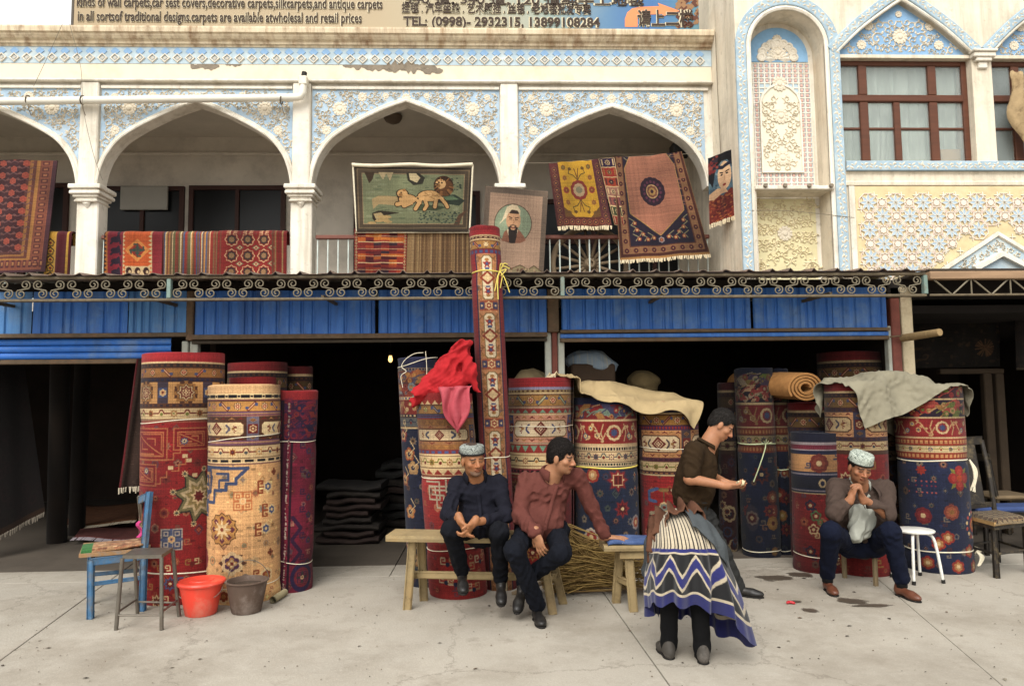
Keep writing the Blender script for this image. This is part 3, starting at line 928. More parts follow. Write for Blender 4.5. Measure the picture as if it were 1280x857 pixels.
# balcony railings
RAILW = mat('rail_paint','6a4034',.6,.2,8,.1); BARM = mat('bar_paint','b9c2bb',.5,.15,8,.1)
def railing(pxl,pxr,label):
    xa,xb = P(pxl,295,YL+.05)[0],P(pxr,295,YL+.05)[0]
    zt = P((pxl+pxr)/2,294,YL+.05)[2]
    r = thing('balcony_railing',label,'railing',((xa+xb)/2,YL+.05,ZFL),'railings between the balcony columns')
    MB().bbox((xa,YL+.02,zt-.045),(xb,YL+.08,zt),.008).build('hand_rail',RAILW,r)
    MB().bbox((xa,YL+.035,ZFL+.06),(xb,YL+.065,ZFL+.09),.004).build('bottom_rail',BARM,r)
    n = int((xb-xa)/.113)
    bar = MB(); bar.tube([(0,0,ZFL+.09),(0,0,zt-.045)],.0085,8); me = bar.mesh('bar',BARM)
    for k in range(n+1):
        put('bar',me,r,xa+.02+(xb-xa-.04)*k/n,YL+.05,0)
    return zt
ZRAIL = railing(395,628,'pale barred railing under the lion tapestry and striped kilim')
railing(660,886,'pale barred railing in front of the wooden cart wheel')
railing(128,358,'railing hung with four bright woven rugs'); railing(-60,90,'railing hung with a narrow yellow and maroon rug')
# ------------------------------------------------------------------ the plastered block on the right
blk = thing('carved_plaster_building','cream plaster block with carved niche, blue tympanum window and star tile panel','building',(5.0,YR,0))
def zr(px,py): return P(px,py,YR)[2]
def xr_(px,py): return P(px,py,YR)[0]
XE = 8.6
ZTOP = 6.6
ZLOW = 2.6
# niche and window openings, in wall coordinates
NX0,NX1 = xr_(941,150),xr_(1034,150); NZ1 = zr(980,13); NXM = (NX0+NX1)/2; NR = (NX1-NX0)/2; NZS = NZ1-NR
WX0,WX1 = xr_(1049,140),xr_(1218,140); WZ0,WZ1 = zr(1130,202),zr(1130,72)
VX0 = xr_(1243,140); VX1 = VX0+(WX1-WX0)
ND = .26
w = MB()
yb = YR+.3
def vbox(x0,x1,z0,z1): w.box((x0,YR,z0),(x1,yb,z1))
vbox(XCOR,NX0,ZLOW,ZTOP)
arcn = [(NXM-NR*math.cos(t),NZS+NR*math.sin(t)) for t in np.linspace(0,math.pi,25)]
wall_over_arch(w,np.array(arcn),ZTOP,NX0,NX1,YR,yb)
vbox(NX1,WX0,ZLOW,ZTOP)
TA = zr(1128,2)                                   # apex of the tympanum
TU = [1,.9,.78,.6,.4,.2,.08,0]; TV = [0,.12,.27,.47,.66,.84,.94,1.0]
def tymp(x0,x1,z0,za,n=5):
    xm,a = (x0+x1)/2,(x1-x0)/2
    L_ = smooth_path([(xm-u*a,z0+v*(za-z0)) for u,v in zip(TU,TV)],n)
    R_ = L_[::-1].copy(); R_[:,0] = 2*xm-R_[:,0]
    return np.concatenate([L_,R_[1:]])
ZTY = WZ1+.035
tp1 = tymp(WX0,WX1,ZTY,TA); tp2 = tymp(VX0,VX1,ZTY,TA)
wall_over_arch(w,tp1,ZTOP,WX0,WX1,YR,yb); wall_over_arch(w,tp2,ZTOP,VX0,VX1,YR,yb)
vbox(WX1,VX0,ZLOW,ZTOP); vbox(VX1,XE,ZLOW,ZTOP)
vbox(WX0,WX1,ZLOW,WZ0); vbox(VX0,VX1,ZLOW,WZ0)
w.box((WX0,YR+.01,WZ1),(WX1,yb,ZTY)); w.box((VX0,YR+.01,WZ1),(VX1,yb,ZTY))
w.build('wall',WHITE2,blk)
MB().box((XCOR+.001,YR+.31,ZLOW),(XCOR+.2,YL+2,ZTOP)).build('side_wall',WHITE2,blk)
MB().box((XCOR+.0,YR+.31,ZLOW),(XCOR-.0005,YL+.2,ZTOP)).build('return_wall',WHITE2,blk)
MB().box((XCOR+.2,YR+2.6,ZLOW),(XE,YR+2.7,ZTOP)).build('room_wall',GREYW,blk)
MB().box((XCOR+.2,YR+.31,ZLOW),(XE,YR+2.7,ZLOW+.1)).build('room_floor',DARKW,blk)
MB().box((XCOR+.2,YR+.31,ZTOP-.1),(XE,YR+2.7,ZTOP)).build('room_ceiling',GREYW,blk)
MB().box((XE-.1,YR+.31,ZLOW+.1),(XE,YR+2.6,ZTOP-.1)).build('room_end',GREYW,blk)

def trim_band(name,path,wdt,y,seed,parent,closed=False):
    """painted band with a chain of carved leaves"""
    b = MB(); strip_molding(b,path,[(0,-.005),(0,.018),(.008,.024),(wdt-.008,.024),(wdt,.018),(wdt,-.005)],y,closed=closed)
    o = b.build(name,mat('trim_blue','94a8b4',.88,.15,9,.1,60,stain='c6cac4',samt=.6,sscale=7),parent)
    rg = random.Random(seed); m = MB()
    p = np.asarray(path,float); d = np.linalg.norm(np.diff(p,axis=0),axis=1); s = np.concatenate([[0],np.cumsum(d)])
    n = int(s[-1]/.05)
    for k in range(n):
        t = (k+.5)/n*s[-1]; i = min(len(d)-1,int(np.searchsorted(s,t)-1)); f = (t-s[i])/d[i]
        q = p[i]+(p[i+1]-p[i])*f; tg = (p[i+1]-p[i])/d[i]; nn = np.array([-tg[1],tg[0]]); an = math.atan2(tg[1],tg[0])
        e = 1 if k % 2 else -1
        c = q+nn*(wdt/2)
        leaf(m,*(c),an+e*rg.uniform(.5,1.1),wdt*.55,.022,y-.024,.008)
        leaf(m,*(c),an+math.pi-e*rg.uniform(.4,.9),wdt*.45,.02,y-.024,.008)
        if k % 3==0: leaf(m,*(c+nn*e*wdt*.15),an+rg.uniform(-.5,.5),.05,.028,y-.024,.010)
    m.build('leaf_chain',STUC,o)['kind'] = 'stuff'
    return o
# band round the niche: left upright, arch, right upright
tw = .11
zb = zr(940,345)
no = [(NX0-.05-tw*.0,zb)]+[(NXM-(NR+.05)*math.cos(t),NZS+(NR+.05)*math.sin(t)) for t in np.linspace(0,math.pi,28)]+[(NX1+.05,zb)]
trim_band('niche_band',no,tw,YR,1,blk)
nm = MB(); strip_molding(nm,[(NX0,zb)]+arcn+[(NX1,zb)],[(0,-.01),(0,.02),(.02,.03),(.045,.015),(.048,-.01)],YR); nm.build('niche_moulding',WHITE,blk,smooth=True,angle=40)
# niche back: lattice panel, tympanum, yellow medallion panel
ZN1,ZN2,ZN3 = zr(985,66),zr(985,226),zr(985,238)
yn = YR+ND
MB().box((NX0-.05,yn,zb-.2),(NX1+.05,YR+.299,NZ1+.02)).build('niche_back',WHITE,blk)
nx0,nx1 = NX0+.02,NX1-.02
tym = MB(); tym.prism([(nx0+.04,ZN1+.02),(nx1-.04,ZN1+.02)]+[(NXM-(NR-.06)*math.cos(t),max(ZN1+.02,NZS+(NR-.06)*math.sin(t))) for t in np.linspace(math.pi,0,21)],yn-.012,yn-.002)
tyo = tym.build('niche_tympanum',mat('sky_blue_paint','7ea4c4',.88,.15,7,.1,50),blk)
m = MB()
for k in range(9):
    a = math.pi*(k+.0)/8; R_ = NR*.45
    cx,cz = NXM+R_*math.cos(a),ZN1+.07+R_*.9*math.sin(a)
    m.lathe((cx,yn-.012,cz),[(.055,0),(.05,.014),(.03,.02),(.022,.012),(.0,.016)],10,axis='y')
    leaf(m,NXM,ZN1+.05,a,R_,.07,yn-.012,.02)
m.build('fan_relief',WHITE,tyo)
put('flower',FLM[0],tyo,NXM,yn-.014,ZN1+.12)
put('flower',FLM[1],tyo,NXM,yn-.014,ZN1+.27)
lat = MB(); lat.box((nx0+.03,yn-.012,ZN2),(nx1-.03,yn-.002,ZN1)); lo = lat.build('lattice_panel',PALEB,blk)
mk = MB(); lw,lh = nx1-nx0-.06,ZN1-ZN2
dot = MB(); dot.lathe((0,0,0),[(.02,0),(.018,.008),(.008,.012),(0,.008)],8,axis='y'); dome = dot.mesh('dot',mat('pink_dot','c9a59a',.9,.1))
grid_n,grid_m = 11,25
dots = MB()
for i in range(grid_n):
    for j in range(grid_m):
        xx = nx0+.03+lw*(i+.5)/grid_n; zz = ZN2+lh*(j+.5)/grid_m
        if abs(i-5)<3.6 and 2.6<j<20.6: continue
        dots.lathe((xx,yn-.012,zz),[(.019,0),(.017,.006),(.007,.010),(0,.007)],7,axis='y')
dots.build('dot_grid',dome.materials[0],lo)['kind'] = 'stuff'
grl = MB()
for i in range(grid_n+1):
    xx = nx0+.03+lw*i/grid_n; grl.box((xx-.006,yn-.022,ZN2),(xx+.006,yn-.012,ZN1))
for j in range(grid_m+1):
    zz = ZN2+lh*j/grid_m; grl.box((nx0+.03,yn-.020,zz-.006),(nx1-.03,yn-.0119,zz+.006))
grl.build('lattice_bars',WHITE,lo)
# pointed inner panel of the lattice
iz0,iz1 = ZN2+lh*.115,ZN2+lh*.84
ix0,ix1 = nx0+.03+lw*.17,nx1-.03-lw*.17
ip = [(ix0,iz0),(ix1,iz0),(ix1,iz1-.22),(ix1-.03,iz1-.13),(ix1-.11,iz1-.05),(NXM,iz1),(ix0+.11,iz1-.05),(ix0+.03,iz1-.13),(ix0,iz1-.22)]
im_ = MB(); im_.prism(ip,yn-.03,yn-.012); io = im_.build('arched_panel',mat('panel_pale','d3cdb8',.9,.06),blk)
fm = MB(); strip_molding(fm,ip,[(0,-.004),(0,.014),(.02,.014),(.02,-.004)],yn-.03,closed=True); fm.build('panel_frame',WHITE,io)
m = MB(); ipz = lambda x,z: ix0+.02<x<NXM+.01 and iz0+.02<z<iz1-.07-abs(x-NXM)*.35
ar = arabesque(m,ipz,(ix0,iz0,NXM,iz1),yn-.03,4,.052,[(NXM,iz0+.62,.11),(NXM,iz0+.98,.09),(NXM,iz0+.16,.09)],1500)
Vh = np.concatenate(m.v); Vm = Vh.copy(); Vm[:,0] = 2*NXM-Vm[:,0]; m2 = MB(); m2.add(Vh,m.f); m2.add(Vm,[list(f)[::-1] for f in m.f]); m2.build('vine_relief',STUC,io)
for dz in (.62,.98,.16): put('flower',FLM[0],io,NXM,yn-.032,iz0+dz)
# little shelf with brackets
sh = MB(); sh.bbox((NX0-.02,YR-.06,ZN3-.005),(NX1+.02,yn-.02,ZN3+.035),.006); so = sh.build('niche_shelf',WHITE,blk)
for t in (.1,.36,.68,.97):
    MB().lathe((NX0+(NX1-NX0)*t,YR-.058,ZN3+.03),[(.0,-.02),(.02,-.012),(.024,.01),(.018,.03),(0,.03)],10,axis='y').build('bracket',CEMENT,so)
yp = MB(); yp.box((nx0+.03,yn-.012,zb-.1),(nx1-.03,yn-.002,ZN3-.02)); yo = yp.build('yellow_panel',YELP,blk)
m = MB(); mc = (NXM,zr(985,285))
for r_,n_,s_ in ((.07,8,.05),(.15,12,.05),(.23,16,.05),(.30,20,.055)):
    for k in range(n_):
        a = 2*math.pi*k/n_
        scroll_orn(m,mc[0]+r_*math.cos(a),mc[1]+r_*math.sin(a),a,s_*.85,yn-.012,rg,1 if k % 2 else -1)
for sx in (-1,1):
    for z_ in (ZN3-.12,zb+.12):
        for k in range(4): scroll_orn(m,NXM+sx*(NR-.12),z_+k*.01,k*1.57,.085-.018*k,yn-.012,rg,sx)
m.build('medallion_relief',mat('old_stucco','cfc2a2',.9,.1,8),yo)
put('flower',FLM[0],yo,mc[0],yn-.014,mc[1])

# windows with wooden frames, panes and curtains
PANE = mat_glass('window_pane',(.5,.56,.54),.22,.04)
CURT = mat('curtain_cloth','9fa89c',.95,.12,1.2,.05,30,stain='7f9a86',samt=.6,sscale=.9,stretch=(6,1,.5))
def wood_window(x0,x1,tag_):
    f = MB(); yw = YR+.08; t_ = .075; z0,z1 = WZ0,WZ1; W_,H_ = x1-x0,z1-z0
    fo = []
    def bar(a,b,c,d,y=yw): f.bbox((a,y,c),(b,y+.06,d),.008)
    bar(x0,x0+t_*.8,z0,z1); bar(x1-t_*.8,x1,z0,z1); bar(x0+t_*.8,x1-t_*.8,z1-t_*.7,z1); bar(x0+t_*.8,x1-t_*.8,z0,z0+.03)
    zt = z0+H_*.60
    bar(x0+t_*.8,x1-t_*.8,zt,zt+.075,yw-.012)
    xa,xb = x0+W_*.215,x0+W_*.735
    for xx in (xa,xb): bar(xx-.045,xx+.045,z0+.03,zt,yw-.006); bar(xx-.045,xx+.045,zt+.075,z1-t_*.7,yw-.006)
    xm = x0+W_*.46
    bar(xm-.035,xm+.035,z0+.03,zt,yw-.004)
    zm = z0+H_*.345
    for (a,b) in ((x0+t_*.8,xa-.045),(xa+.045,xm-.035),(xm+.035,xb-.045),(xb+.045,x1-t_*.8)): f.bbox((a,yw+.01,zm-.012),(b,yw+.05,zm+.012),.004)
    wo_ = f.build('window',WOODB,blk)
    cells = [(x0+.06,xa-.045,zt+.075,z1-.05),(xa+.045,xb-.045,zt+.075,z1-.05),(xb+.045,x1-.06,zt+.075,z1-.05)]
    for (a,b) in ((x0+.06,xa-.045),(xa+.045,xm-.035),(xm+.035,xb-.045),(xb+.045,x1-.06)): cells += [(a,b,z0+.03,zm-.012),(a,b,zm+.012,zt)]
    for (a,b,c,d) in cells: MB().box((a-.01,yw+.025,c-.01),(b+.01,yw+.031,d+.01)).build('pane',PANE,wo_)
    return wo_
W1 = wood_window(WX0,WX1,1); W2 = wood_window(VX0,VX1,2)
def curtain(x0,x1,z0,z1,y,seed,n=60,amp=.03):
    r_ = random.Random(seed); ph = [r_.uniform(0,6.28) for _ in range(5)]
    g = np.zeros((n,10,3))
    for i in range(n):
        u = i/(n-1)
        for j in range(10):
            v = j/9
            g[i,j] = (x0+(x1-x0)*u+.03*math.sin(ph[0]+5*v)*v,y+amp*(math.sin(u*26+ph[1])+.6*math.sin(u*47+ph[2]+v))*(.5+.5*v),z1-(z1-z0)*v)
    return MB().sheet(g)
W_ = WX1-WX0
for k,(u0,u1,f0) in enumerate(((.02,.5,0),(.47,.99,.0))):
    curtain(WX0+W_*u0,WX0+W_*u1,WZ0-.05,WZ1+.1,YR+.24,k).build('curtain',CURT,W1,smooth=True)
curtain(VX0+.5,VX1,WZ0-.05,WZ1+.1,YR+.24,7).build('curtain',CURT,W2,smooth=True)
MB().box((WX0+W_*.82,YR+.19,WZ0+.01),(WX0+W_*.97,YR+.2,WZ0+.2)).build('cardboard',mat('cardboard','9c7f58',.9),W1)
for (path,x0,x1,wn_) in ((tp1,WX0,WX1,1),(tp2,VX0,VX1,2)):
    xm = (x0+x1)/2
    t_ = MB(); V = [(p[0],YR+.06,p[1]) for p in path]; n = len(V)
    t_.add(V,[list(range(n))[::-1]]); to = t_.build('tympanum',mat('deep_blue_paint','7d9fbf',.88,.15,7,.1,50),blk)
    pp = path[np.argsort(path[:,0])]
    ins = lambda x,z,pp=pp,xm=xm,x0=x0: x0<x<xm and ZTY+.02<z<np.interp(x,pp[:,0],pp[:,1])-.02
    fl = [(xm,ZTY+.22,0),(xm-W_*.29,ZTY+.13,1),(xm-W_*.23,ZTY+.34,1),(xm-.0,ZTY+.47,2)]
    m = MB(); ar = arabesque(m,ins,(x0,ZTY,xm,TA),YR+.06,23,.075,[(f[0],f[1],.085) for f in fl],1600)
    arabesque(m,ins,(x0,ZTY,xm,TA),YR+.06,29,.04,[(f[0],f[1],.07) for f in fl]+[(q[0],q[1],q[3]*.95) for q in ar],900)
    Vh = np.concatenate(m.v); Vm = Vh.copy(); Vm[:,0] = 2*xm-Vm[:,0]; m2 = MB(); m2.add(Vh,m.f); m2.add(Vm,[list(f)[::-1] for f in m.f]); m2.build('vine_relief',STUC,to)
    for (x,z,k) in fl:
        put('flower',FLM[k],to,x,YR+.058,z)
        if abs(x-xm)>.02: put('flower',FLM[k],to,2*xm-x,YR+.058,z)
    im_ = MB(); strip_molding(im_,path[::1],[(-.0,-.05),(0,.02),(.012,.028),(.03,.02),(.034,-.01)],YR); im_.build('tympanum_moulding',WHITE,blk)
    p2 = tymp(x0-.035,x1+.035,ZTY-.0,TA+.05)
    trim_band('tympanum_band',p2,.10,YR-.0045*wn_,5+wn_,blk)
# capital and pier between the windows
xc = (WX1+VX0)/2
kp = MB()
for (w_,z0,z1,d) in ((.13,.02,.05,.09),(.12,-.03,.02,.07),(.085,-.07,-.03,.055),(.05,-.14,-.07,.03)): kp.bbox((xc-w_,YR-d,ZTY-.02+z0),(xc+w_,YR+.01,ZTY-.02+z1),.008)
kp.build('capital',WHITE,blk)
# sill band, moulding, tile panel
ZS1,ZS2,ZS3 = zr(1130,203),zr(1130,215),zr(1130,232)
trim_band('sill_band',[(xr_(1056,210),ZS2),(XE-.2,ZS2)],ZS1-ZS2,YR-.03,9,blk)
MB().box((xr_(1056,210),YR-.03,ZS2),(XE-.2,YR-.001,ZS1+.002)).build('sill_core',WHITE,blk)
sm = MB(); strip_molding(sm,[(xr_(1056,225),ZS3),(XE-.2,ZS3)],[(0,0),(0,.02),(.03,.022),(.05,.012),(ZS2-ZS3-.03,.012),(ZS2-ZS3-.004,.026),(ZS2-ZS3-.004,0)],YR); sm.build('sill_moulding',WHITE2,blk)
TX0,TZ0 = xr_(1069,280),zr(1100,352)
TX1 = XE-.3
til = MB(); til.box((TX0,YR-.012,TZ0),(TX1,YR-.001,ZS3-.01)); tilo = til.build('tile_panel',OCHRE,blk)
MB().bbox((TX0-.06,YR-.03,TZ0),(TX0,YR-.002,ZS3-.01),.006).build('tile_border',WHITE,blk)
# star tiles: eight-rayed blue stars and white rosettes on a square grid
def starmesh(name,m_):
    b = MB()
    for k in range(8):
        a = math.pi*k/4; c,s = math.cos(a),math.sin(a)
        q = lambda u,v: (u*c-v*s,u*s+v*c)
        pts = [q(.013,0),q(.045,-.015),q(.086,0),q(.045,.015)]
        b.prism(pts,-.010,0)
    return b.mesh(name,m_)
STAR = starmesh('star_tile',mat('star_blue','a3b4c0',.85,.2,10,.05,50))
wr = MB()
for k in range(8):
    a = math.pi*k/4; c,s = math.cos(a),math.sin(a)
    q = lambda u,v: (u*c-v*s,u*s+v*c)
    strip_molding(wr,[q(.013,0),q(.045,-.016),q(.090,0),q(.045,.016)],[(0,0),(0,.013),(-.006,.013),(-.006,0)],0,closed=True)
WREATH = wr.mesh('star_outline',WHITE)
rs = MB(); rs.prism([((.036 if k % 2==0 else .028)*math.cos(math.pi*k/8),(.036 if k % 2==0 else .028)*math.sin(math.pi*k/8)) for k in range(16)],-.012,0); RSM = rs.mesh('white_rosette',PINKW)
rr_ = MB(); strip_molding(rr_,[((.056 if k % 2==0 else .044)*math.cos(math.pi*k/8),(.056 if k % 2==0 else .044)*math.sin(math.pi*k/8)) for k in range(16)],[(0,0),(0,.011),(.007,.011),(.007,0)],0,closed=True)
for (sx,sy) in ((1,1),(1,-1),(-1,1),(-1,-1)):
    rr_.box((sx*.078-.004,-.009,sy*.078-.035),(sx*.078+.004,-.001,sy*.078+.035)); rr_.box((sx*.078-.035,-.0095,sy*.078-.004),(sx*.078+.035,-.001,sy*.078+.004))
RRM = rr_.mesh('rosette_ring',WHITE)
sr_ = MB(); strip_molding(sr_,[(.108*math.cos(math.pi*(k+.5)/4),.108*math.sin(math.pi*(k+.5)/4)) for k in range(8)],[(0,0),(0,.010),(.008,.010),(.008,0)],0,closed=True); SRG = sr_.mesh('star_ring',PINKW)
GA = [(xr_(1160,345),zr(1160,345)),(xr_(1243,291),zr(1243,291))]     # left slope of the low gable
gsl = (GA[1][1]-GA[0][1])/(GA[1][0]-GA[0][0])
gx2 = 2*GA[1][0]-GA[0][0]
def above_gable(x,z,m_=.02):
    zz = GA[0][1]+gsl*(x-GA[0][0]) if x<GA[1][0] else GA[1][1]-gsl*(x-GA[1][0])
    return z>zz+m_
pp_ = (xr_(1243,254)-xr_(1205,254))*.0+.288
x0s = xr_(1084,254); z0s = zr(1085,254)
for i in range(-1,22):
    for j in range(-5,3):
        x,z = x0s+i*pp_/2,z0s+j*pp_/2
        if not (TX0+.045<x<TX1-.05 and TZ0<z<ZS3-.045): continue
        if not above_gable(x,z,.05): continue
        star = (i+j) % 2==0
        if star and (x<TX0+.09 or z>ZS3-.10 or not above_gable(x,z,.10)): continue
        if star: put('star_ring',SRG,tilo,x,YR-.013,z)
        if star: put('star_tile',STAR,tilo,x,YR-.013,z); put('star_outline',WREATH,tilo,x,YR-.013,z)
        else: put('white_rosette',RSM,tilo,x,YR-.013,z); put('rosette_ring',RRM,tilo,x,YR-.013,z)
# low gable with relief, over the next shop
gm = MB(); gp = [(GA[0][0],GA[0][1]),(GA[1][0],GA[1][1]),(gx2,GA[0][1])]
gm.prism([(GA[0][0]-.03,GA[0][1]-.06),(gx2+.03,GA[0][1]-.06),(gx2,GA[0][1]),(GA[1][0],GA[1][1]),(GA[0][0],GA[0][1])],YR-.035,YR-.013); go = gm.build('gable_panel',PALEB,blk)
sm = MB(); strip_molding(sm,gp,[(-.0,0),(0,.05),(-.04,.05),(-.05,.03),(-.05,0)],YR-.013); sm.build('gable_moulding',WHITE,blk)
i2 = [(xr_(1215,345),zr(1215,340)),(xr_(1247,322),zr(1247,322)),(2*xr_(1247,322)-xr_(1215,345),zr(1215,340))]
sm = MB(); strip_molding(sm,i2,[(0,0),(0,.06),(.05,.06),(.06,.03),(.06,0)],YR-.03); sm.build('inner_gable_moulding',WHITE,blk)
m = MB(); ins = lambda x,z: GA[0][0]+.12<x<gx2-.12 and GA[0][1]-.1<z and not above_gable(x,z,-.07) and not (z<i2[1][1]+.07-abs(x-i2[1][0])*.62)
arabesque(m,ins,(GA[0][0],GA[0][1]-.1,gx2,GA[1][1]),YR-.036,31,.036,(),3000); m.build('vine_relief',STUC,go)
# hide hung out of the right window
hd = MB(); g = np.zeros((10,14,3))
a0 = P(1259,92,YR-.12); 
for i in range(10):
    for j in range(14):
        u,v = i/9,j/13
        wdt = .12+.22*math.sin(min(1,v*1.5)*1.57) 
        g[i,j] = (a0[0]+.10+v*.22+(u-.5)*wdt+.04*math.sin(9*v+3*u),YR-.1+.03*math.sin(7*u+4*v)+.03*v,a0[2]-v*.85+.05*math.sin(5*u)+.02*math.sin(12*u))
hd.sheet(g,0,None,.012); ho = hd.build('hide',mat('raw_hide','9a8462',.9,.25,9,.3,40,stain='4a3222',samt=.9,sscale=7),None,(a0[0],YR-.1,a0[2]),smooth=True); tagobj(ho,'pale brown spotted hide hanging at the window of the plaster block','hide')

# ------------------------------------------------------------------ roof sign
SY = YL-.15
def text_mesh(name,body,size,m_,x,y,z,parent,sx=1.0,bold=0.0,fit=None):
    cu = bpy.data.curves.new('tmp','FONT'); cu.body = body; cu.size = size; cu.extrude = .003; cu.offset = bold; cu.resolution_u = 3
    o = bpy.data.objects.new('tmp',cu); COL.objects.link(o)
    bpy.context.view_layer.update()
    me = bpy.data.meshes.new_from_object(o.evaluated_get(bpy.context.evaluated_depsgraph_get()))
    bpy.data.objects.remove(o); bpy.data.curves.remove(cu)
    n = len(me.vertices); co = np.zeros(n*3); me.vertices.foreach_get('co',co); co = co.reshape(-1,3)
    if fit: sx = fit/(co[:,0].max()-co[:,0].min()); co[:,0] -= co[:,0].min()
    co = np.stack([co[:,0]*sx,-co[:,2],co[:,1]],1)
    me.vertices.foreach_set('co',co.ravel()); me.name = name
    me.materials.clear(); me.materials.append(m_); me.update()
    o = link_mesh(name,me,parent,(x,y,z)); o['kind'] = 'stuff'; return o
SX0,SX1 = P(92,30,SY)[0],P(874,35,SY)[0]
SZ0 = ZC1+.005
sign = thing('roof_sign','long tan roof sign with English and Chinese carpet advertising and orange arrow','sign',((SX0+SX1)/2,SY,SZ0))
m_,nt,b_ = _nodes('sign_print')
N,L = nt.nodes,nt.links
tc = N.new('ShaderNodeTexCoord'); sp_ = N.new('ShaderNodeSeparateXYZ'); L.new(tc.outputs['Object'],sp_.inputs[0])
nz = N.new('ShaderNodeTexNoise'); nz.inputs['Scale'].default_value = 1.6; nz.inputs['Detail'].default_value = 5; L.new(tc.outputs['Object'],nz.inputs['Vector'])
ma = N.new('ShaderNodeMath'); ma.operation = 'MULTIPLY_ADD'; L.new(nz.outputs['Fac'],ma.inputs[0]); ma.inputs[1].default_value = .9; L.new(sp_.outputs['X'],ma.inputs[2])
mr = N.new('ShaderNodeMapRange'); mr.inputs['From Min'].default_value =-3.2; mr.inputs['From Max'].default_value = 4.4; L.new(ma.outputs[0],mr.inputs['Value'])
cr = N.new('ShaderNodeValToRGB'); L.new(mr.outputs[0],cr.inputs[0])
els = cr.color_ramp.elements; els[0].position = 0; els[0].color = (*hexc('9c8868'),1); els[1].position = 1; els[1].color = (*hexc('5a6a60'),1)
for p_,c_ in ((.45,'a18f70'),(.62,'a39a80'),(.72,'86958c'),(.80,'4a7192'),(.86,'2f5f94'),(.93,'4d7a8c')):
    e = els.new(p_); e.color = (*hexc(c_),1)
L.new(cr.outputs[0],b_.inputs['Base Color']); b_.inputs['Roughness'].default_value = .6
MB().box((SX0,SY,SZ0),(SX1,SY+.05,SZ0+.95)).build('board',m_,sign)
INK = mat('sign_ink','3a2c22',.7,.1)
HALO = mat('sign_pale','c9bda0',.7,.1)
def sline(pxa,pya,pxb,body,hgt,bold=.0022,ink=INK,halo=True):
    a = P(pxa,pya,SY-.01); b = P(pxb,pya,SY-.01)
    if halo: text_mesh('lettering_outline',body,hgt,HALO,a[0]-.004,SY-.004,a[2],sign,bold=bold+.006,fit=b[0]-a[0])
    return text_mesh('lettering',body,hgt,ink,a[0],SY-.010,a[2],sign,bold=bold,fit=b[0]-a[0])
sline(96,8,478,'kinds of wall carpets,car sest covers,decorative carpets,silkcarpets,and antique carpets',.165)
sline(97,26,452,'in all sortsof traditional designs.carpets are available atwholesal and retail prices',.165)
sline(502,15,739,'挂毯 . 汽车坐垫 . 艺术壁挂 . 丝毯 . 老地毯批发专卖',.135)
sline(506,4,805,'540 道, 340 道, 120 道纯手工地毯',.135)
sline(504,32,750,'TEL: (0998)- 2932315, 13899108284',.15,.004)
sline(797,31,867,'请上二楼',.21,.004)
ap = MB(); a = P(781,34,SY); u_ = .0093
q = lambda px,py: (P(px,py,SY)[0],P(px,py,SY)[2])
arrow = [q(781,34),q(781,24),q(784,16),q(790,11),q(800,9),q(824,8),q(822,4),q(850,14),q(828,21),q(828,18),q(803,19),q(797,23),q(797,34)]
V = [(p[0],SY-.003,p[1]) for p in arrow]; 
ap.add(V,[list(range(len(V)))]); ap.build('arrow',mat('sign_orange','d98355',.6,.08),sign)
rgn = random.Random(8); fp = MB()
for k in range(60):
    a = P(rgn.uniform(846,873),rgn.uniform(-4,33),SY); s = rgn.uniform(.02,.05)
    fp.add([(a[0]-s,SY-.002-k*.00004,a[2]),(a[0],SY-.002-k*.00004,a[2]-s),(min(a[0]+s,SX1),SY-.002-k*.00004,a[2]),(a[0],SY-.002-k*.00004,a[2]+s)],[(0,1,2,3)],k % 2)
fp.build('printed_figure',[mat('sign_brown','5a3528',.7),mat('sign_tan','8d6a4a',.7)],sign)
MB().bbox((SX0-.03,SY-.005,SZ0),(SX0,SY+.05,SZ0+.95),.004).build('edge_strip',mat('sign_edge','4a4238',.6),sign)

# ------------------------------------------------------------------ white drain pipe across the arches
q0,q1 = P(-80,128,YL-.12),P(370,122,YL-.12)
dp = MB(); qe = P(376,105,YL-.12)
dp.tube([q0,(q0+q1)/2,q1,q1+np.array([.05,0,.01]),q1+np.array([.075,0,.05]),(q1[0]+.08,YL-.12,qe[2])],.042,14)
dpo = dp.build('drain_pipe',mat('pipe_white','d9d4c6',.45,.06,5,.05),None,q1,smooth=True,angle=50); tagobj(dpo,'white plastic drain pipe running across the balcony arches','pipe')
MB().bbox((q1[0]+.035,YL-.165,qe[2]-.02),(q1[0]+.125,YL-.06,qe[2]+.08),.008).build('pipe_box',mat('pipe_white2','d2cbb9',.6),dpo)
MB().tube([(q1[0]+.08,YL-.11,qe[2]+.08),(q1[0]+.085,YL-.10,qe[2]+.14)],.03,10).build('black_plug',mat('black_rubber','1c1a17',.7),dpo)
for px in (35,103,352):
    c = P(px,125,YL-.12); MB().tube([(c[0]+.046*math.cos(t)*.12,c[1]+.047*math.sin(t),c[2]+.047*math.cos(t)) for t in np.linspace(0,6.283,14)[:-1]],.007,6,closed=True).tube([c+np.array([0,0,-.04]),c+np.array([.01,.0,-.10]),c+np.array([.03,.02,-.17])],.004,5).build('wire_tie',mat('tie_wire','54483a',.6),dpo)
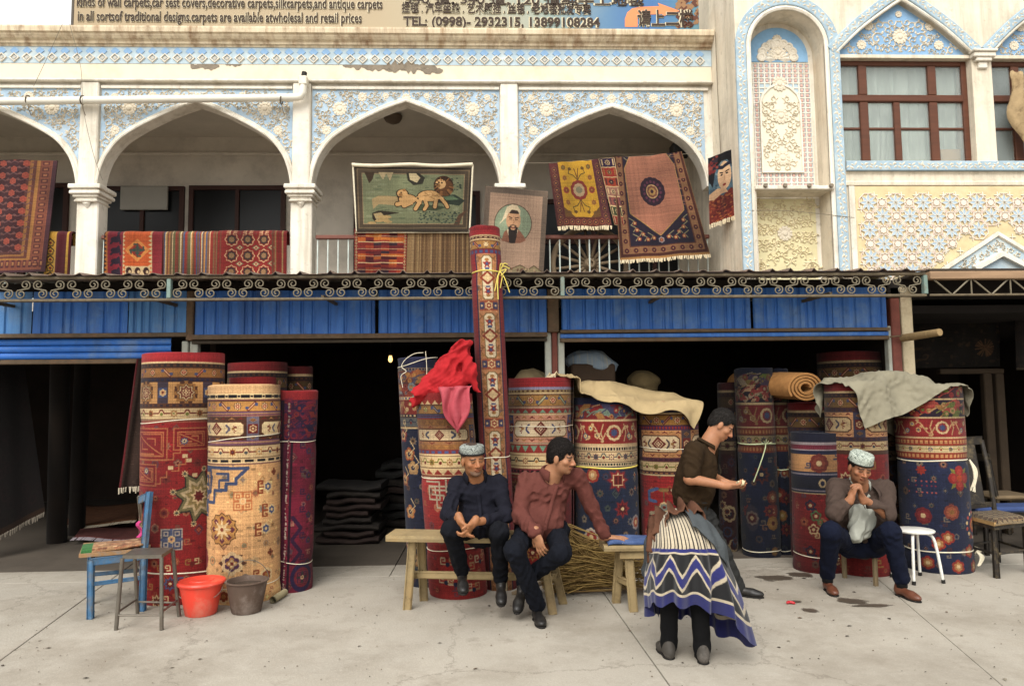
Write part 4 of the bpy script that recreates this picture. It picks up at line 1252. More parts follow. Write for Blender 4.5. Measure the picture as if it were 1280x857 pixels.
# loose cables
CABLE = mat('cable','6b6253',.7)
def cable(pts,r,label):
    mb = MB(); mb.tube(smooth_path(pts,6),r,5); o = mb.build('cable',CABLE,None,pts[0]); tagobj(o,label,'cable')
cable([P(970,38,YL-.2),P(968,110,YL-.18)] and [PXX(894,40,XCOR-.02),PXX(897,110,XCOR-.02),PXX(901,195,XCOR-.02)],.004,'thin cable hanging down the side wall beside the end of the cornice')
cable([P(78,30,YL-.2),P(60,70,YL-.21),P(42,108,YL-.2)],.0025,'thin wire slanting down over the diamond frieze')
cable([P(87,30,YL-.2),P(101,85,YL-.22),P(104,135,YL-.2),P(116,190,YL-.16),P(128,225,YL-.12)],.0025,'long thin wire hanging over the capital of a white column')
cable([P(926,263,YR-.02),P(990,264,YR-.03),P(1068,272,YR-.03)],.003,'thin wire strung across the yellow niche panel')
# ------------------------------------------------------------------ metal canopy with wrought scrollwork
IRON = mat('old_iron','5d5240',.65,.3,20,.15,80,stain='7c6a4e',samt=.5,sscale=12)
TIN = mat('dull_tin','6a5b50',.7,.25,5,.2,40,stain='8a6a5a',samt=.5,sscale=3)
CX0,CX1 = P(-70,360,YC)[0],P(1157,360,YC)[0]
CZ1,CZ0 = P(600,343,YC)[2],P(600,374,YC)[2]
can = thing('metal_canopy','rusty tin canopy with a wrought scrollwork fascia along the shop fronts','canopy',((CX0+CX1)/2,YC,CZ0))
fr = MB(); fr.bbox((CX0,YC-.02,CZ1-.028),(CX1,YC+.03,CZ1),.005); fr.build('top_rail',IRON,can)
fr = MB(); fr.bbox((CX0,YC-.02,CZ0),(CX1,YC+.03,CZ0+.024),.005); fr.build('bottom_rail',IRON,can)
TEALP = mat('teal_flaked_iron','6d8078',.6,.2,15,.1,60,stain='6a5640',samt=.7,sscale=8)
ups = [P(p,360,YC)[0] for p in (212,703,1156)]
for x in ups: MB().bbox((x-.018,YC-.024,CZ0+.024),(x+.018,YC+.026,CZ1-.028),.004).build('upright',TEALP,can)
hh = CZ1-CZ0-.052
def scroll_mesh(name,mir):
    mb = MB(); r0 = hh*.25; pts = []
    # upper spiral (from its eye outwards), a diagonal, the lower spiral inwards
    c1,c2 = np.array([-.018*mir,hh*.5-r0-.003]),np.array([.018*mir,-hh*.5+r0+.003])
    n = 26
    for k in range(n):
        t = k/(n-1); a =-1.0+(2*math.pi*1.38)*(1-t) ; r = r0*(.22+.78*t)
        pts.append(c1+np.array([mir*-r*math.cos(a+.2),r*math.sin(a+.2)]))
    lo_ = [-(p) for p in pts[::-1]]
    allp = np.array(pts+lo_)
    mb.tube([(p[0],0,p[1]) for p in allp],.0062,6)
    return mb.mesh(name,SCM,(0,0,0),smooth=True)
SCM = mat('scroll_iron','6f6654',.5,.25,20,.1,60)
SA,SB = scroll_mesh('scroll',1),scroll_mesh('scroll',-1)
edges = [CX0]+ups
for a,b in zip(edges[:-1],edges[1:]):
    n = max(1,round((b-a-.04)/.1435))
    for k in range(n):
        x = a+.02+(b-a-.04)*(k+.5)/n
        put('scroll',SA if k % 2 else SB,can,x,YC,(CZ0+CZ1)/2-.002)
# corrugated roof sheet: rounded ribs, sloping up to the wall
def roof_sheet(x0,x1,yf,zf,yb_,zb_,parent,per=.215):
    n = int((x1-x0)/per*8); g = np.zeros((n+1,6,3))
    for i in range(n+1):
        x = x0+(x1-x0)*i/n; ph = ((x-x0)/per) % 1
        bump = .028*max(0,math.cos((ph-.5)*2*math.pi*2.4)) if abs(ph-.5)<.105 else 0
        for j in range(6):
            v = j/5; g[i,j] = (x,yf+(yb_-yf)*v,zf+(zb_-zf)*v+bump)
    return MB().sheet(g,0,None,.004).build('roof_sheet',TIN,parent)
xs_ = [CX0,-1.5,1.0,XCOR]
for a,b in zip(xs_[:-1],xs_[1:]): roof_sheet(a,b+.03,YC-.05,CZ1+.004+.006*(a>-2),YL-.01,CZ1+.16,can)
roof_sheet(XCOR+.035,CX1,YC-.05,CZ1+.012,YR-.01,CZ1+.08,can)
for x in np.arange(CX0+.2,CX1,1.55):
    MB().beam((x,YC+.03,CZ0+.04),(x,YS+.1,CZ0+.05),.03,.03).build('bracket_arm',IRON,can)
# neighbour canopy: light lattice truss
nc = thing('truss_canopy','low lattice truss canopy over the next shop with a pale timber edge','canopy',(5.6,YC+.15,CZ0))
YN = YC+.15
tx0,tx1 = P(1161,355,YN)[0],8.2
tz1,tz0 = P(1220,349,YN)[2],P(1220,367,YN)[2]
MB().bbox((tx0,YN-.03,tz1),(tx1,YN+.06,tz1+.075),.006).build('timber_edge',mat('pale_timber','8f745a',.8,.2,6,.2,40,stretch=(.4,4,4)),nc)
MB().bbox((tx0,YN-.012,tz0-.02),(tx1,YN+.012,tz0),.004).build('bottom_chord',IRON,nc)
wx = [P(p,358,YN)[0] for p in (1167,1187,1210,1216,1240,1262,1285)]
zig = [(wx[0],tz1),(wx[1],tz0),(wx[2]+.02,tz1)]
x = tx0+.05; k = 0
while x<tx1-.3:
    MB().tube([(x,YN,tz1),(x+.17,YN,tz0-.01)],.008,6).build('web_bar',SCM,nc); MB().tube([(x+.17,YN,tz0-.01),(x+.34,YN,tz1)],.008,6).build('web_bar',SCM,nc)
    MB().tube([(x+.36,YN,tz1),(x+.36,YN,tz0-.01)],.007,6).build('web_post',SCM,nc)
    x += .38
MB().box((tx0,YN-.02,tz1+.08),(tx1,YR-.04,tz1+.10)).build('roof_board',mat('dark_board','3a3128',.9),nc)

# ------------------------------------------------------------------ shop front: blue corrugated panels, posts, shutter
BLUE = mat('blue_sheet_metal','2f66b2',.55,.16,3,.1,30,stain='5c86b8',samt=.5,sscale=6,stretch=(3,1,.4),spec=.4)
BLUE2 = mat('faded_blue_sheet','4478b0',.55,.12,3,.1,30,stain='5d90bb',samt=.5,sscale=6,stretch=(3,1,.4),spec=.4)
for m_ in (BLUE,BLUE2): weather(m_,'2a3f66',.45,'6d86a0',.4,9,.6)
RUST = mat('rusty_rail','5a4a38',.7,.3,15,.2,60,stain='76533a',samt=.5,sscale=8)
POSTW = mat('post_grey','a5a79c',.75,.15,10,.2,50,stain='6a5a48',samt=.6,sscale=5)
RUSTP = mat('post_rust','6a3a30',.75,.2,10,.2,50)
front = thing('shop_front','blue corrugated metal shop front with dark open doorways and grey posts','shop front',(-.5,YS,0))
def pz(py,px=600): return P(px,py,YS)[2]
ZP1 = pz(362)
ZPB,ZPL,ZPR = pz(417),pz(411,1000),0
def panel(pxl,pxr,pyb,m_,seed):
    """corrugated sheet: narrow uneven vertical folds"""
    x0,x1,z0 = P(pxl,pyb,YS)[0],P(pxr,pyb,YS)[0],P((pxl+pxr)/2,pyb,YS)[2]
    r_ = random.Random(seed); pts = []; x = x0
    while x<x1:
        wv = r_.choice((.05,.085,.1,.13)); 
        pts += [(x,0),(min(x+.012,x1),-.016),(min(x+wv,x1),-.016),(min(x+wv+.012,x1),0)]
        x += wv+.026
    pts = [p for i,p in enumerate(pts) if i==0 or p[0]>pts[i-1][0]+1e-4]
    V = [(p[0],YS+p[1],z0) for p in pts]+[(p[0],YS+p[1],ZP1) for p in pts]; n = len(pts)
    MB().add(V,[(k,k+1,n+k+1,n+k) for k in range(n-1)]).build('panel',m_,front)
for i,(a,b,y,m_) in enumerate(((-80,40,418,BLUE2),(40,160,418,BLUE),(160,233,418,BLUE2),(243,469,418,BLUE),(473,588,416,BLUE),(588,684,416,BLUE),(702,938,412,BLUE),(942,1040,411,BLUE),(1040,1108,411,BLUE))): panel(a,b,y,m_,i)
def hrail(pxl,pxr,py0,py1,y0,y1,m_,nm='rail'):
    a,b = P(pxl,py1,YS),P(pxr,py1,YS); t_ = P((pxl+pxr)/2,py0,YS)[2]; b_ = P((pxl+pxr)/2,py1,YS)[2]
    return MB().bbox((a[0],y0,b_),(b[0],y1,t_),.004).build(nm,m_,front)
hrail(-80,236,417,422,YS-.045,YS+.04,RUST); hrail(240,684,417,423,YS-.045,YS+.04,RUST); hrail(700,1110,411,415,YS-.045,YS+.04,RUST)
hrail(700,1110,416,421,YS-.02,YS+.0,BLUE,'blue_strip'); hrail(700,1110,421.5,426,YS-.03,YS+.03,RUST); hrail(240,684,424,428,YS-.01,YS+.02,mat('dark_rail','3d3429',.8,.2),'lower_rail')
# roller shutter, half open
sx0,sx1 = P(-80,440,YS)[0],P(212,440,YS)[0]
shut = thing('roller_shutter','bright blue roller shutter pulled almost fully up over the left doorway','shutter',((sx0+sx1)/2,YS+.05,pz(450,100)))
zt,zb_ = P(100,423,YS+.05)[2],P(100,449,YS+.05)[2]
prof = MB(); n = 3; sh_ = (zt-zb_)/n
SHB = weather(mat('shutter_blue','2763b4',.5,.1,4,.05,40,spec=.4,stain='4d80ba',samt=.4,sscale=3),'37506e',.4,'7b8ea0',.35,4,1.5)
for k in range(n):
    z0 = zb_+sh_*k
    m = MB(); pr = [(YS+.045,z0+.002),(YS+.028,z0+sh_*.12),(YS+.022,z0+sh_*.5),(YS+.028,z0+sh_*.86),(YS+.045,z0+sh_-.002)]
    V = [(sx0,y,z) for y,z in pr]+[(sx1,y,z) for y,z in pr]; m.add(V,[(i,5+i,6+i,i+1) for i in range(4)]); m.build('slat',SHB,shut,smooth=True)
MB().bbox((sx0,YS+.015,zb_-.045),(sx1,YS+.06,zb_-.001),.006).build('bottom_bar',RUST,shut)
# posts
def post(pxl,pxr,y0,y1,m_,zt_=None,zb__=0):
    a,b = P(pxl,435,(y0+y1)/2)[0],P(pxr,435,(y0+y1)/2)[0]
    MB().bbox((a,y0,zb__),(b,y1,zt_ if zt_ else ZP1),.008).build('post',m_,front)
post(229,237,YS+.02,YS+.10,POSTW,pz(423)); post(239,249,YS+.02,YS+.10,POSTW,pz(423)); post(233,242,YS-.04,YS+.015,RUST,ZP1,pz(423))
post(681,689,YS+.02,YS+.10,POSTW,pz(416)); post(697,705,YS+.02,YS+.10,POSTW,pz(416)); post(689.5,696.5,YS+.0,YS+.08,RUSTP); 
post(685,699,YS-.04,YS-.002,RUST,ZP1,pz(416))
post(1108,1113,YS+.0,YS+.08,POSTW,pz(411)); post(1112.5,1124,YS-.02,YS+.08,RUSTP); post(1125,1139,YS-.03,YS+.09,mat('post_plaster','b8a98c',.9,.15,6,.25,40,stain='6a5540',samt=.7,sscale=4))
# rooms behind
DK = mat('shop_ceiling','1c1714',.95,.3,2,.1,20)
XW0,XW1 =-8.5,8.4
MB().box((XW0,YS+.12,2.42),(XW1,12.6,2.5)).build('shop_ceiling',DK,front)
MB().box((XW0,YS+.02,ZP1-.02),(CX1,YS+.09,CZ1+.05)).build('lintel',DK,front)  # near-black board added behind the scrollwork, standing in for shade under the roof
MB().box((CX1,YS-.02,2.56),(XW1,YS+.09,tz1+.075)).build('lintel',DK,front)  # same dark board added behind the truss, its shade put into the colour
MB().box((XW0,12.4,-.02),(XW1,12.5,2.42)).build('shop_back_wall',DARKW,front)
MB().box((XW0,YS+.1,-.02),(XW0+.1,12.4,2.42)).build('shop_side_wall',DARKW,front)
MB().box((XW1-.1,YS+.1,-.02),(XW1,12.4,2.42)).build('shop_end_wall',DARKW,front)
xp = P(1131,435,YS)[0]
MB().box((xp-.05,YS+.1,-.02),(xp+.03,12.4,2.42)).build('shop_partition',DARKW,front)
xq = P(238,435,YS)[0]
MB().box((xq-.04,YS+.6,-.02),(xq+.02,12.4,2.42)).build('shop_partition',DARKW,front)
# timber pole lashed to the post on the right
a,b = P(1112,421,YS-.1),P(1141,416,YS-.25)
pole = MB(); q0,q1 = P(1137,421,YS-.16),P(1175,415,YS-.5); pole.tube([q0-(q1-q0)*.25,q0,q1],[.038,.038,.034],12)
po = pole.build('timber_pole',mat('pole_wood','8a7350',.85,.2,5,.3,40,stretch=(1,6,1)),None,q0,smooth=True,angle=50); tagobj(po,'short round timber pole sticking out beside the plaster post','pole')
rd = MB(); rd.tube([P(1112,421,YS-.06),P(1140,418,YS-.14)],.009,8).build('iron_rod',RUST,po)
# ------------------------------------------------------------------ rolled carpets
STRING = mat('string_white','cfc6ae',.8,.1)
STRINGY = mat('string_yellow','c9b65a',.7,.1)
RSEED = [100]
def vnoise(a,seed):
    r_ = random.Random(seed); return sum(math.sin(a*(k+1)+r_.uniform(0,6.28))*r_.uniform(.3,1)/(k+1) for k in range(4))/2
class Roll:
    """a standing rolled carpet. px bounds of its front, its top and the foot of its front in the photo give its place"""
    def __init__(s,name,label,xl,xr,top,foot,Yf=None,shift=0,squash=1.0,r=None):
        s.name,s.label = name,label
        if shift==0: shift = random.Random(int(xl*7+top)).uniform(-4.5,4.5)
        s.xc,s.hw,s.top,s.foot,s.shift = (xl+xr)/2,(xr-xl)/2,top,foot,shift
        if Yf is None: Yf = G(s.xc,foot)[1]
        rr = s.hw/FPX*Yf
        for _ in range(4): rr = s.hw/FPX*(Yf+rr*squash)
        s.r = r or rr*.99
        s.Yc = Yf+s.r*squash
        s.sq = squash
        pt = P(s.xc,top,s.Yc-s.r*squash*.6)
        s.h = pt[2]; s.xt = P(s.xc,top,s.Yc)[0]; s.xb = s.xt
        if shift: s.xb = s.xt+shift*s.Yc/FPX
        s.t = Tex(2*math.pi*s.r,s.h,RED,200 if s.h<2.3 else 150)
        zb = 0
        s.pb = P(s.xc,foot,Yf)
        s._z = lambda py: P(s.xc,py,s.Yc-s.r*squash*.9)[2]
    def K(s,px,py):
        z = s._z(py); sh = s.shift*(1-z/s.h) if s.shift else 0
        return (s.r*math.asin(max(-.97,min(.97,(px-s.xc-sh)/s.hw))),z)
    def m(s,px): return px*s.Yc/FPX
    def bands(s,bl):
        for b in bl:
            y1,y0 = s._z(b[0]),s._z(b[1])
            kw = b[-1] if isinstance(b[-1],dict) else {}
            ar = b[3:-1] if isinstance(b[-1],dict) else b[3:]
            b[2](s.t,y0,y1,*ar,**kw)
        return s
    def build(s,ties=(),seed=None,gain=1.0,tie_mat=None,lap=None,group='rolled carpets standing at the shop front',lumpy=.020,mat_=None,tops=None):
        RSEED[0] += 1; seed = seed or RSEED[0]
        t = s.t; t.finish(seed)
        mt = mat_ or tex_mat(s.name+'_weave_%d' % seed,t,gain=gain)
        th_ = thing(s.name,s.label,'carpet roll',(s.xb,s.Yc,0),group)
        nu,nz = 72,40
        lap = 2.6 if lap is None else lap                # angle of the loose outer edge, from the front
        zts = [s._z(ti[0]) for ti in ties]
        def tie_in(z): return sum(.010*math.exp(-((z-q)/.045)**2) for q in zts)
        def rad(a,z):
            q = (a-lap) % (2*math.pi)/(2*math.pi)
            return s.r*(1+lumpy*vnoise(a,seed)+lumpy*.8*vnoise(z*3.1+a,seed+5))-.016*q-tie_in(z)
        def pos(a,z,rr=None,k=1.0):
            rr = rad(a,z)*k if rr is None else rr
            cx = s.xb+(s.xt-s.xb)*z/s.h
            return (cx+rr*math.sin(a),s.Yc-rr*s.sq*math.cos(a),z)
        g = np.zeros((nu+1,nz,3)); uv = np.zeros((nu+1,nz,2))
        for i in range(nu+1):
            a = lap+2*math.pi*(i/nu)*.9999 
            for j in range(nz):
                z = s.h*j/(nz-1)
                zz = z+(.020*vnoise(a*1.0,seed+9) if j==nz-1 else 0) 
                k = 1+.022*math.exp(-z/.12)-.03*max(0,1-z/.03) 
                g[i,j] = pos(a,min(z,s.h),None,k); g[i,j,2] = max(0.0,zz) 
                am = (a+math.pi) % (2*math.pi)-math.pi
                uv[i,j] = ((am*s.r+t.ox)/t.w,min(z/s.h,.9995))
        # keep the texture seam behind: unwrap u where it jumps
        mb = MB()
        idx = np.arange((nu+1)*nz).reshape(nu+1,nz)
        V = g.reshape(-1,3); F,U = [],[]
        for i in range(nu):
            for j in range(nz-1):
                F.append((int(idx[i,j]),int(idx[i+1,j]),int(idx[i+1,j+1]),int(idx[i,j+1])))
        mb.add(V,F,0,[tuple(q) for q in uv.reshape(-1,2)])
        for fi,f in enumerate(mb.uv):
            us = [q[0] for q in f]
            if max(us)-min(us)>.5: mb.uv[fi] = [(q[0]+1 if q[0]<.5 else q[0],q[1]) for q in f]
        # spiral of layers on top
        rings = [1.0]; 
        while rings[-1]>.12: rings.append(rings[-1]-.028/s.r)
        V,F = [],[]; n2 = 48
        for k,q in enumerate(rings):
            for lip in (0,1):
                for i in range(n2):
                    a = 2*math.pi*i/n2
                    rr = rad(a,s.h)*q-(0.0 if lip==0 else .016)
                    rr = max(rr,.004)
                    dz = .010*vnoise(a+k*.7,seed+k)+(-.004 if k else 0)
                    if k==0 and lip==0: dz = .020*vnoise(a,seed+9)
                    p = pos(a,s.h,rr); V.append((p[0],p[1],s.h+dz+.002*(lip==1)))
                if lip==1:
                    for i in range(n2):                       # gap between two layers
                        a = 2*math.pi*i/n2
                        rr = max(rad(a,s.h)*q-.021,.003); p = pos(a,s.h,rr); V.append((p[0],p[1],s.h-.022))
        m_ = len(V) // n2
        for k in range(m_-1):
            for i in range(n2): F.append((k*n2+i,k*n2+(i+1) % n2,(k+1)*n2+(i+1) % n2,(k+1)*n2+i))
        F.append([(m_-1)*n2+i for i in range(n2)])
        mb.add(V,F,0,[(.5,.998)]*len(V))
        body = mb.build('carpet',mt,th_,smooth=True,angle=45)
        for ti in ties:
            py = ti[0]; slope = ti[1] if len(ti)>1 else 0; m2 = ti[2] if len(ti)>2 else (tie_mat or STRING)
            z0 = s._z(py); r0 = .0035 if len(ti)<4 else ti[3]
            pts = []
            for i in range(48):
                a = 2*math.pi*i/48; z = z0+slope*s.m(1)*s.hw*math.sin(a)+.004*math.sin(3*a+seed)
                p = pos(a,z); q = rad(a,z)+.002; p = pos(a,z,q); pts.append(p)
            MB().tube(pts,r0,5,closed=True).build('tie_string',m2,th_)
        s.obj = th_; s.pos = pos; s.rad = rad
        return th_

def fillf(t,c,n=420):
    """ground colour with faint tone-on-tone knots and sprigs"""
    c = t.c(c); t.a[:] = c; r_ = random.Random(int(c.sum()*1000)+t.nx)
    for k in range(n):
        x,y = r_.uniform(-t.w/2,t.w/2),r_.uniform(0,t.h); cc = np.clip(c*r_.choice((.72,.82,1.16,1.3)),0,1); s_ = r_.uniform(.008,.02); q = r_.random()
        if q<.4: t.rect(x-s_,y-s_*.5,x+s_,y+s_*.5,cc)
        elif q<.7: t.line([(x-s_,y),(x,y+s_),(x+s_,y)],.007,cc)
        else: t.star(x,y,s_*1.3,s_*.6,4,cc)
    pal = [t.c(q) for q in (GLD,'b8a078','3c4a70','6a2a24','5a6a58','c07a4a')]
    for j in range(int(t.h/.13)):
        for i in range(int(t.w/.17)):
            x,y =-t.w/2+(i+.5+.5*(j % 2))*.17+r_.uniform(-.02,.02),(j+.5)*.13+r_.uniform(-.015,.015); p1,p2 = r_.choice(pal),r_.choice(pal); m1,m2 = c*.45+p1*.55,c*.35+p2*.65; R_ = r_.uniform(.026,.044); q = r_.random()
            if q<.3: m_rosette(t,x,y,R_,m1,m2,c*.6,r_.choice((5,6,8)))
            elif q<.55: m_star(t,x,y,R_,m1,m2,c*.6)
            elif q<.75: m_dia(t,x,y,R_,R_*1.2,m1,c*.8,m2)
            else: m_hook(t,x-R_,y,R_*1.3,m1,1,r_.choice((-1,1))); m_hook(t,x+R_,y,R_*1.3,m2,-1,r_.choice((-1,1)))
GRP = 'rolled carpets standing at the shop front'
# --- tall red roll on the left
a = Roll('rolled_carpet','big crimson carpet roll with red maze motif and gold star borders, beside the cream roll',183,279,441,757)
t = a.t; fillf(t,'96181c')
a.bands([(430,452,b_solid,'b01f2a'),(452,454,b_solid,CRM),(454,459,b_dash,'2a1c1c',BRN,.05),(459,472,b_slash,GLD,RED,RED,CRM,.26,.12),(472,477,b_dash,'3a2530',NVY,.045),(477,504,b_med,'c99455',DRED,'3c3248',BLU,.36,.14),(504,509,b_dash,BRN,'2a1c2c',.05),(509,524,b_flor,CRM,GLD,DRED,GRN,.2,.05),(524,528,b_lines,['a77a62','7d3030','a04a3a'])])
lc = 'b9653c'
def maze(t,K,x0,y0,x1,y1,c1=lc,bgc='8c1519'):
    (a0,b0),(a1,b1) = K(x0,y0),K(x1,y1); w_ = .011
    t.rect(a0,b1,a1,b0,bgc)
    for k in range(2):
        o = .03*k; t.line([(a0+o,b1+o),(a1-o,b1+o),(a1-o,b0-o),(a0+o,b0-o)],w_,c1,True)
    for (u,v) in ((1,1),(-1,-1)):
        cx,cy = (a0+a1)/2,(b0+b1)/2; W_,H_ = (a1-a0)/2-.045,(b0-b1)/2-.045
        t.line([(cx-u*W_,cy+v*H_),(cx+u*W_,cy-v*H_)],w_,c1)
        t.line([(cx-u*W_*.5,cy+v*H_),(cx+u*W_,cy+v*H_),(cx+u*W_,cy-v*H_*.6)],w_,c1)
        t.line([(cx-u*W_*.0,cy+v*H_*.55),(cx+u*W_*.6,cy+v*H_*.55),(cx+u*W_*.6,cy-v*H_*.1)],w_,c1)
maze(t,a.K,189,535,233,574); maze(t,a.K,240,535,272,562); maze(t,a.K,189,580,220,606)
for (px,py) in ((206,588),(251,551)): m_star(t,*a.K(px,py),.035,BLU,CRM,NVY)
for (px,py) in ((252,570),(237,584),(262,594),(256,575)): x,y = a.K(px,py); t.rect(x-.02,y-.015,x+.02,y+.015,CRM)
for (px,py) in ((240,566),(246,580),(226,596)): x,y = a.K(px,py); t.line([(x-.05,y-.05),(x,y-.05),(x,y),(x+.05,y),(x+.05,y+.05)],.011,lc)
x,y = a.K(266,621)
for r_,c in ((.21,'2c2a24'),(.19,'6f6a45'),(.15,'b9a884'),(.11,'8a7a48'),(.07,CRM),(.045,DRED)): t.star(x,y,r_,r_*.62,8,c,.2,1.1)
for k in range(8): q = 2*math.pi*k/8+.2; m_star(t,x+.2*math.sin(q),y+.22*math.cos(q),.028,CRM,'6f6a45',NVY)
m_quat(t,*a.K(240,673),.085,'a9a0a0','3d4a78','4a5a90')
x,y = a.K(199,650); t.line([(x,y-.17),(x,y+.1)],.03,GLD); m_dia(t,x,y-.05,.05,.05,GLD,BRN,CRM); m_hook(t,x+.03,y-.07,.07,CRM,1,-1); m_hook(t,x-.05,y+.02,.05,CRM,-1,-1); m_dia(t,x+.08,y+.05,.05,.07,PRP,DRED,BLU)
for (px,py) in ((205,705),(232,712),(262,706)): x,y = a.K(px,py); m_hook(t,x,y,.05,CRM,1,1); m_hook(t,x,y,.05,GLD,-1,1); t.disc(x,y,.02,.02,DRED)
for (px,py,c) in ((207,735,GLD),(240,728,BLU),(225,750,CRM),(262,742,CRM),(190,742,GRN)): x,y = a.K(px,py); m_star(t,x,y,.06,c,DRED,CRM); m_hook(t,x+.04,y,.05,c)
for py in range(540,750,14): x,y = a.K(184,py); m_dia(t,x,y,.045,.03,PRP,GLD,NVY)
R_A = a; a.build([(526,.06),(716,-.05,STRING,.006)],lap=-1.42)
# --- cream roll
a = Roll('rolled_carpet','cream carpet roll with blue key corner and brown flowers, behind the brown bucket',262,350,481,756)
t = a.t; fillf(t,'d5a56e')
a.bands([(470,492,b_solid,'cba577'),(492,499,b_dash,CRM,BLK,.1,0,.7,BLK),(499,501,b_solid,'7d4a48'),(501,515,b_slash,'b98440',RED,RED,CRM,.22,.04),(515,521,b_lines,['5a3a68','a07a58','6a3a58','8a5a50']),(521,551,b_cart,'4a2c20','d8c69c',DRED,'5d5a78',BRN,{'per': .62,'ph':-.15}),(551,557,b_lines,['6a3a68','a9805a','7a4a68','5a3a50']),(557,573,b_flor,CRM,'b07a36',DRED,'4a5058',.21,.0),(573,579,b_dash,CRM,BLK,.1,.03,.7,CRM),(579,581,b_solid,'8a5a58')])
bl = '33457a'
for (x0,y0,s_,w_) in ((262,588,.17,.024),(264,606,.14,.022),(262,626,.12,.022)):
    x,y = a.K(x0,y0); m_key(t,x,y,s_*1.0,w_,bl,1,-1)
x0,y0 = a.K(262,583)
t.line([a.K(262,584),a.K(325,585),a.K(312,598),a.K(312,604),a.K(300,604),a.K(300,612),a.K(284,613),a.K(284,628),a.K(272,628),a.K(272,640)],.026,bl)
t.line([a.K(287,592),a.K(303,592),a.K(303,600),a.K(291,600),a.K(291,609)],.02,bl); t.line([a.K(262,632),a.K(278,612),a.K(280,596)],.02,bl)
m_quat(t,*a.K(320,626),.075,'b5673a','d5a56e','b5673a')
x,y = a.K(296,661); 
for r_,c in ((.135,'5a3a1c'),(.125,'b07f3e')): t.star(x,y,r_,r_*.86,12,c)
for k in range(8): q = 2*math.pi*k/8; m_dia(t,x+.085*math.sin(q),y+.085*math.cos(q),.025,.025,'6a2a30',PRP,'6a2a30')
t.star(x,y,.09,.035,8,CRM); t.disc(x,y,.015,.015,'8a3a20')
x,y = a.K(309,703); t.star(x,y,.12,.08,8,BRN,0,.8); m_rosette(t,x,y,.09,CRM,PRP,GLD,6); m_rosette(t,x,y,.045,'b07f3e',CRM,DRED,4)
for (px,py) in ((342,610),(346,640),(341,663)): x,y = a.K(px,py); m_hook(t,x,y,.06,'8a3a1c',-1,1); m_hook(t,x,y,.06,'8a3a1c',-1,-1); m_rosette(t,x+.03,y,.045,CRM,BLU,CRM,6)
for (px,py) in ((349,592),(348,694)): m_rosette(t,*a.K(px,py),.03,'7a3418','8a3a1c',BRN,4)
m_rosette(t,*a.K(269,700),.09,'8a1a1c','9c1a20',DRED,8)
for (px,py) in ((345,722),(330,740),(300,744),(275,735)): x,y = a.K(px,py); m_rosette(t,x,y,.06,CRM,'8a3a1c',GLD,6); m_hook(t,x-.05,y,.06,'8a3a1c',-1,1)
R_B = a; a.build([(548,.10),(735,.05)],lap=3.0,gain=1.12)
# --- purple roll
a = Roll('rolled_carpet','narrow magenta and purple carpet roll with white fringed lap, beside the cream roll',346,397,488,741)
t = a.t; fillf(t,'7c1334')
a.bands([(480,500,b_solid,'a81c26'),(500,549,b_mosaic,['6a1640','8a1a3c','4a1a58','2c1a50','9c2a2c'],300,5,'3c1440'),(549,552,b_solid,'3c1440')])
for py in (560,590,618,640,672,700): x,y = a.K(388,py); m_hook(t,x,y,.05,'3a1444',-1,1); m_rosette(t,x+.03,y-.03,.03,'4a1a60','2c3a30','7c1334',5)
for (px,py) in ((381,660),(381,690)): x,y = a.K(px,py); t.line([(x-.05,y+.09),(x+.02,y),(x-.05,y-.09)],.03,'35123f')
x,y = a.K(385,722); t.disc(x,y,.1,.12,'2a1a50'); t.disc(x,y,.07,.08,'7a1a30'); m_quat(t,x,y,.05,'8a2a3c','4a1440','2c3a30')
x0 = a.K(370,600)[0]; t.rect(-9,0,x0-.03,a._z(552),'551033'); t.rect(x0-.1,0,x0-.08,a._z(500),'2c0c24'); t.rect(x0-.0,0,x0+.02,a._z(552),'2a0c24')
rgz = random.Random(4)
for k in range(200): yy = rgz.uniform(0,a._z(505)); t.rect(x0-.03+rgz.uniform(-.01,.01),yy,x0-.03+rgz.uniform(.004,.02),yy+rgz.uniform(.004,.016),'b5a8a8')
R_C = a; a.build([(552,0),(703,-.12)],lap=-.12)
# --- rolls behind them
def simple(label,xl,xr,top,foot,cols,Yf=None,seed=1,ties=(),gain=.95,**kw):
    a = Roll('rolled_carpet',label,xl,xr,top,foot,Yf,**kw); t = a.t; fillf(t,cols[1])
    a.bands([(top-12,top+10,b_solid,cols[0]),(top+10,top+13,b_solid,CRM),(top+13,top+18,b_dash,'2a1c24',cols[3],.05),(top+18,top+32,b_slash,cols[2],RED,RED,CRM,.22,.05*seed),(top+32,top+37,b_dash,'3a2440',cols[3],.05),(top+37,top+68,b_cart,PEA,CRM,DRED,'3c3a5c',BRN,{'per': .6,'ph': .1*seed}),(top+68,top+73,b_dash,'3a2440',cols[3],.05),(top+73,top+86,b_flor,CRM,cols[2],DRED,NVY,.2,.04*seed),(top+86,top+90,b_solid,BRN)])
    rg = random.Random(seed)
    for k in range(26):
        x,y = rg.uniform(-a.t.w/2,a.t.w/2),rg.uniform(.05,max(.1,a._z(top+95))); q = rg.random()
        if q<.4: m_rosette(t,x,y,rg.uniform(.05,.09),rg.choice([CRM,GLD,BLU]),cols[1],NVY,8)
        elif q<.7: m_star(t,x,y,rg.uniform(.05,.08),rg.choice([GLD,BLU,CRM]),DRED,NVY)
        else: m_hook(t,x,y,.07,GLD,rg.choice((-1,1)),1)
    a.build(ties,gain=gain); return a
simple('red topped carpet roll standing behind the cream and crimson rolls',286,359,453,720,('8c1a20','7c1418','80602e',BRN),seed=2)
simple('dark carpet roll with a red rim behind the magenta roll',358,392,458,705,('6a161a','40121a','5a4426',BRN),seed=3)
simple('short bright red carpet roll wedged behind the cream roll',288,346,471,728,('b01c22','8c1519','80602e',BRN),seed=4)

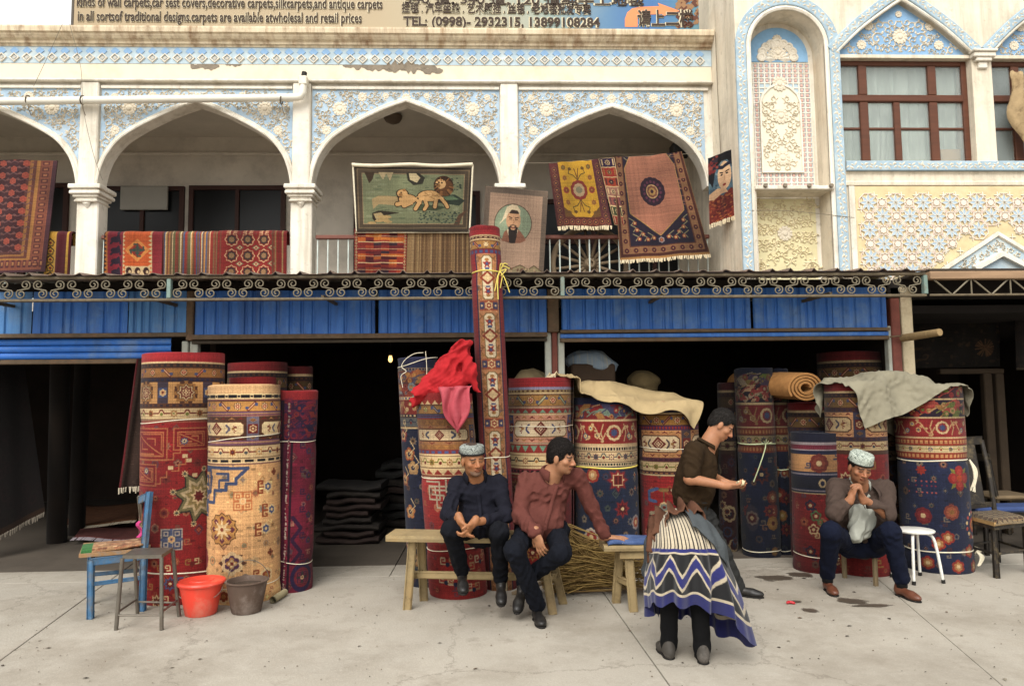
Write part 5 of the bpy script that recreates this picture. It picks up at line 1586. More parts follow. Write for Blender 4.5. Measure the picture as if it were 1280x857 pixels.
# --- centre group
a = Roll('rolled_carpet','navy carpet roll with orange flowers leaning beside the dark doorway',496,549,447,735,shift=14)
t = a.t; fillf(t,'1d2444')
a.bands([(440,460,b_solid,'1a2048'),(460,464,b_dash,'7a6a58',NVY,.03),(464,480,b_mosaic,['9c5a30','a8743a','7a2a24','4a4a6a'],130,2,'5a2a28'),(480,496,b_mosaic,['9c3a2a','b07a48','7a8a98','6a2430'],130,3,'7a2826'),(496,500,b_dash,CRM,BLU,.04),(500,518,b_vine,'8c2a26','b58a58',GLD,CRM,.36,.1),(518,522,b_dash,'2a2a3c',CRM,.04),(522,534,b_flor,'59606a',CRM,NVY,DRED,.16),(534,536,b_solid,CRM)])
for (px,py,c) in ((505,545,'7a2a34'),(513,568,'a0502c'),(518,585,'b08a5a'),(507,600,'8c4a34'),(514,640,'b5703c'),(510,680,'8c3a2c'),(520,700,'a8743a')): x,y = a.K(px,py); m_rosette(t,x,y,.06,c,'c09a68',NVY,5); t.line([(x,y),(x+.06,y+.05),(x+.02,y+.11)],.008,CRM)
R_E = a; a.build([(452,.25)],lap=2.9)
a = Roll('rolled_carpet','red carpet roll with cream diamond borders under the heap of red cloth',518,592,492,750,shift=17)
t = a.t; fillf(t,'9a1d1f')
a.bands([(480,500,b_solid,'a01f24'),(500,506,b_tri,'9c2a22',CRM,.07,True),(506,518,b_slash,'a3773e',GRN,BLU,CRM,.2,.03),(518,524,b_lines,[BLU,'5a2a48',BLU,RED]),(524,532,b_tri,'8a5a2e',GLD,.08,True),(532,556,b_cart,'9c6a44','d6c4a0',DRED,'3c4468',BRN,{'per': .66,'ph':-.05,'post': .09}),(556,562,b_tri,'8a5a2e',GLD,.08,False),(562,568,b_dash,'7a2a30',BLU,.06),(568,570,b_solid,CRM),(570,586,b_flor,CRM,GLD,GRN,DRED,.16,.02),(586,594,b_tri,CRM,'9c2a22',.09,True),(594,598,b_solid,'7d3a28')])
for (px,py) in ((545,612),(556,622)): x,y = a.K(px,py); m_key(t,x-.1,y+.06,.14,.014,'a8a090',1,-1); t.line([(x-.14,y+.09),(x+.1,y+.09),(x+.1,y-.02)],.014,'a8a090')
m_star(t,*a.K(580,640),.09,GLD,DRED,CRM); m_star(t,*a.K(552,668),.05,CRM,DRED,GLD)
for (px,py) in ((560,705),(585,712),(600,705),(570,730),(592,738),(558,728)): x,y = a.K(px,py); m_hook(t,x,y,.06,'a9805a',1,1); m_hook(t,x,y,.06,'b8a890',-1,1); t.disc(x,y,.018,.018,NVY)
R_F = a; a.build([(598,0),(688,.05)],lap=2.0)
a = Roll('rolled_carpet','very tall narrow carpet roll rising past the canopy, tied with yellow string',585,627,283,742,Yf=6.1,shift=17)
t = a.t; fillf(t,'b57a52')
a.bands([(270,293,b_solid,'a81f2a'),(293,295,b_solid,CRM),(295,298,b_dash,'4a2420',CRM,.045),(298,299.5,b_solid,CRM),(299.5,311,b_slash,'a8793c',CRM,RED,CRM,.19,.0),(311,317,b_dash,'7a2034',BLU,.05)])
xw = .088
t.rect(-9,0,-xw-.02,a._z(317),'8c1f28'); t.rect(xw+.02,0,9,a._z(317),'8c1f28'); t.rect(-xw-.028,0,-xw-.014,a._z(317),'2c2450'); t.rect(xw+.014,0,xw+.028,a._z(317),'2c2450')
y = a._z(318); k = 0
while y>.1:
    h_ = .40; yc = y-h_/2
    for e in (-1,1):
        for q in range(6): yy = y-h_*(q+.5)/6; t.poly([(e*(xw+.005),yy-.03),(e*xw*.55,yy),(e*(xw+.005),yy+.03),(e*(xw-.01),yy)],'a8743a' if q % 2 else '8a5a30')
    o = [(-.05,y-.03),(-.03,y-.01),(.03,y-.01),(.05,y-.03),(.05,y-h_+.03),(.03,y-h_+.01),(-.03,y-h_+.01),(-.05,y-h_+.03)]
    t.poly(o,'d6cdb4'); t.line(o,.009,'6d5a34',True)
    m_dia(t,0,yc,.075,.065,'8a3020',CRM,'8a3020'); t.petals(0,yc,.03,6,CRM,.4)
    for e in (-1,1):
        t.star(0,yc+e*.12,.045,.02,5,'9c2a22',0 if e>0 else math.pi); t.disc(0,yc+e*.12,.014,.014,BLU); t.rect(-.022,yc+e*.078-.008,.022,yc+e*.078+.008,BLU); t.disc(0,yc+e*.155,.02,.012,GLD)
    y -= h_
    t.rect(-xw,y-.085,xw,y,'9c4a30'); m_rosette(t,0,y-.042,.036,CRM,'8c2a20',CRM,6)
    for e in (-1,1): t.rect(e*.065-.022,y-.07,e*.065+.022,y-.015,'3a3a68'); t.disc(e*.065,y-.042,.009,.009,CRM)
    y -= .10
R_G = a; a.build([(338,.02,STRINGY,.006),(572,.05,STRING,.004)],lap=2.4)
knot = MB(); p0 = np.array(a.pos(.9,a._z(338),a.rad(.9,2.6)+.01)); rk = random.Random(2)
for k in range(8):
    e = p0+np.array([rk.uniform(-.05,.09),rk.uniform(-.05,0),rk.uniform(-.42,.1) if k>2 else rk.uniform(.02,.08)])
    knot.tube(smooth_path([p0,(p0+e)/2+np.array([rk.uniform(-.02,.05),-.02,.03]),e],5),.005,5)
knot.build('string_ends',STRINGY,a.obj)
a = Roll('rolled_carpet','fat red carpet roll with gold and teal triangle borders behind the bench',634,717,472,722)
t = a.t; fillf(t,'94181c')
a.bands([(460,484,b_solid,'ab1d26'),(484,487,b_solid,'8a8ac0'),(487,491,b_dash,'a08a58',BRN,.05),(491,493,b_solid,CRM),(493,508,b_slash,'a87a3a',RED,'6a8a78',CRM,.22,-.12),(508,511,b_solid,'b0907a'),(511,517,b_tri,'942a28','6ba08c',.085,True),(517,519,b_solid,CRM),(519,553,b_cart,'c98a74','dcccb0',DRED,'3a3f7c','7a5a30',{'per': .72,'ph':-.02,'post': .1}),(553,556,b_solid,'b0907a'),(556,566,b_tri,'942a28','6ba08c',.085,False),(566,569,b_solid,CRM),(569,583,b_flor,CRM,'8a4a30',BLK,GLD,.22,.05),(583,586,b_solid,CRM),(586,592,b_dash,'7d2430',BLK,.05),(592,598,b_lines,[CRM,RED,'8a5a40'])])
for (px,py) in ((650,640),(690,660),(660,690),(640,610)): m_star(t,*a.K(px,py),.08,GLD,DRED,CRM)
R_H = a; a.build([(533,.0)],lap=1.25)
a = Roll('rolled_carpet','navy carpet roll with a red floral border and yellow tie, behind the bench',716,797,497,715)
t = a.t; fillf(t,'1c2a50')
a.bands([(485,506,b_solid,'222a58'),(506,524,b_mosaic,['a8743a','6a8a80','8c2028','3c3a68','b08a68'],140,8,'7c1f24'),(524,527,b_solid,CRM),(527,555,b_vine,'90201f','c0a478',GLD,'3c5a78',.46,.03),(555,558,b_solid,CRM),(558,564,b_dash,'cdbb98',BLK,.028),(564,578,b_flor,'c9b48c','6a3a4a','3a4a58',DRED,.15),(578,583,b_dash,'cdbb98','23342c',.028),(583,586,b_solid,'1c2a50')])
x,y = a.K(764,600); m_star(t,x,y,.11,'8c1f28',CRM,DRED,'3a2a48'); t.rect(x-.05,y-.05,x+.05,y+.05,CRM); t.rect(x-.042,y-.042,x+.042,y+.042,'8c2a24')
for e in (-1,1): t.rect(x+e*.02-.014,y-.035,x+e*.02+.014,y+.035,'5a1a1c')
m_star(t,*a.K(769,636),.085,'8c1f28','5a1a24',CRM,'3a2a48'); m_rosette(t,*a.K(733,594),.07,'9c2a24','c08a58',CRM,8); m_rosette(t,*a.K(730,672),.085,'b8b0a8','9c2a24',CRM,8); m_rosette(t,*a.K(788,655),.07,'8a8a98','a84a38',CRM,8); m_rosette(t,*a.K(764,686),.06,'9c2a24','b08a58',CRM,6)
for (px,py) in ((788,595),(794,595),(788,612),(794,612)): x,y = a.K(px,py); t.star(x,y,.03,.012,4,CRM); t.disc(x,y,.012,.012,RED)
R_I = a; a.build([(585,.0,STRINGY,.009)])
a = Roll('rolled_carpet','red carpet roll with gold star bands behind the standing man',795,872,502,712)
t = a.t; fillf(t,'9c1a1e')
a.bands([(490,513,b_solid,'a81a24'),(513,516,b_solid,NVY),(516,518,b_solid,CRM),(518,532,b_slash,'a3732f',RED,DRED,CRM,.2,.02),(532,538,b_dash,'4a2458',RED,.03),(538,572,b_cart,'c98c56','dccba8',DRED,'4a3a44',BRN,{'per': .56,'ph':-.17,'post': .11}),(572,577,b_dash,'5a2038','3a1a2c',.05),(577,590,b_flor,'cdb98c','8a6a2e',GRN,DRED,.2),(590,593,b_dash,'3a1a2c',GLD,.05),(593,595,b_solid,CRM)])
x,y = a.K(818,634); t.line([(x,y+.17),(x,y-.17)],.014,'6a5a3a'); m_rosette(t,x,y,.05,CRM,'7a8a8a',DRED,8); t.disc(x,y+.16,.05,.02,'8a6a3a')
for (dx,dy,c) in ((-.11,.11,'3c5aa0'),(.13,.1,'a8a088'),(-.1,-.11,'a8a088'),(.12,-.12,'3c4a80')):
    e = 1 if dx>0 else -1; f = 1 if dy>0 else -1
    t.line([(x+dx-e*.05,y+dy+f*.06),(x+dx+e*.04,y+dy+f*.03),(x+dx+e*.04,y+dy-f*.05),(x+dx-e*.03,y+dy-f*.06)],.03,c)
R_J = a; a.build([(561,-.02)],lap=-1.2)
# --- right group
def persian(label,xl,xr,top,foot,seed,Yf=None,ties=(),gain=1.0,navy='1a2550',**kw):
    a = Roll('rolled_carpet',label,xl,xr,top,foot,Yf,**kw); t = a.t; fillf(t,navy); s = (foot-top)/238
    b = lambda k: top+k*s
    a.bands([(top-10,b(7),b_solid,navy),(b(7),b(22),b_mosaic,['8a7a3a','6a8a2e','8c3a34','a89a88','4a3a68'],150,seed,'2c1a34'),(b(22),b(43),b_mosaic,['8c2428','a83a38','c09a78','b0a088','5a6a3a'],170,seed+1,'241c30'),(b(43),b(46),b_solid,CRM),(b(46),b(73),b_vine,'8c2326','a8804e',GLD,'9a9aa8',.44,.05),(b(73),b(75),b_solid,CRM),(b(75),b(84),b_dash,'9c3a24','c98a50',.035),(b(84),b(97),b_flor,'c3b184','3c3a78','7a7a2c','8c2428',.15),(b(97),b(106),b_dash,'9c3a24','c98a50',.035)])
    rg = random.Random(seed)
    for k in range(20):
        x,y = rg.uniform(-a.t.w/2,a.t.w/2),rg.uniform(.05,a._z(b(112))); q = rg.random()
        m_rosette(t,x,y,rg.uniform(.04,.08),rg.choice(['8c2a24','b0703a','8a8a98']),rg.choice(['a83a28','c09a48']),CRM,8) if q<.6 else m_star(t,x,y,.07,'9c2a24','5a1a2c',GLD)
    a.t = t
    return a,b
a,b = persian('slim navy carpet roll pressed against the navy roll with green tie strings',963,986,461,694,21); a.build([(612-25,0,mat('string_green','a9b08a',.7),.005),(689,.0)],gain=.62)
a,b = persian('navy carpet roll with green tie strings standing in the doorway behind the standing man',917,966,460,698,20)
t = a.t; m_star(t,*a.K(938,593),.1,'6a2a24',NVY,CRM); m_rosette(t,*a.K(952,622),.07,'7a2a24','a85a3c',CRM,8); m_rosette(t,*a.K(951,654),.07,'b07a34','c09048',DRED,8); x,y = a.K(926,648); t.disc(x,y,.07,.13,'3c3a58'); m_rosette(t,x,y,.07,'8a7a7a','6a2a34',CRM,8)
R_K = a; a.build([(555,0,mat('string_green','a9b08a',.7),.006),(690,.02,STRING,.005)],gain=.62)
tail = MB(); p0 = np.array(a.pos(.05,a._z(555),a.r+.012)); tail.tube(smooth_path([p0,p0+np.array([-.03,-.05,-.05]),p0+np.array([-.09,-.06,-.2]),p0+np.array([-.15,-.04,-.36])],5),.006,5)
for k in range(5): tail.tube([p0,p0+np.array([(k-2)*.025,-.02,.05-abs(k-2)*.015])],.003,4)
tail.build('string_tail',MATS['string_green'],a.obj)
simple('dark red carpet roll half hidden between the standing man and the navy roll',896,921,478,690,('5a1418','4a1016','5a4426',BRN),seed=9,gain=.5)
R_L = simple('red carpet roll carrying the rolled tan rug',984,1036,503,700,('a01c22','7c1418','80602e',BRN),seed=6,gain=.7)
R_O = simple('thick red topped carpet roll at the back beside the plaster post',1022,1100,440,690,('8f1c20','7c1418','80602e',BRN),seed=7,gain=.75)
R_N = simple('red carpet roll with gold bands under the grey canvas behind the seated man',1031,1105,478,722,('8c1a1e','961a1c','80602e',BRN),seed=8,gain=.85,ties=[(690,0)])
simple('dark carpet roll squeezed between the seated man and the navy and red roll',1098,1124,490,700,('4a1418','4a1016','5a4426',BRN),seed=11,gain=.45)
a = Roll('rolled_carpet','short navy and red carpet roll with a cream flower band, lowest of the rolls',989,1053,541,718,squash=.95)
t = a.t; fillf(t,'8c1a1e')
a.bands([(525,553,b_solid,'181c3a'),(553,556,b_solid,'a09ab0'),(556,562,b_dash,'7a1f38','8c2a4a',.02),(562,565,b_lines,['a09ab0',NVY,NVY]),(565,568,b_solid,NVY),(568,590,b_solid,'c9925c'),(590,596,b_lines,[NVY,'8a8aa8',NVY]),(596,611,b_solid,'1c2038'),(611,618,b_lines,[NVY,'a09ab0',NVY,CRM])])
x,y = a.K(1009,579); m_rosette(t,x,y,.085,'7a2a24','8c3a2c',CRM,8); m_rosette(t,*a.K(1043,582),.06,'2c3a6a','4a7a3a',NVY,5); m_hook(t,*a.K(1028,574),.06,'2c3a6a'); m_hook(t,*a.K(995,585),.05,'2c3a6a')
for px in (1012,1042): x,y = a.K(px,604); t.disc(x,y,.035,.04,CRM); t.disc(x,y,.018,.022,NVY)
for (px,py,c) in ((998,632,NVY),(1003,645,'4a7a4a'),(1026,640,CRM),(1000,662,CRM),(1012,690,GRN),(996,690,NVY),(1040,660,GLD),(1030,700,CRM),(1046,690,BLU)): x,y = a.K(px,py); m_rosette(t,x,y,.05,c,'7a1a1c',CRM,5); m_hook(t,x,y-.03,.05,c,1,-1)
R_M = a; a.build([(698,-.06)],gain=.85)
a = Roll('rolled_carpet','navy carpet roll with big red flowers and red bands under the grey canvas',1117,1199,482,719)
t = a.t; fillf(t,'1d2752')
a.bands([(470,498,b_mosaic,['8c2428','6a7a2e','a83a38','9a6a4a'],90,31,'3a1a28'),(498,500,b_solid,CRM),(500,521,b_mosaic,['9c2a28','b0403a','c09a68','a8743a','6a7a34'],150,33,'2a1c34'),(521,523,b_solid,CRM),(523,546,b_vine,'9c2226','c0986a',GLD,'3a5a98',.5,-.06),(546,548,b_solid,CRM),(548,557,b_dash,'9c3220','d0955c',.04),(557,566,b_flor,'cdbd92','3a3a7a','7a7a2c','9c2a28',.17),(566,574,b_dash,'9c3220','d0955c',.04),(574,577,b_solid,'1d2752')])
m_flowerhead(t,*a.K(1169,598),.13,'9c2024','b5302c','c0401c','7a7a2e'); m_star(t,*a.K(1128,588),.05,'9c2a24','9c2a24',RED)
m_rosette(t,*a.K(1156,640),.07,'8c3a30','b05a3c',GLD,8); m_rosette(t,*a.K(1128,646),.075,'7a1f28','8c2a30',CRM,8)
x,y = a.K(1189,658)
for k in range(14): q = 2*math.pi*k/14; t.disc(x+.11*math.sin(q),y+.11*math.cos(q),.017,.017,CRM if k % 2 else 'b5403a')
m_rosette(t,x,y,.065,'9c2a24','c07a2c',NVY,10)
for dy in (0,.04,.1): 
    for px in range(1120,1144,4): q = a.K(px,602); t.disc(q[0],q[1]-dy,.008,.008,'b04a4a' if dy != .04 else '7a1f3c')
for (px,py) in ((1194,610),(1196,598),(1150,672),(1180,690),(1160,708),(1186,710),(1130,705),(1140,680)): m_rosette(t,*a.K(px,py),.06,'9c2a24','b07a48',CRM,6)
R_P = a; a.build([(576,.02,STRING,.006),(691,.0,STRING,.006)])
kn = MB(); rk = random.Random(6)
for (ang,py,L_) in ((1.25,577,.28),(.75,691,.12),(1.35,690,.06)):
    p0 = np.array(a.pos(ang,a._z(py),a.r+.012))
    for k in range(4): kn.tube(smooth_path([p0,p0+np.array([.02+.01*k,-.02,-L_*.4]),p0+np.array([rk.uniform(-.02,.03),-.02,-L_*rk.uniform(.8,1.1)])],5),.007,5)
kn.build('string_ends',STRING,a.obj)['kind'] = 'stuff'
# ------------------------------------------------------------------ hanging rugs and tapestries
def rug(name,label,corners,t,cat='rug',wave=.012,seed=0,fringe=None,fold=0.0,thick=.012,group=None,gain=1.0,sag=0.0,n=26,finish=True,nw=5.0,ml=None):
    """corners TL, TR, BR, BL as (px, py, Y); a real cloth with folds; optional turn over a rail and fringe at the foot"""
    C_ = [P(*c) for c in corners]
    if finish: t.finish(seed+40)
    mt = ml or tex_mat(name+'_weave_%d' % seed,t,gain=gain)
    nv = n
    g = np.zeros((n,nv,3)); uv = np.zeros((n,nv,2))
    nrm = np.cross(C_[1]-C_[0],C_[3]-C_[0]); nrm /= np.linalg.norm(nrm)
    if nrm[1]>0: nrm =-nrm
    for i in range(n):
        for j in range(nv):
            u,v = i/(n-1),1-j/(nv-1)          # v = 0 at the top
            p = (C_[0]*(1-u)+C_[1]*u)*(1-v)+(C_[3]*(1-u)+C_[2]*u)*v
            d = wave*(math.sin(u*nw*2+seed)*(.35+.65*v)+.6*math.sin(u*nw*3.7+2*seed+v*1.5))
            p = p+nrm*d; p[2] -= sag*math.sin(math.pi*u)*(1-v)
            g[i,j] = p; uv[i,j] = (u,1-v)
    org = (C_[2]+C_[3])/2
    mb = MB(); mb.sheet(g,0,uv,thick)
    if fold:
        top = g[:,-1]; m2 = 6; gg = np.zeros((n,m2,3)); uu = np.zeros((n,m2,2))
        for j in range(m2):
            a = math.pi*j/(m2-1); gg[:,j] = top+np.array([0,fold/2*(1-math.cos(a)),fold*.35*math.sin(a)-(.10 if j==m2-1 else 0)]); uu[:,j,0] = np.linspace(0,1,n); uu[:,j,1] = .98
        mb.sheet(gg,0,uu,thick)
    th_ = thing(name,label,cat,org,group) if fringe else None
    o = mb.build('weave' if fringe else name,mt,th_,org,smooth=True,angle=50)
    if fringe:
        fm = MB(); rg = random.Random(seed); c_,L_ = fringe
        ed = g[:,0]; ns = int(np.linalg.norm(ed[-1]-ed[0])/.014)
        for k in range(ns):
            q = (k+rg.random())/ns*(n-1); i = min(n-2,int(q)); p = ed[i]+(ed[i+1]-ed[i])*(q-i)
            l = L_*rg.uniform(.7,1.1); dx = rg.uniform(-.01,.01)
            fm.add([p+np.array([-.006,-.004,.005]),p+np.array([.006,-.004,.005]),p+np.array([.005+dx,-.008,-l]),p+np.array([-.005+dx,-.008,-l])],[(0,3,2,1)])
        fm.build('fringe',c_,th_)['kind'] = 'stuff'
        return th_
    tagobj(o,label,cat,group)
    return o
FRG = mat('fringe_wool','c0b091',.95,.15,20)
YRG = YL-.02
# bay 1: big red and navy rug
t = Tex(1.3,1.5,'6a3430')
def border_rect(t,ins,col): t.rect(-t.w/2+ins,ins,t.w/2-ins,t.h-ins*0,col)
t.rect(-9,0,9,9,'4a2a38'); t.rect(-9,.03,.6,9,'85493a')
for x in np.arange(-.6,.62,.07):
    for (y0,y1) in ((.06,.16),): t.rect(x-.02,y0,x+.02,y1,'5a2a34'); t.rect(x-.012,y0+.03,x+.012,y1-.02,'a8744a')
for y in np.arange(.1,1.5,.08): t.rect(.47,y-.024,.56,y+.024,'5a2a2c'); t.rect(.49,y-.012,.54,y+.012,'a86a4a')
for x_,c in ((.44,'a8743a'),(.40,'6a3a34'),(.36,'9c6a3a'),(.32,'5a3434')): t.rect(-9,.16+(.44-x_)*.6,x_,9,c)
t.rect(-9,.27,.29,9,'43232c')
for i,x in enumerate(np.arange(-.62,.3,.15)):
    for j,y in enumerate(np.arange(.33,1.5,.16)):
        yy = y+(.08 if i % 2 else 0)
        m_rosette(t,x,yy,.045,'a84a3c','9c3f38','a84a3c',6)
        for e in (-1,1):
            t.line([(x,yy-.045),(x+e*.05,yy-.07),(x+e*.085,yy-.04),(x+e*.11,yy-.06)],.012,'6d4a52'); t.disc(x+e*.075,yy+.02,.022,.01,'7a4a48')
rug('hanging_rug','big red and navy lattice rug hanging in the leftmost balcony arch',[(-60,198,YRG),(72,201,YRG),(55,339,YRG-.06),(-70,345,YRG-.06)],t,seed=1,group='rugs hung out along the balcony',wave=.015)
# narrow yellow / maroon rug on the rail
t = Tex(.36,.5,'b98f2c')
for y in np.arange(0,.5,.1): m_rosette(t,-.1,y,.05,'4a3a1c','b98f2c','6a1f24',5); t.line([(-.16,y),(-.1,y+.05),(-.05,y)],.012,'3a2a1c')
t.rect(-.02,0,.12,1,'4f151f'); t.rect(.12,0,.15,1,'c09a34'); t.rect(.15,0,.2,1,'4f151f')
rug('hanging_rug','narrow yellow and maroon rug over the rail beside a white column',[(56,293,YL-.02),(89,293,YL-.02),(85,345,YL-.03),(55,345,YL-.03)],t,seed=2,fold=.14,group='rugs hung out along the balcony')
# bay 2: four rugs over the rail
t = Tex(.62,.5,'d0541f')
t.rect(-.31,0,-.27,1,'c0702a'); t.rect(-.27,0,-.11,1,'8c1a30'); t.rect(.2,0,.31,1,'8c1f2c')
for y in np.arange(0,.5,.13): t.disc(-.19,y+.05,.05,.035,'2a1a34'); t.line([(-.24,y),(-.16,y+.1),(-.14,y)],.02,'2a1a34')
for y in np.arange(0,.5,.05): t.poly([(-.31,y),(-.28,y+.025),(-.31,y+.05)],'3a1a1c'); t.poly([(-.11,y),(-.08,y+.025),(-.11,y+.05)],CRM); t.poly([(.2,y),(.16,y+.025),(.2,y+.05)],CRM)
m_dia(t,.045,.31,.13,.14,'e08a3c','9c2a20','3c4a48'); 
for q in range(4): a_ = q*math.pi/2; t.line([(.045,.31),(.045+.07*math.cos(a_),.31+.07*math.sin(a_)),(.045+.07*math.cos(a_+.5),.31+.08*math.sin(a_+.5))],.018,'34504a')
t.rect(-.08,0,.18,.12,'c9b48c')
for x in (-.04,.05,.14): t.disc(x,.06,.03,.045,'3a1f1c'); t.disc(x+.01,.05,.014,.02,'c9b48c')
rug('hanging_rug','bright orange kilim with a diamond and dark hooks over the rail',[(130,293,YL-.03),(203,293,YL-.03),(202,345,YL-.04),(130,345,YL-.04)],t,seed=3,fold=.14,group='rugs hung out along the balcony')
t = Tex(.66,.5,'7a2c28'); r_ = random.Random(4); x =-.33
while x<.33: w_ = r_.choice((.008,.012,.02)); t.rect(x,0,x+w_,1,r_.choice(['c0ae8a','8c2a26','6a4a34','3a4a7a','a8743a','7a2420','5a5a3a'])); x += w_
rug('hanging_rug','brown and red pinstriped flatweave rug over the rail',[(203,293,YL-.03),(272,293,YL-.03),(271,345,YL-.04),(202,345,YL-.04)],t,seed=5,fold=.14,group='rugs hung out along the balcony')
t = Tex(.82,.5,'8c1f1f')
for i in range(3):
    for j in range(3):
        x,y =-.24+i*.19,.05+j*.19; 
        for R_,c in ((.085,CRM),(.075,'8c2a22'),(.06,'3a2a2a'),(.035,'8a6a4a')): t.star(x,y,R_,R_*.8,8,c)
        m_dia(t,x+.095,y+.095,.05,.035,'6a5a4a',CRM,'8c1f1f')
for x,c in ((-.38,'7a3a2a'),(.24,'6a3a2c'),(.27,'8c6a44'),(.31,'7a2420'),(.35,'9c7a50')): t.rect(x,0,x+.02,1,c)
rug('hanging_rug','red rug with cream ringed medallions over the rail beside a column',[(272,292,YL-.035),(358,292,YL-.035),(358,345,YL-.045),(271,345,YL-.045)],t,seed=6,fold=.14,group='rugs hung out along the balcony')
# lion tapestry
t = Tex(1.36,.80,'3a332c',260)
t.rect(-.655,.03,.655,.775,'6d5f4a'); t.rect(-.64,.045,.64,.76,'4a4034'); t.rect(-.60,.085,.60,.72,'8f7f62'); t.rect(-.59,.095,.59,.71,'6c7a5e')
def pl(pts,c): t.poly([(-.68+x*1.36,.80-y*.80) for x,y in pts],c)
r_ = random.Random(3)
for k in range(110): x,y = r_.uniform(-.55,.55),r_.uniform(.12,.7); t.disc(x,y,r_.uniform(.02,.06),r_.uniform(.006,.014),r_.choice(['74836a','647458','7d8a70','586850']))
pl([(.08,.08),(.17,.08),(.15,.2),(.12,.26),(.1,.16)],'3a2c20'); pl([(.2,.08),(.24,.2),(.27,.1),(.3,.22),(.33,.08)],'a89c7a'); pl([(.44,.08),(.45,.2),(.5,.28),(.58,.26),(.6,.16),(.54,.08)],'2c2c24'); pl([(.46,.09),(.47,.19),(.53,.24),(.56,.16),(.52,.09)],'b5ad8a')
pl([(.14,.5),(.2,.45),(.44,.46),(.46,.55),(.36,.6),(.2,.58),(.15,.66)],'9c8a62'); pl([(.14,.72),(.2,.68),(.38,.71),(.25,.76),(.17,.87),(.14,.8)],'2c261c'); pl([(.15,.73),(.22,.71),(.24,.75),(.18,.84)],'a3946c')
pl([(.68,.46),(.86,.42),(.95,.52),(.9,.6),(.7,.55)],'26342c'); pl([(.72,.47),(.84,.44),(.9,.5),(.76,.52)],'4c6a50')
pl([(.5,.62),(.58,.58),(.8,.62),(.7,.68),(.52,.68)],'3a4a34'); pl([(.86,.9),(.9,.74),(.98,.66),(.93,.78),(.91,.9)],'5a4030')
for k in range(90): x,y = r_.uniform(.05,.55),r_.uniform(.1,.24); t.disc(x,y,.012,.008,r_.choice(['3a4a3c','2c3a34','52685a']))
for k in range(24): x,y = r_.uniform(.36,.56),r_.uniform(.5,.68); t.disc(x,y,.014,.006,'26342e')
for k in range(10): x,y = r_.uniform(-.5,-.3),r_.uniform(.1,.2); t.disc(x,y,.05,.015,'a8905e')
def cv(x,y): return (-.68+x*1.36,.80-y*.80)
def dl(x,y,rx,ry,c): q = cv(x,y); t.disc(q[0],q[1],rx*1.36,ry*.8,c)
def lnn(pts,w_,c): t.line([cv(*q) for q in pts],w_,c)
for (g_,c) in ((.010,'2e1d10'),(0.0,'c29a62')):             # dark outline first, then the coat
    dl(.45,.50,.075+g_,.075+g_,c); dl(.405,.41,.045+g_,.06+g_,c); lnn([(.40,.56),(.36,.58)],.05+g_*2,c); lnn([(.47,.56),(.42,.60)],.05+g_*2,c); lnn([(.52,.50),(.56,.56)],.035+g_*2,c)
    dl(.64,.45,.10+g_,.085+g_,c); lnn([(.57,.47),(.55,.56),(.52,.65)],.045+g_*2,c); lnn([(.60,.5),(.62,.6),(.60,.66)],.04+g_*2,c); lnn([(.70,.5),(.69,.62)],.045+g_*2,c); lnn([(.74,.48),(.78,.56),(.80,.62)],.04+g_*2,c); lnn([(.55,.45),(.50,.5),(.49,.58)],.014+g_,c)
dl(.76,.28,.085,.15,'3a2413'); dl(.775,.32,.07,.13,'5e3b1e'); dl(.735,.26,.045,.075,'c9a26c'); dl(.715,.285,.02,.03,'8a6236'); dl(.72,.24,.008,.012,'1c120a'); dl(.745,.24,.008,.012,'1c120a')
for k in range(26): a_ = r_.uniform(0,6.28); lnn([(.76+.05*math.cos(a_),.29+.09*math.sin(a_)),(.765+.085*math.cos(a_),.30+.15*math.sin(a_))],.012,r_.choice(['6b4524','2c1a0e','8a5c30']))
dl(.39,.43,.018,.025,'8a6236'); dl(.395,.395,.007,.01,'1c120a'); dl(.42,.355,.014,.02,'8a6236'); lnn([(.36,.47),(.40,.47)],.012,'2e1d10')
for k in range(14): x_ = r_.uniform(.56,.74); lnn([(x_,.42+r_.uniform(-.03,.06)),(x_+.03,.44+r_.uniform(-.03,.06))],.010,r_.choice(['a87f4a','d4ae78','94703f']))
lt = rug('lion_tapestry','green tapestry of two lions with a brown border hung in an arch',[(443,208,YL-.06),(590,210,YL-.06),(586,289,YL-.08),(446,289,YL-.08)],t,cat='tapestry',seed=7,wave=.006,sag=.003)
hem = MB(); hp = [P(440+151*k/10,206+.5*math.sin(k*1.1)+.9*math.sin(math.pi*(k % 5)/5),YL-.07) for k in range(11)]
hem.tube(smooth_path(hp,4),.022,8); hem.build('hem',mat('hem_white','c9bfa6',.9,.1,10,.3,30),lt,smooth=True)
for (p0,p1) in (((441,206),(446,289)),((591,206),(587,290))): MB().tube([P(*p0,YL-.065),P(*p1,YL-.075)],.010,6).build('side_hem',MATS['hem_white'],lt)
MB().beam(P(444,291,YL-.05),P(588,291,YL-.05),.04,.006).build('lower_hem',MATS['hem_white'],lt)
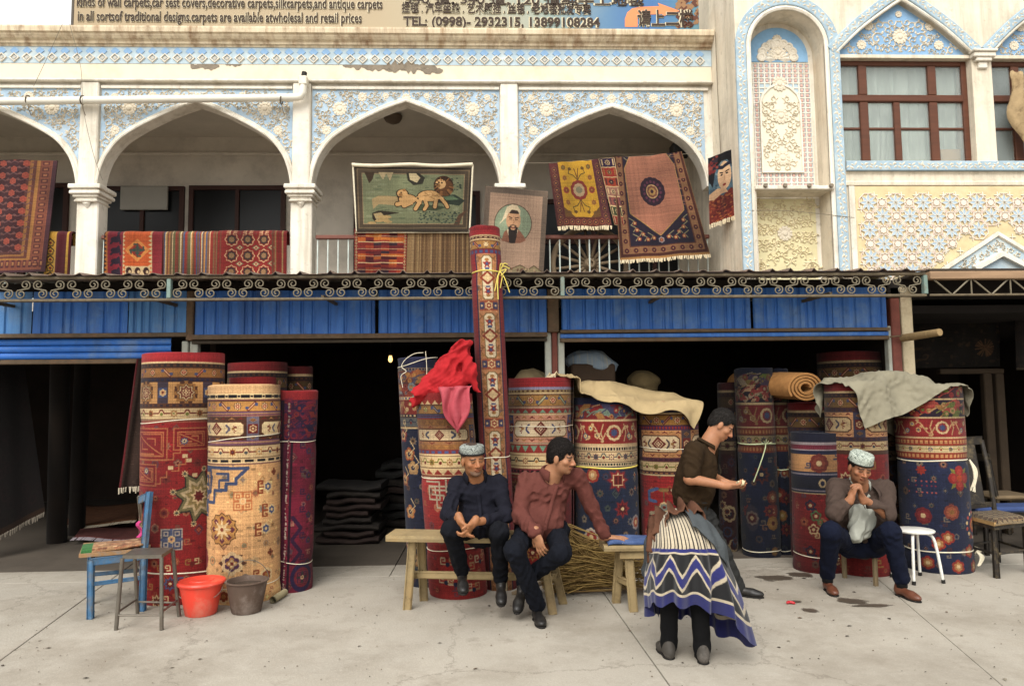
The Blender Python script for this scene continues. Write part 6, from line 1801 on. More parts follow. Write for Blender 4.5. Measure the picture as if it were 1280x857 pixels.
# kilim and reed mat on the rail of bay 3
t = Tex(.6,.45,'8c2420'); r_ = random.Random(9)
for k,y in enumerate(np.arange(0,.45,.028)):
    for j,x in enumerate(np.arange(-.26,.26,.09)): t.rect(x,y,x+.09,y+.028,r_.choice(['c9601f','a8301f','7a2028','5a1a24','d07428'] if (k // 4) % 2 else ['8c2420','6a1c24','3a2434','a83a1f']))
for y in (.06,.13,.2,.27,.34,.4): t.rect(-.26,y,.26,y+.006,CRM)
for e in (-1,1):
    for y in np.arange(0,.45,.03): m_dia(t,e*.28,y,.016,.014,CRM,BRN,CRM)
rug('hanging_rug','orange and red striped kilim under the lion tapestry',[(443,289,YL-.04),(509,290,YL-.04),(507,345,YL-.05),(443,345,YL-.05)],t,seed=8,fold=.14,group='rugs hung out along the balcony')
t = Tex(.72,.45,'97784e'); x =-.36
while x<.36: w_ = r_.choice((.007,.011,.016)); t.rect(x,0,x+w_,1,r_.choice(['a3845a','8a6a44','7a5a3a','b09468','6a4e34','a08458'])); x += w_
rug('reed_mat','tan reed mat with vertical stripes hung beside the orange kilim',[(509,290,YL-.04),(590,289,YL-.04),(590,345,YL-.05),(507,345,YL-.05)],t,cat='mat',seed=9,fold=.14,wave=.006)
# portrait rug
t = Tex(.74,1.0,'6a5f58',260)
t.rect(-.31,-.1,.31,.93,'a98f80')
def op(x,y): return (-.37+x*.74,1.0-y)
x,y = op(.47,.40)
t.disc(x,y,.222,.222,'54453a'); t.disc(x,y,.213,.213,'7f9a86')
b = s = t
t.poly([op(.30,.60),op(.34,.50),op(.40,.46),op(.56,.46),op(.64,.52),op(.69,.58),op(.6,.615),op(.47,.62)],'8c5a48')
t.poly([op(.30,.36),op(.36,.22),op(.44,.185),op(.52,.19),op(.58,.25),op(.57,.34),op(.54,.40),op(.39,.40),op(.36,.34),op(.24,.43)],'d0c6ac')
t.poly([op(.38,.48),op(.41,.44),op(.47,.52),op(.53,.44),op(.56,.48),op(.5,.6),op(.44,.6)],'d0c6ac')
t.disc(*op(.475,.365),.085,.115,'bf9472'); t.poly([op(.40,.28),op(.44,.245),(op(.53,.25)),op(.56,.28),op(.54,.29),op(.42,.29)],'3a2c26')
t.poly([op(.40,.44),op(.44,.43),op(.475,.445),op(.51,.43),op(.55,.44),op(.54,.54),op(.52,.62),op(.43,.62),op(.41,.54)],'2c2424'); t.disc(*op(.475,.455),.028,.02,'bf9472'); t.disc(*op(.475,.448),.03,.007,'7a3a30')
for e in (-1,1): t.line([op(.475+e*.025,.338),op(.475+e*.075,.328)],.009,'33251f'); t.line([op(.475+e*.03,.355),op(.475+e*.066,.353)],.009,'241c1a')
t.line([op(.475,.35),op(.485,.395),op(.468,.4)],.007,'94684a'); t.line([op(.43,.425),op(.475,.415),op(.52,.425)],.009,'2c2424')
for (cx,w_) in ((.18,.09),(.38,.13),(.62,.16),(.84,.1)): q = op(cx,.93); t.poly([(q[0]-w_,q[1]-.06),(q[0]-w_,q[1]),(q[0],q[1]+.07),(q[0]+w_,q[1]),(q[0]+w_,q[1]-.06)],'8c8468'); t.line([(q[0]-w_,q[1]),(q[0],q[1]+.07),(q[0]+w_,q[1])],.01,'5a4a34')
for k in range(40): q = op(r_.uniform(.12,.88),r_.uniform(.9,.99)); t.rect(q[0]-.008,q[1]-.015,q[0]+.008,q[1]+.012,r_.choice(['6a4a3c','a8977a','7a5040']))
rug('portrait_rug','pinkish rug with an oval portrait of a bearded man, hung on a column',[(607,232,YL-.20),(685,239,YL-.20),(679,348,YL-.22),(600,345,YL-.22)],t,cat='rug',seed=10,wave=.005)
# yellow rug, patchwork runner, salmon medallion rug
t = Tex(.82,.85,'c79b1f',230)
t.rect(-9,-1,9,.12,'5a2a24'); t.rect(-9,0,-.27,1,'5a2a2c'); t.rect(.27,0,9,1,'5a2a34')
for y in np.arange(.04,.85,.09):
    for e in (-1,1): m_rosette(t,e*.34,y,.04,'7a4a3a','3a2030','a8743a',6)
for x in np.arange(-.36,.4,.09): m_rosette(t,x,.06,.04,'8c4a34','3a2030','a8743a',6)
m_rosette(t,0,.47,.13,'8c2f2a','b09a78','6a6a4a',10); t.disc(0,.47,.05,.045,'7a7a68')
for e in (-1,1):
    for f in (-1,1):
        t.line([(0,.47+f*.13),(e*.06,.47+f*.2),(e*.13,.47+f*.22),(e*.1,.47+f*.3)],.012,'5a4a1f'); t.line([(0,.47+f*.15),(e*.03,.47+f*.28)],.012,'6a3a1f'); t.disc(e*.1,.47+f*.28,.028,.02,'6a4a1f'); m_rosette(t,e*.2,.47+f*.16,.035,'a05a2a','7a5a2a',GLD,6); m_rosette(t,e*.2,.47+f*.3,.035,'8a4a2a','5a6a2a',GLD,6)
    m_rosette(t,e*.2,.47,.045,'9c3a2a','7a3a2a',GLD,8)
t.poly([(-.27,.12),(-.27,.25),(-.12,.12)],'6a4a24'); t.poly([(.27,.12),(.27,.25),(.12,.12)],'6a4a24')
rug('hanging_rug','yellow rug with a central rosette and maroon border on the balcony line',[(686,204,YL-.05),(750,199,YL-.05),(765,283,YL-.10),(697,283,YL-.10)],t,seed=11,fringe=(FRG,.045),group='rugs hung out along the balcony',wave=.016)
t = Tex(.22,.95,'8c2a2a')
for k,(c1,c2) in enumerate((('b0302a',CRM),('3a4a30',CRM),('8a4a48','5a3a44'),('9a6a60',CRM),('b03a24','3a2a34'),('a82a24',GLD),('2c1c4a',CRM))):
    y = .068+k*.136; t.rect(-.11,y-.068,.11,y+.068,CRM); t.rect(-.1,y-.06,.1,y+.06,c1); m_star(t,0,y,.045,c2,'3a2430',CRM)
    for e in (-1,1): t.rect(e*.075-.01,y-.045,e*.075+.01,y+.045,c2)
rug('rug_runner','narrow patchwork runner of red and violet squares between the yellow and salmon rugs',[(748,198,YL-.09),(768,197,YL-.09),(783,284,YL-.13),(768,281,YL-.13)],t,cat='rug',seed=12,wave=.008)
t = Tex(1.2,1.36,'7a5638',230)
t.rect(-9,0,9,.03,'a87a44'); t.rect(-.585,.04,.585,9,'4a2420'); t.rect(-.55,.075,.55,9,'8a6244')
for x in np.arange(-.5,.56,.125): m_rosette(t,x,.115,.032,'5a2028','3a1a2c','a8844a',8)
for y in np.arange(.24,1.4,.125):
    for e in (-1,1): m_rosette(t,e*.505,y,.032,'5a2028','3a1a2c','a8844a',8)
t.rect(-.455,.16,.455,9,'5a3228'); t.rect(-.44,.175,.44,9,'221c34')
for e in (-1,1):
    for (x,y) in ((.36,.24),(.3,.3),(.38,.36),(.24,.23),(.15,.25),(.4,.45),(.38,1.25)): t.line([(e*x,y),(e*(x-.04),y+.05),(e*(x+.03),y+.09)],.011,'8a8a6a'); m_rosette(t,e*(x-.05),y+.02,.03,'8c3a34','a8743a',CRM,5)
m_rosette(t,0,.24,.04,'8a8a98','8c3a34',GLD,6)
ins_ = [(0,.30),(.40,.60),(.42,1.2),(.22,1.5),(-.22,1.5),(-.42,1.2),(-.40,.60)]
t.poly(ins_,'a56a58'); t.line(ins_,.012,'a8844a',True)
for k in range(200): x,y = r_.uniform(-.36,.36),r_.uniform(.65,1.36); t.rect(x,y,x+r_.uniform(.05,.2),y+.006,r_.choice(['9c6252','aa705e']))
m_rosette(t,-.02,.88,.19,'2c1c30','2a1830','3a2030',14); t.disc(-.02,.88,.165,.165,'2c1c30'); 
for k in range(14): q = 2*math.pi*k/14; t.disc(-.02+.13*math.sin(q),.88+.13*math.cos(q),.02,.02,'5a2a4a')
t.disc(-.02,.88,.095,.095,'b5946a'); m_rosette(t,-.02,.88,.08,'7a4a3a','a8844a','3a2030',8)
rug('hanging_rug','large salmon rug with a dark round medallion hanging askew over the railing',[(766,196,YL-.06),(852,189,YL-.06),(888,318,YL-.16),(775,326,YL-.16)],t,seed=13,fringe=(FRG,.04),group='rugs hung out along the balcony',wave=.016,sag=.02)
cable([P(655,204,YL-.03),P(700,203,YL-.04),P(790,196,YL-.04),P(870,192,YL-.03)],.004,'washing line carrying the yellow and salmon rugs')
# picture rug on the side wall
t = Tex(.62,.95,'3f6484',230)
for k in range(120): t.disc(r_.uniform(-.31,.31),r_.uniform(.3,.95),r_.uniform(.02,.06),r_.uniform(.01,.04),r_.choice(['4a7498','36587a','587f9c','2c4660','6a8aa0']))
t.poly([(-.3,.98),(-.31,.62),(-.22,.5),(-.15,.75),(0,.86),(.18,.85),(.25,.55),(.3,.3),(.31,.75),(.2,.95),(0,.98)],'15141c')
t.disc(.03,.62,.145,.2,'dcb795'); t.poly([(-.15,.75),(-.05,.84),(.1,.83),(.19,.74),(.2,.84),(.1,.9),(-.1,.89)],'121016'); t.line([(-.18,.78),(.0,.74),(.2,.79)],.05,'1c2038')
for e in (-1,1): t.line([(.03+e*.03,.665),(.03+e*.1,.68)],.016,'1c1416'); t.disc(.03+e*.06,.64,.028,.012,'2a2024')
t.line([(.03,.63),(.045,.56),(.02,.55)],.01,'b0805f'); t.disc(.03,.49,.04,.017,'9c2a2a')
for k in range(40): t.disc(r_.uniform(-.3,-.12),r_.uniform(.7,.93),.03,.02,r_.choice(['7a1f24','3a1a24','8c3a34','2a2438']))
t.poly([(-.31,.0),(-.31,.32),(-.15,.4),(.0,.34),(.16,.42),(.31,.34),(.31,0)],'7a231c')
for k in range(180): t.disc(r_.uniform(-.31,.31),r_.uniform(.02,.34),.025,.012,r_.choice(['8c2f20','6a1a18','a8442a','541416','b0602c']))
t.poly([(-.3,.42),(-.12,.47),(.06,.43),(.1,.37),(-.05,.38),(-.2,.32),(-.31,.34)],'d4ad8a')
rug('picture_rug','blue and red picture rug of a veiled woman hung on the plaster side wall',[(885,198,YL-.35),(921,184,YR+.18),(924,268,YR+.17),(887,281,YL-.36)],t,cat='rug',seed=14,wave=.006,fringe=(FRG,.05))
# wooden cart wheel on the balcony
wc = P(737,318,YL+.22); wr_ = .43
wh = thing('cart_wheel','old wooden cart wheel with many spokes behind the balcony railing','wheel',(wc[0],YL+.22,ZFL))
OLDW = mat('old_grey_wood','7d6c56',.9,.2,5,.3,50,stain='4f4234',samt=.6,sscale=6)
wc = np.array([wc[0],YL+.22,ZFL+wr_+.04])
rim = [(wc[0]+wr_*math.cos(a),wc[1],wc[2]+wr_*math.sin(a)) for a in np.linspace(0,2*math.pi,49)[:-1]]
MB().tube(rim,.034,8,closed=True).build('rim',OLDW,wh,smooth=True)
MB().lathe((wc[0],wc[1]+.09,wc[2]),[(.05,0),(.075,.03),(.085,.08),(.07,.14),(.045,.18),(.03,.181),(.028,.15),(0,.15)],16,axis='y').build('hub',OLDW,wh,smooth=True,angle=40)
for k in range(16):
    a = 2*math.pi*(k+.3)/16; d = np.array([math.cos(a),0,math.sin(a)])
    MB().tube([wc+d*.07,wc+d*(wr_-.01)],[.02,.015],8).build('spoke',OLDW,wh,smooth=True)
# ------------------------------------------------------------------ soft bodies: smooth unions of tapered limbs, meshed on a grid
class Soft:
    def __init__(s,lo,hi,vox):
        s.lo = np.array(lo,float); s.vox = vox
        s.n = np.ceil((np.array(hi,float)-s.lo)/vox).astype(int)+1
        s.d = np.full(s.n,1.0,np.float32)
    def _win(s,lo,hi):
        a = np.maximum(0,np.floor((np.array(lo)-s.lo)/s.vox).astype(int)); b = np.minimum(s.n,np.ceil((np.array(hi)-s.lo)/s.vox).astype(int)+1)
        if np.any(b <= a): return None
        X,Y,Z = [(s.lo[k]+s.vox*np.arange(a[k],b[k])).astype(np.float32) for k in range(3)]
        return tuple(slice(a[k],b[k]) for k in range(3)),X[:,None,None],Y[None,:,None],Z[None,None,:]
    def _mix(s,w,d,k,op):
        cur = s.d[w]
        if op=='add':
            h = np.clip(.5+.5*(cur-d)/k,0,1) if k>0 else (cur>d).astype(np.float32)
            s.d[w] = cur*(1-h)+d*h-k*h*(1-h)
        else:
            d =-d; h = np.clip(.5-.5*(cur-d)/k,0,1)
            s.d[w] = cur*(1-h)+d*h+k*h*(1-h)
    def cone(s,a,b,r1,r2,k=.02,op='add'):
        a,b = np.array(a,float),np.array(b,float); m = max(r1,r2)+k*1.5+2*s.vox
        w = s._win(np.minimum(a,b)-m,np.maximum(a,b)+m)
        if w is None: return s
        sl,X,Y,Z = w; ab = b-a; L2 = ab @ ab+1e-12
        t = np.clip(((X-a[0])*ab[0]+(Y-a[1])*ab[1]+(Z-a[2])*ab[2])/L2,0,1)
        d = np.sqrt((X-a[0]-t*ab[0])**2+(Y-a[1]-t*ab[1])**2+(Z-a[2]-t*ab[2])**2)-(r1+(r2-r1)*t)
        s._mix(sl,d,k,op); return s
    def path(s,pts,rs,k=.02):
        for i in range(len(pts)-1): s.cone(pts[i],pts[i+1],rs[i],rs[i+1],k)
        return s
    def ell(s,c,r,R=None,k=.02,op='add'):
        """ellipsoid with radii r along the columns of R"""
        c,r = np.array(c,float),np.array(r,float); m = max(r)+k*1.5+2*s.vox
        w = s._win(c-m,c+m)
        if w is None: return s
        sl,X,Y,Z = w; R = np.eye(3) if R is None else np.asarray(R); P_ = [X-c[0],Y-c[1],Z-c[2]]
        q = [(P_[0]*R[0,j]+P_[1]*R[1,j]+P_[2]*R[2,j]) for j in range(3)]
        k0 = np.sqrt((q[0]/r[0])**2+(q[1]/r[1])**2+(q[2]/r[2])**2); k1 = np.sqrt((q[0]/r[0]**2)**2+(q[1]/r[1]**2)**2+(q[2]/r[2]**2)**2)+1e-6
        s._mix(sl,k0*(k0-1)/k1,k,op); return s
    def cutplane(s,p,n):
        """keep the side the normal points away from"""
        p,n = np.array(p,float),np.array(n,float); n /= np.linalg.norm(n)
        X,Y,Z = [s.lo[k]+s.vox*np.arange(s.n[k]) for k in range(3)]
        d = ((X-p[0])*n[0])[:,None,None]+((Y-p[1])*n[1])[None,:,None]+((Z-p[2])*n[2])[None,None,:]
        s.d = np.maximum(s.d,d.astype(np.float32)); return s
    def wrinkle(s,amp,freq,seed,stretch=(1,1,1),ridged=True):
        rg = np.random.default_rng(seed)
        X,Y,Z = [(s.lo[k]+s.vox*np.arange(s.n[k])).astype(np.float32) for k in range(3)]
        tot = np.zeros(s.n,np.float32)
        band = np.abs(s.d)<3*amp+3*s.vox
        idx = np.nonzero(band)
        x,y,z = X[idx[0]],Y[idx[1]],Z[idx[2]]
        wv = np.zeros(len(x),np.float32); f0 = 9.0
        wx = np.sin(x*f0+rg.uniform(0,6)+1.5*np.sin(z*f0*1.3+rg.uniform(0,6)))+np.sin(z*f0*.8+y*f0+rg.uniform(0,6)); wx2 = np.sin(y*11+x*7+rg.uniform(0,6))*np.sin(z*10+rg.uniform(0,6))
        for k in range(4):
            v = rg.normal(0,1,3)*np.array(stretch); v = v/np.linalg.norm(v)*freq*rg.uniform(.6,1.3)
            q = np.sin(x*v[0]+y*v[1]+z*v[2]+2.2*wx+rg.uniform(0,6.28))
            msk = np.clip(.5+.9*np.sin(x*8+y*9*(k+1)*.6+z*7+rg.uniform(0,6.28))+.3*wx2,0,1)
            wv += ((1-2*np.abs(q)) if ridged else q)*msk
        s.d[idx] -= (amp*wv/3).astype(np.float32); return s
    def mesh(s,smooth_it=0):
        """surface nets"""
        d = s.d; ins = d<0
        c = [ins[i:d.shape[0]-1+i,j:d.shape[1]-1+j,k:d.shape[2]-1+k] for i in (0,1) for j in (0,1) for k in (0,1)]
        cnt = sum(q.astype(np.int8) for q in c); act = (cnt>0) & (cnt<8)
        I = np.argwhere(act); 
        if len(I)==0: return np.zeros((0,3)),np.zeros((0,4),int)
        vid = np.full(act.shape,-1,np.int64); vid[tuple(I.T)] = np.arange(len(I))
        acc = np.zeros((len(I),3)); num = np.zeros(len(I))
        corners = [(i,j,k) for i in (0,1) for j in (0,1) for k in (0,1)]
        val = {cn: d[I[:,0]+cn[0],I[:,1]+cn[1],I[:,2]+cn[2]] for cn in corners}
        for a in corners:
            for ax in range(3):
                if a[ax]: continue
                b = list(a); b[ax] = 1; b = tuple(b)
                va,vb = val[a],val[b]; cr = (va<0) != (vb<0)
                t = np.where(cr,va/(va-vb+1e-12),0)
                p = np.array(a,float)[None,:]+np.zeros((len(I),3)); p[:,ax] += t
                acc[cr] += p[cr]; num[cr] += 1
        V = s.lo+s.vox*(I+acc/num[:,None])
        F = []
        for ax in range(3):
            o1,o2 = [k for k in range(3) if k != ax]
            sl0 = [slice(None)]*3; sl1 = [slice(None)]*3; sl0[ax] = slice(0,-1); sl1[ax] = slice(1,None)
            e = ins[tuple(sl0)] != ins[tuple(sl1)]
            E = np.argwhere(e); E = E[(E[:,o1]>0) & (E[:,o2]>0) & (E[:,o1]<vid.shape[o1]) & (E[:,o2]<vid.shape[o2]) & (E[:,ax]<vid.shape[ax])]
            first = ins[tuple(E.T)]
            def vv(a,b):
                Q = E.copy(); Q[:,o1] -= a; Q[:,o2] -= b; return vid[tuple(Q.T)]
            q = np.stack([vv(1,1),vv(0,1),vv(0,0),vv(1,0)],1)
            if ax==1: first = ~first
            q[~first] = q[~first][:,::-1]
            F.append(q)
        F = np.concatenate(F); F = F[(F >= 0).all(1)]
        for _ in range(smooth_it):
            A = np.zeros_like(V); N_ = np.zeros(len(V))
            for k in range(4):
                for o in (1,3): np.add.at(A,F[:,k],V[F[:,(k+o) % 4]]); np.add.at(N_,F[:,k],1)
            V = V*.5+.5*A/np.maximum(N_,1)[:,None]
        return V,F
def soft_obj(name,V,F,mats,parent,org=None,colors=None,uv=None,midx=None):
    org = ORG[parent.name] if (org is None and parent is not None) else np.array(org if org is not None else (0,0,0),float)
    me = bpy.data.meshes.new(name); n,m = len(V),len(F)
    me.vertices.add(n); me.vertices.foreach_set('co',(V-org).astype(np.float32).ravel())
    me.loops.add(4*m); me.loops.foreach_set('vertex_index',F.astype(np.int32).ravel())
    me.polygons.add(m); me.polygons.foreach_set('loop_start',np.arange(m,dtype=np.int32)*4)
    me.polygons.foreach_set('use_smooth',np.ones(m,bool))
    for q in (mats if isinstance(mats,(list,tuple)) else [mats]): me.materials.append(q)
    if midx is not None: me.polygons.foreach_set('material_index',midx.astype(np.int32))
    me.update(calc_edges=True)
    if colors is not None:
        ca = me.color_attributes.new('Col','FLOAT_COLOR','POINT')
        ca.data.foreach_set('color',np.concatenate([colors,np.ones((n,1))],1).astype(np.float32).ravel())
    me.validate()
    return link_mesh(name,me,parent,org)

# ------------------------------------------------------------------ cloth laid over things: a small spring-mesh drape
def drape(g,cyl,steps=160,floor=0.0,grav=.0022,stiff=2,pins=None,fric=.75,rest=None):
    """g: grid (n, m, 3) at its start; cyl: upright (x, y, r, top). Returns the settled grid"""
    x = g.copy(); prev = g.copy(); n,m = g.shape[:2]
    cons = []; g_ = g if rest is None else rest
    def add(sl_a,sl_b): cons.append((sl_a,sl_b,np.linalg.norm(g_[sl_a]-g_[sl_b],axis=-1)))
    S = slice
    add((S(0,n-1),S(0,m)),(S(1,n),S(0,m))); add((S(0,n),S(0,m-1)),(S(0,n),S(1,m)))
    add((S(0,n-1),S(0,m-1)),(S(1,n),S(1,m))); add((S(1,n),S(0,m-1)),(S(0,n-1),S(1,m)))
    for k in range(2,2+stiff): add((S(0,n-k),S(0,m)),(S(k,n),S(0,m))); add((S(0,n),S(0,m-k)),(S(0,n),S(k,m)))
    pin = x[pins].copy() if pins is not None else None
    for it in range(steps):
        v = (x-prev)*.96; prev = x.copy(); x = x+v; x[...,2] -= grav
        for _ in range(5):
            for (a,b,L) in cons:
                d = x[b]-x[a]; l = np.linalg.norm(d,axis=-1)+1e-9; c = (d*((l-L)/l*.5)[...,None])*.9
                x[a] += c; x[b] -= c
            for (cx,cy,r,top) in cyl:
                dx,dy = x[...,0]-cx,x[...,1]-cy; rr = np.sqrt(dx*dx+dy*dy)+1e-9
                inside = (rr<r) & (x[...,2]<top); up = top-x[...,2]; side = r-rr
                tp = inside & (up<side*1.3+.02); sd_ = inside & ~tp
                x[...,2][tp] = top
                x[...,0][sd_] += (dx/rr*side)[sd_]; x[...,1][sd_] += (dy/rr*side)[sd_]
                prev[inside] = prev[inside]*(1-fric)+x[inside]*fric
            if pins is not None: x[pins] = pin
            lowm = x[...,2]<floor; x[...,2][lowm] = floor
    return x
def refine(g,k=3):
    """bilinear-to-cubic upsampling of a grid"""
    def up(a):
        n = a.shape[0]; t = np.linspace(0,n-1,(n-1)*k+1); i = np.minimum(t.astype(int),n-2); f = (t-i)[:,None,None]
        p0,p1,p2,p3 = a[np.maximum(i-1,0)],a[i],a[i+1],a[np.minimum(i+2,n-1)]
        return .5*(2*p1+(p2-p0)*f+(2*p0-5*p1+4*p2-p3)*f**2+(3*p1-p0-3*p2+p3)*f**3)
    return up(up(g).transpose(1,0,2)).transpose(1,0,2)
# ------------------------------------------------------------------ furniture
WOODL = mat('bench_wood','93805c',.8,.18,5,.25,50,stain='7d6038',samt=.5,sscale=5,stretch=(1,1,1))
weather(WOODL,'54452f',.6,'7a6a50',.45,3,3)
WOODG = mat('grey_stool_wood','7a6a50',.85,.2,6,.3,50,stain='55483a',samt=.6,sscale=6)
BPAINT = mat('chair_blue_paint','3d6282',.8,.25,9,.3,60,stain='6d6350',samt=.95,sscale=6)
weather(BPAINT,'5c5344',.75,'7b8a92',.6,4,4)
STEEL = mat('dull_steel','6b655c',.45,.2,12,.1,60,metal=.6,stain='5a4434',samt=.4,sscale=8)
def mid(a,b,t=.5): return np.array(a)*(1-t)+np.array(b)*t
# long bench under the two men
zs_ = P(508,666,5.62)[2]
ben = thing('wooden_bench','long pale wooden bench with splayed legs carrying two seated men','bench',(-.05,5.6,0))
BL,BR = np.array([P(487,666,5.62)[0],5.68,zs_]),np.array([P(706,668,5.45)[0],5.50,zs_])
ax_ = (BR-BL); ax_ /= np.linalg.norm(ax_); bx = np.array([-ax_[1],ax_[0],0])
hw_ = .14
V = []
for (c,d) in ((BL,0),(mid(BL,BR,.5),-.006),(BR,0)):
    for (u,z) in ((-hw_,0),(hw_,0),(hw_+.004,-.022),(hw_,-.045),(-hw_,-.045),(-hw_-.004,-.022)): V.append(c+bx*u+np.array([0,0,z+d]))
F = [list(range(6)),list(range(12,18))[::-1]]
for k in range(2):
    for j in range(6): F.append((k*6+j,k*6+6+j,k*6+6+(j+1) % 6,k*6+(j+1) % 6))
MB().add(V,F).build('seat',WOODL,ben)
feet = [(G(509,761),BL+ax_*.19-bx*.07),(G(530,750),BL+ax_*.22+bx*.07),(G(691,767),BR-ax_*.17-bx*.07),(G(704,754),BR-ax_*.13+bx*.07)]
for (f,tp) in feet: MB().beam(f,tp+np.array([0,0,-.04]),.065,.05,(0,1,0)).build('leg',WOODL,ben)
a_,b_ = mid(feet[0][0],feet[0][1],.42),mid(feet[1][0],feet[1][1],.42); c_,d_ = mid(feet[2][0],feet[2][1],.42),mid(feet[3][0],feet[3][1],.42)
MB().beam(mid(a_,b_)-ax_*.05,mid(c_,d_)+ax_*.03,.04,.055).build('stretcher',WOODL,ben)
MB().beam(a_,b_,.04,.04).build('rung',WOODL,ben); MB().beam(c_,d_,.04,.04).build('rung',WOODL,ben)
# second bench with denim pad
b2 = thing('wooden_bench','pale wooden bench with a folded denim pad, under a resting hand','bench',(1.3,5.6,0))
f1,f2 = G(792,764),G(770,753)
zt2 = P(790,679,5.5)[2]
L2_ = .62
A0 = np.array([P(752,676,5.56)[0],5.56,zt2]); dr = np.array([1,-.02,0]); dr /= np.linalg.norm(dr); dn = np.array([-dr[1],dr[0],0])
V = []
for c in (A0,A0+dr*L2_):
    for (u,z) in ((-.125,0),(.135,0),(.14,-.02),(.135,-.042),(-.125,-.042),(-.13,-.02)): V.append(c+dn*u+np.array([0,0,z]))
MB().add(V,[list(range(6)),list(range(6,12))[::-1]]+[(j,6+j,6+(j+1) % 6,(j+1) % 6) for j in range(6)]).build('seat',WOODL,b2)
lg = [(f1,A0+dr*.19-dn*.06),(f2,A0+dr*.15+dn*.07)]
off = dr*(L2_-.36)
lg += [(f1+off+dr*.06,lg[0][1]+off),(f2+off+dr*.10,lg[1][1]+off)]
for (f,tp) in lg: MB().beam(f*np.array([1,1,0]),tp+np.array([0,0,-.04]),.065,.05,(0,1,0)).build('leg',WOODL,b2)
MB().beam(mid(lg[0][0],lg[0][1],.4),mid(lg[1][0],lg[1][1],.4),.035,.05).build('rung',WOODL,b2); MB().beam(mid(lg[2][0],lg[2][1],.4),mid(lg[3][0],lg[3][1],.4),.035,.05).build('rung',WOODL,b2)
MB().beam(A0+dr*.12-dn*.09+np.array([0,0,-.075]),A0+dr*(L2_-.1)-dn*.09+np.array([0,0,-.075]),.03,.06).build('apron',WOODL,b2)
g = np.zeros((24,14,3)); uvp = None
for i in range(24):
    for j in range(14):
        u,v = i/23,j/13; q = A0+dr*(.03+.42*u)+dn*(-.13+.25*v)
        ed = min(u,1-u,v,1-v); z = .028*min(1,ed*9)**.5+.012+.004*math.sin(9*u+5*v)
        g[i,j] = q+np.array([0,0,z])
dnm = MB().sheet(g,0,None,.014).build('denim_pad',mat('denim','37496f',.9,.16,30,.3,200,stain='6a7ba0',samt=.4,sscale=8),None,A0,smooth=True); tagobj(dnm,'folded blue denim pad lying on the end of the second bench','pad')
MB().tube([g[6,0]+np.array([0,-.002,.002]),g[6,6]+np.array([0,0,.003]),g[6,13]+np.array([0,0,.002])],.0018,4).build('stitching',STRING,dnm)
# blue chair
ch = thing('wooden_chair','worn blue painted wooden chair with a broken back, beside the crimson roll','chair',(-2.8,5.7,0))
fl_,fr_,bl_,br_ = G(113,773),G(178,763),G(103,760),G(170,753)
zc = P(112,695,5.6)[2]
# near legs (fl, fr) and far legs: widen the far side into a real seat
for q in (bl_,br_): q[1] += .12
for (q,o) in ((fl_,-.02),(bl_,-.02)): MB().beam(q,(q[0]-.01,q[1],zc-.02),.04,.045).build('leg',BPAINT,ch)
MB().beam(fr_,(fr_[0]+.0,fr_[1],zc),.045,.05).build('leg',BPAINT,ch); MB().beam(br_,(br_[0],br_[1],zc),.04,.045).build('leg',BPAINT,ch)
sp_ = [fl_+np.array([-.09,-.02,0]),fr_+np.array([.05,-.02,0]),br_+np.array([.05,.03,0]),bl_+np.array([-.09,.03,0])]
V = [(p[0],p[1],zc) for p in sp_]+[(p[0],p[1],zc+.025) for p in sp_]
MB().add(V,[(3,2,1,0),(4,5,6,7),(0,1,5,4),(1,2,6,5),(2,3,7,6),(3,0,4,7)]).build('seat',mat('chair_seat','8a6a48',.85,.2,6,.2,stain='5a7a8a',samt=.6,sscale=7),ch)
for (p,q) in ((fl_,fr_),(bl_,br_),(fl_,bl_),(fr_,br_)):
    MB().beam((p[0],p[1],zc-.035),(q[0],q[1],zc-.035),.02,.055).build('apron',BPAINT,ch)
MB().beam((fl_[0],fl_[1],.25),(fr_[0],fr_[1],.25),.02,.03).build('rung',BPAINT,ch); MB().beam((bl_[0],bl_[1],.23),(br_[0],br_[1],.23),.02,.03).build('rung',BPAINT,ch)
tp = P(187,614,5.78); MB().beam((fr_[0],fr_[1],zc),tp,.05,.042).build('back_post',BPAINT,ch)
tp2 = P(174,620,5.9); MB().beam((br_[0],br_[1],zc),tp2,.03,.03).build('back_post',mat('bare_grey_wood','6f675a',.85,.2),ch)
MB().beam(tp+np.array([0,0,-.03]),tp2+np.array([0,0,-.03]),.02,.06).build('back_rail',BPAINT,ch)
rgm = MB(); g = np.zeros((5,8,3))
for i in range(5):
    for j in range(8): q = mid(P(179,650,5.83),P(175,650,5.9),i/4); g[i,j] = q+np.array([-.02*math.sin(j),-.03,-.012*j*1.5])
rgm.sheet(g,0,None,.004); ro = rgm.build('pink_rag',mat('pink_rag','a8346a',.9,.2),None,P(178,650,5.85)); tagobj(ro,'small pink rag tucked into the blue chair back','rag')
g = np.zeros((22,10,3)); 
for i in range(22):
    for j in range(10):
        u,v = i/21,j/9; q = mid(mid(sp_[0],sp_[1],u*.88+.02),mid(sp_[3],sp_[2],u*.88+.02),v*.8+.05); g[i,j] = (q[0],q[1],zc+.028+.035*math.sin(math.pi*min(1,v*1.1))**.6*(.7+.3*math.sin(5*u))+.03*u*u)
t = Tex(.5,.3,'a5805c',150); rr = random.Random(3)
for k in range(160): t.disc(rr.uniform(-.25,.25),rr.uniform(0,.3),.02,.01,rr.choice(['b58a66','8a5a40','c9a480','a86a4a','7a4a38']))
t.rect(-.25,0,-.16,.3,'2f7a3c')
cb = MB().sheet(g,0,[[(i/21,j/9) for j in range(10)] for i in range(22)],.01).build('folded_cloth',tex_mat('folded_cloth_print',t.finish(5)),None,(fl_[0],fl_[1],zc),smooth=True); tagobj(cb,'folded tan and green printed cloth on the blue chair seat','cloth')
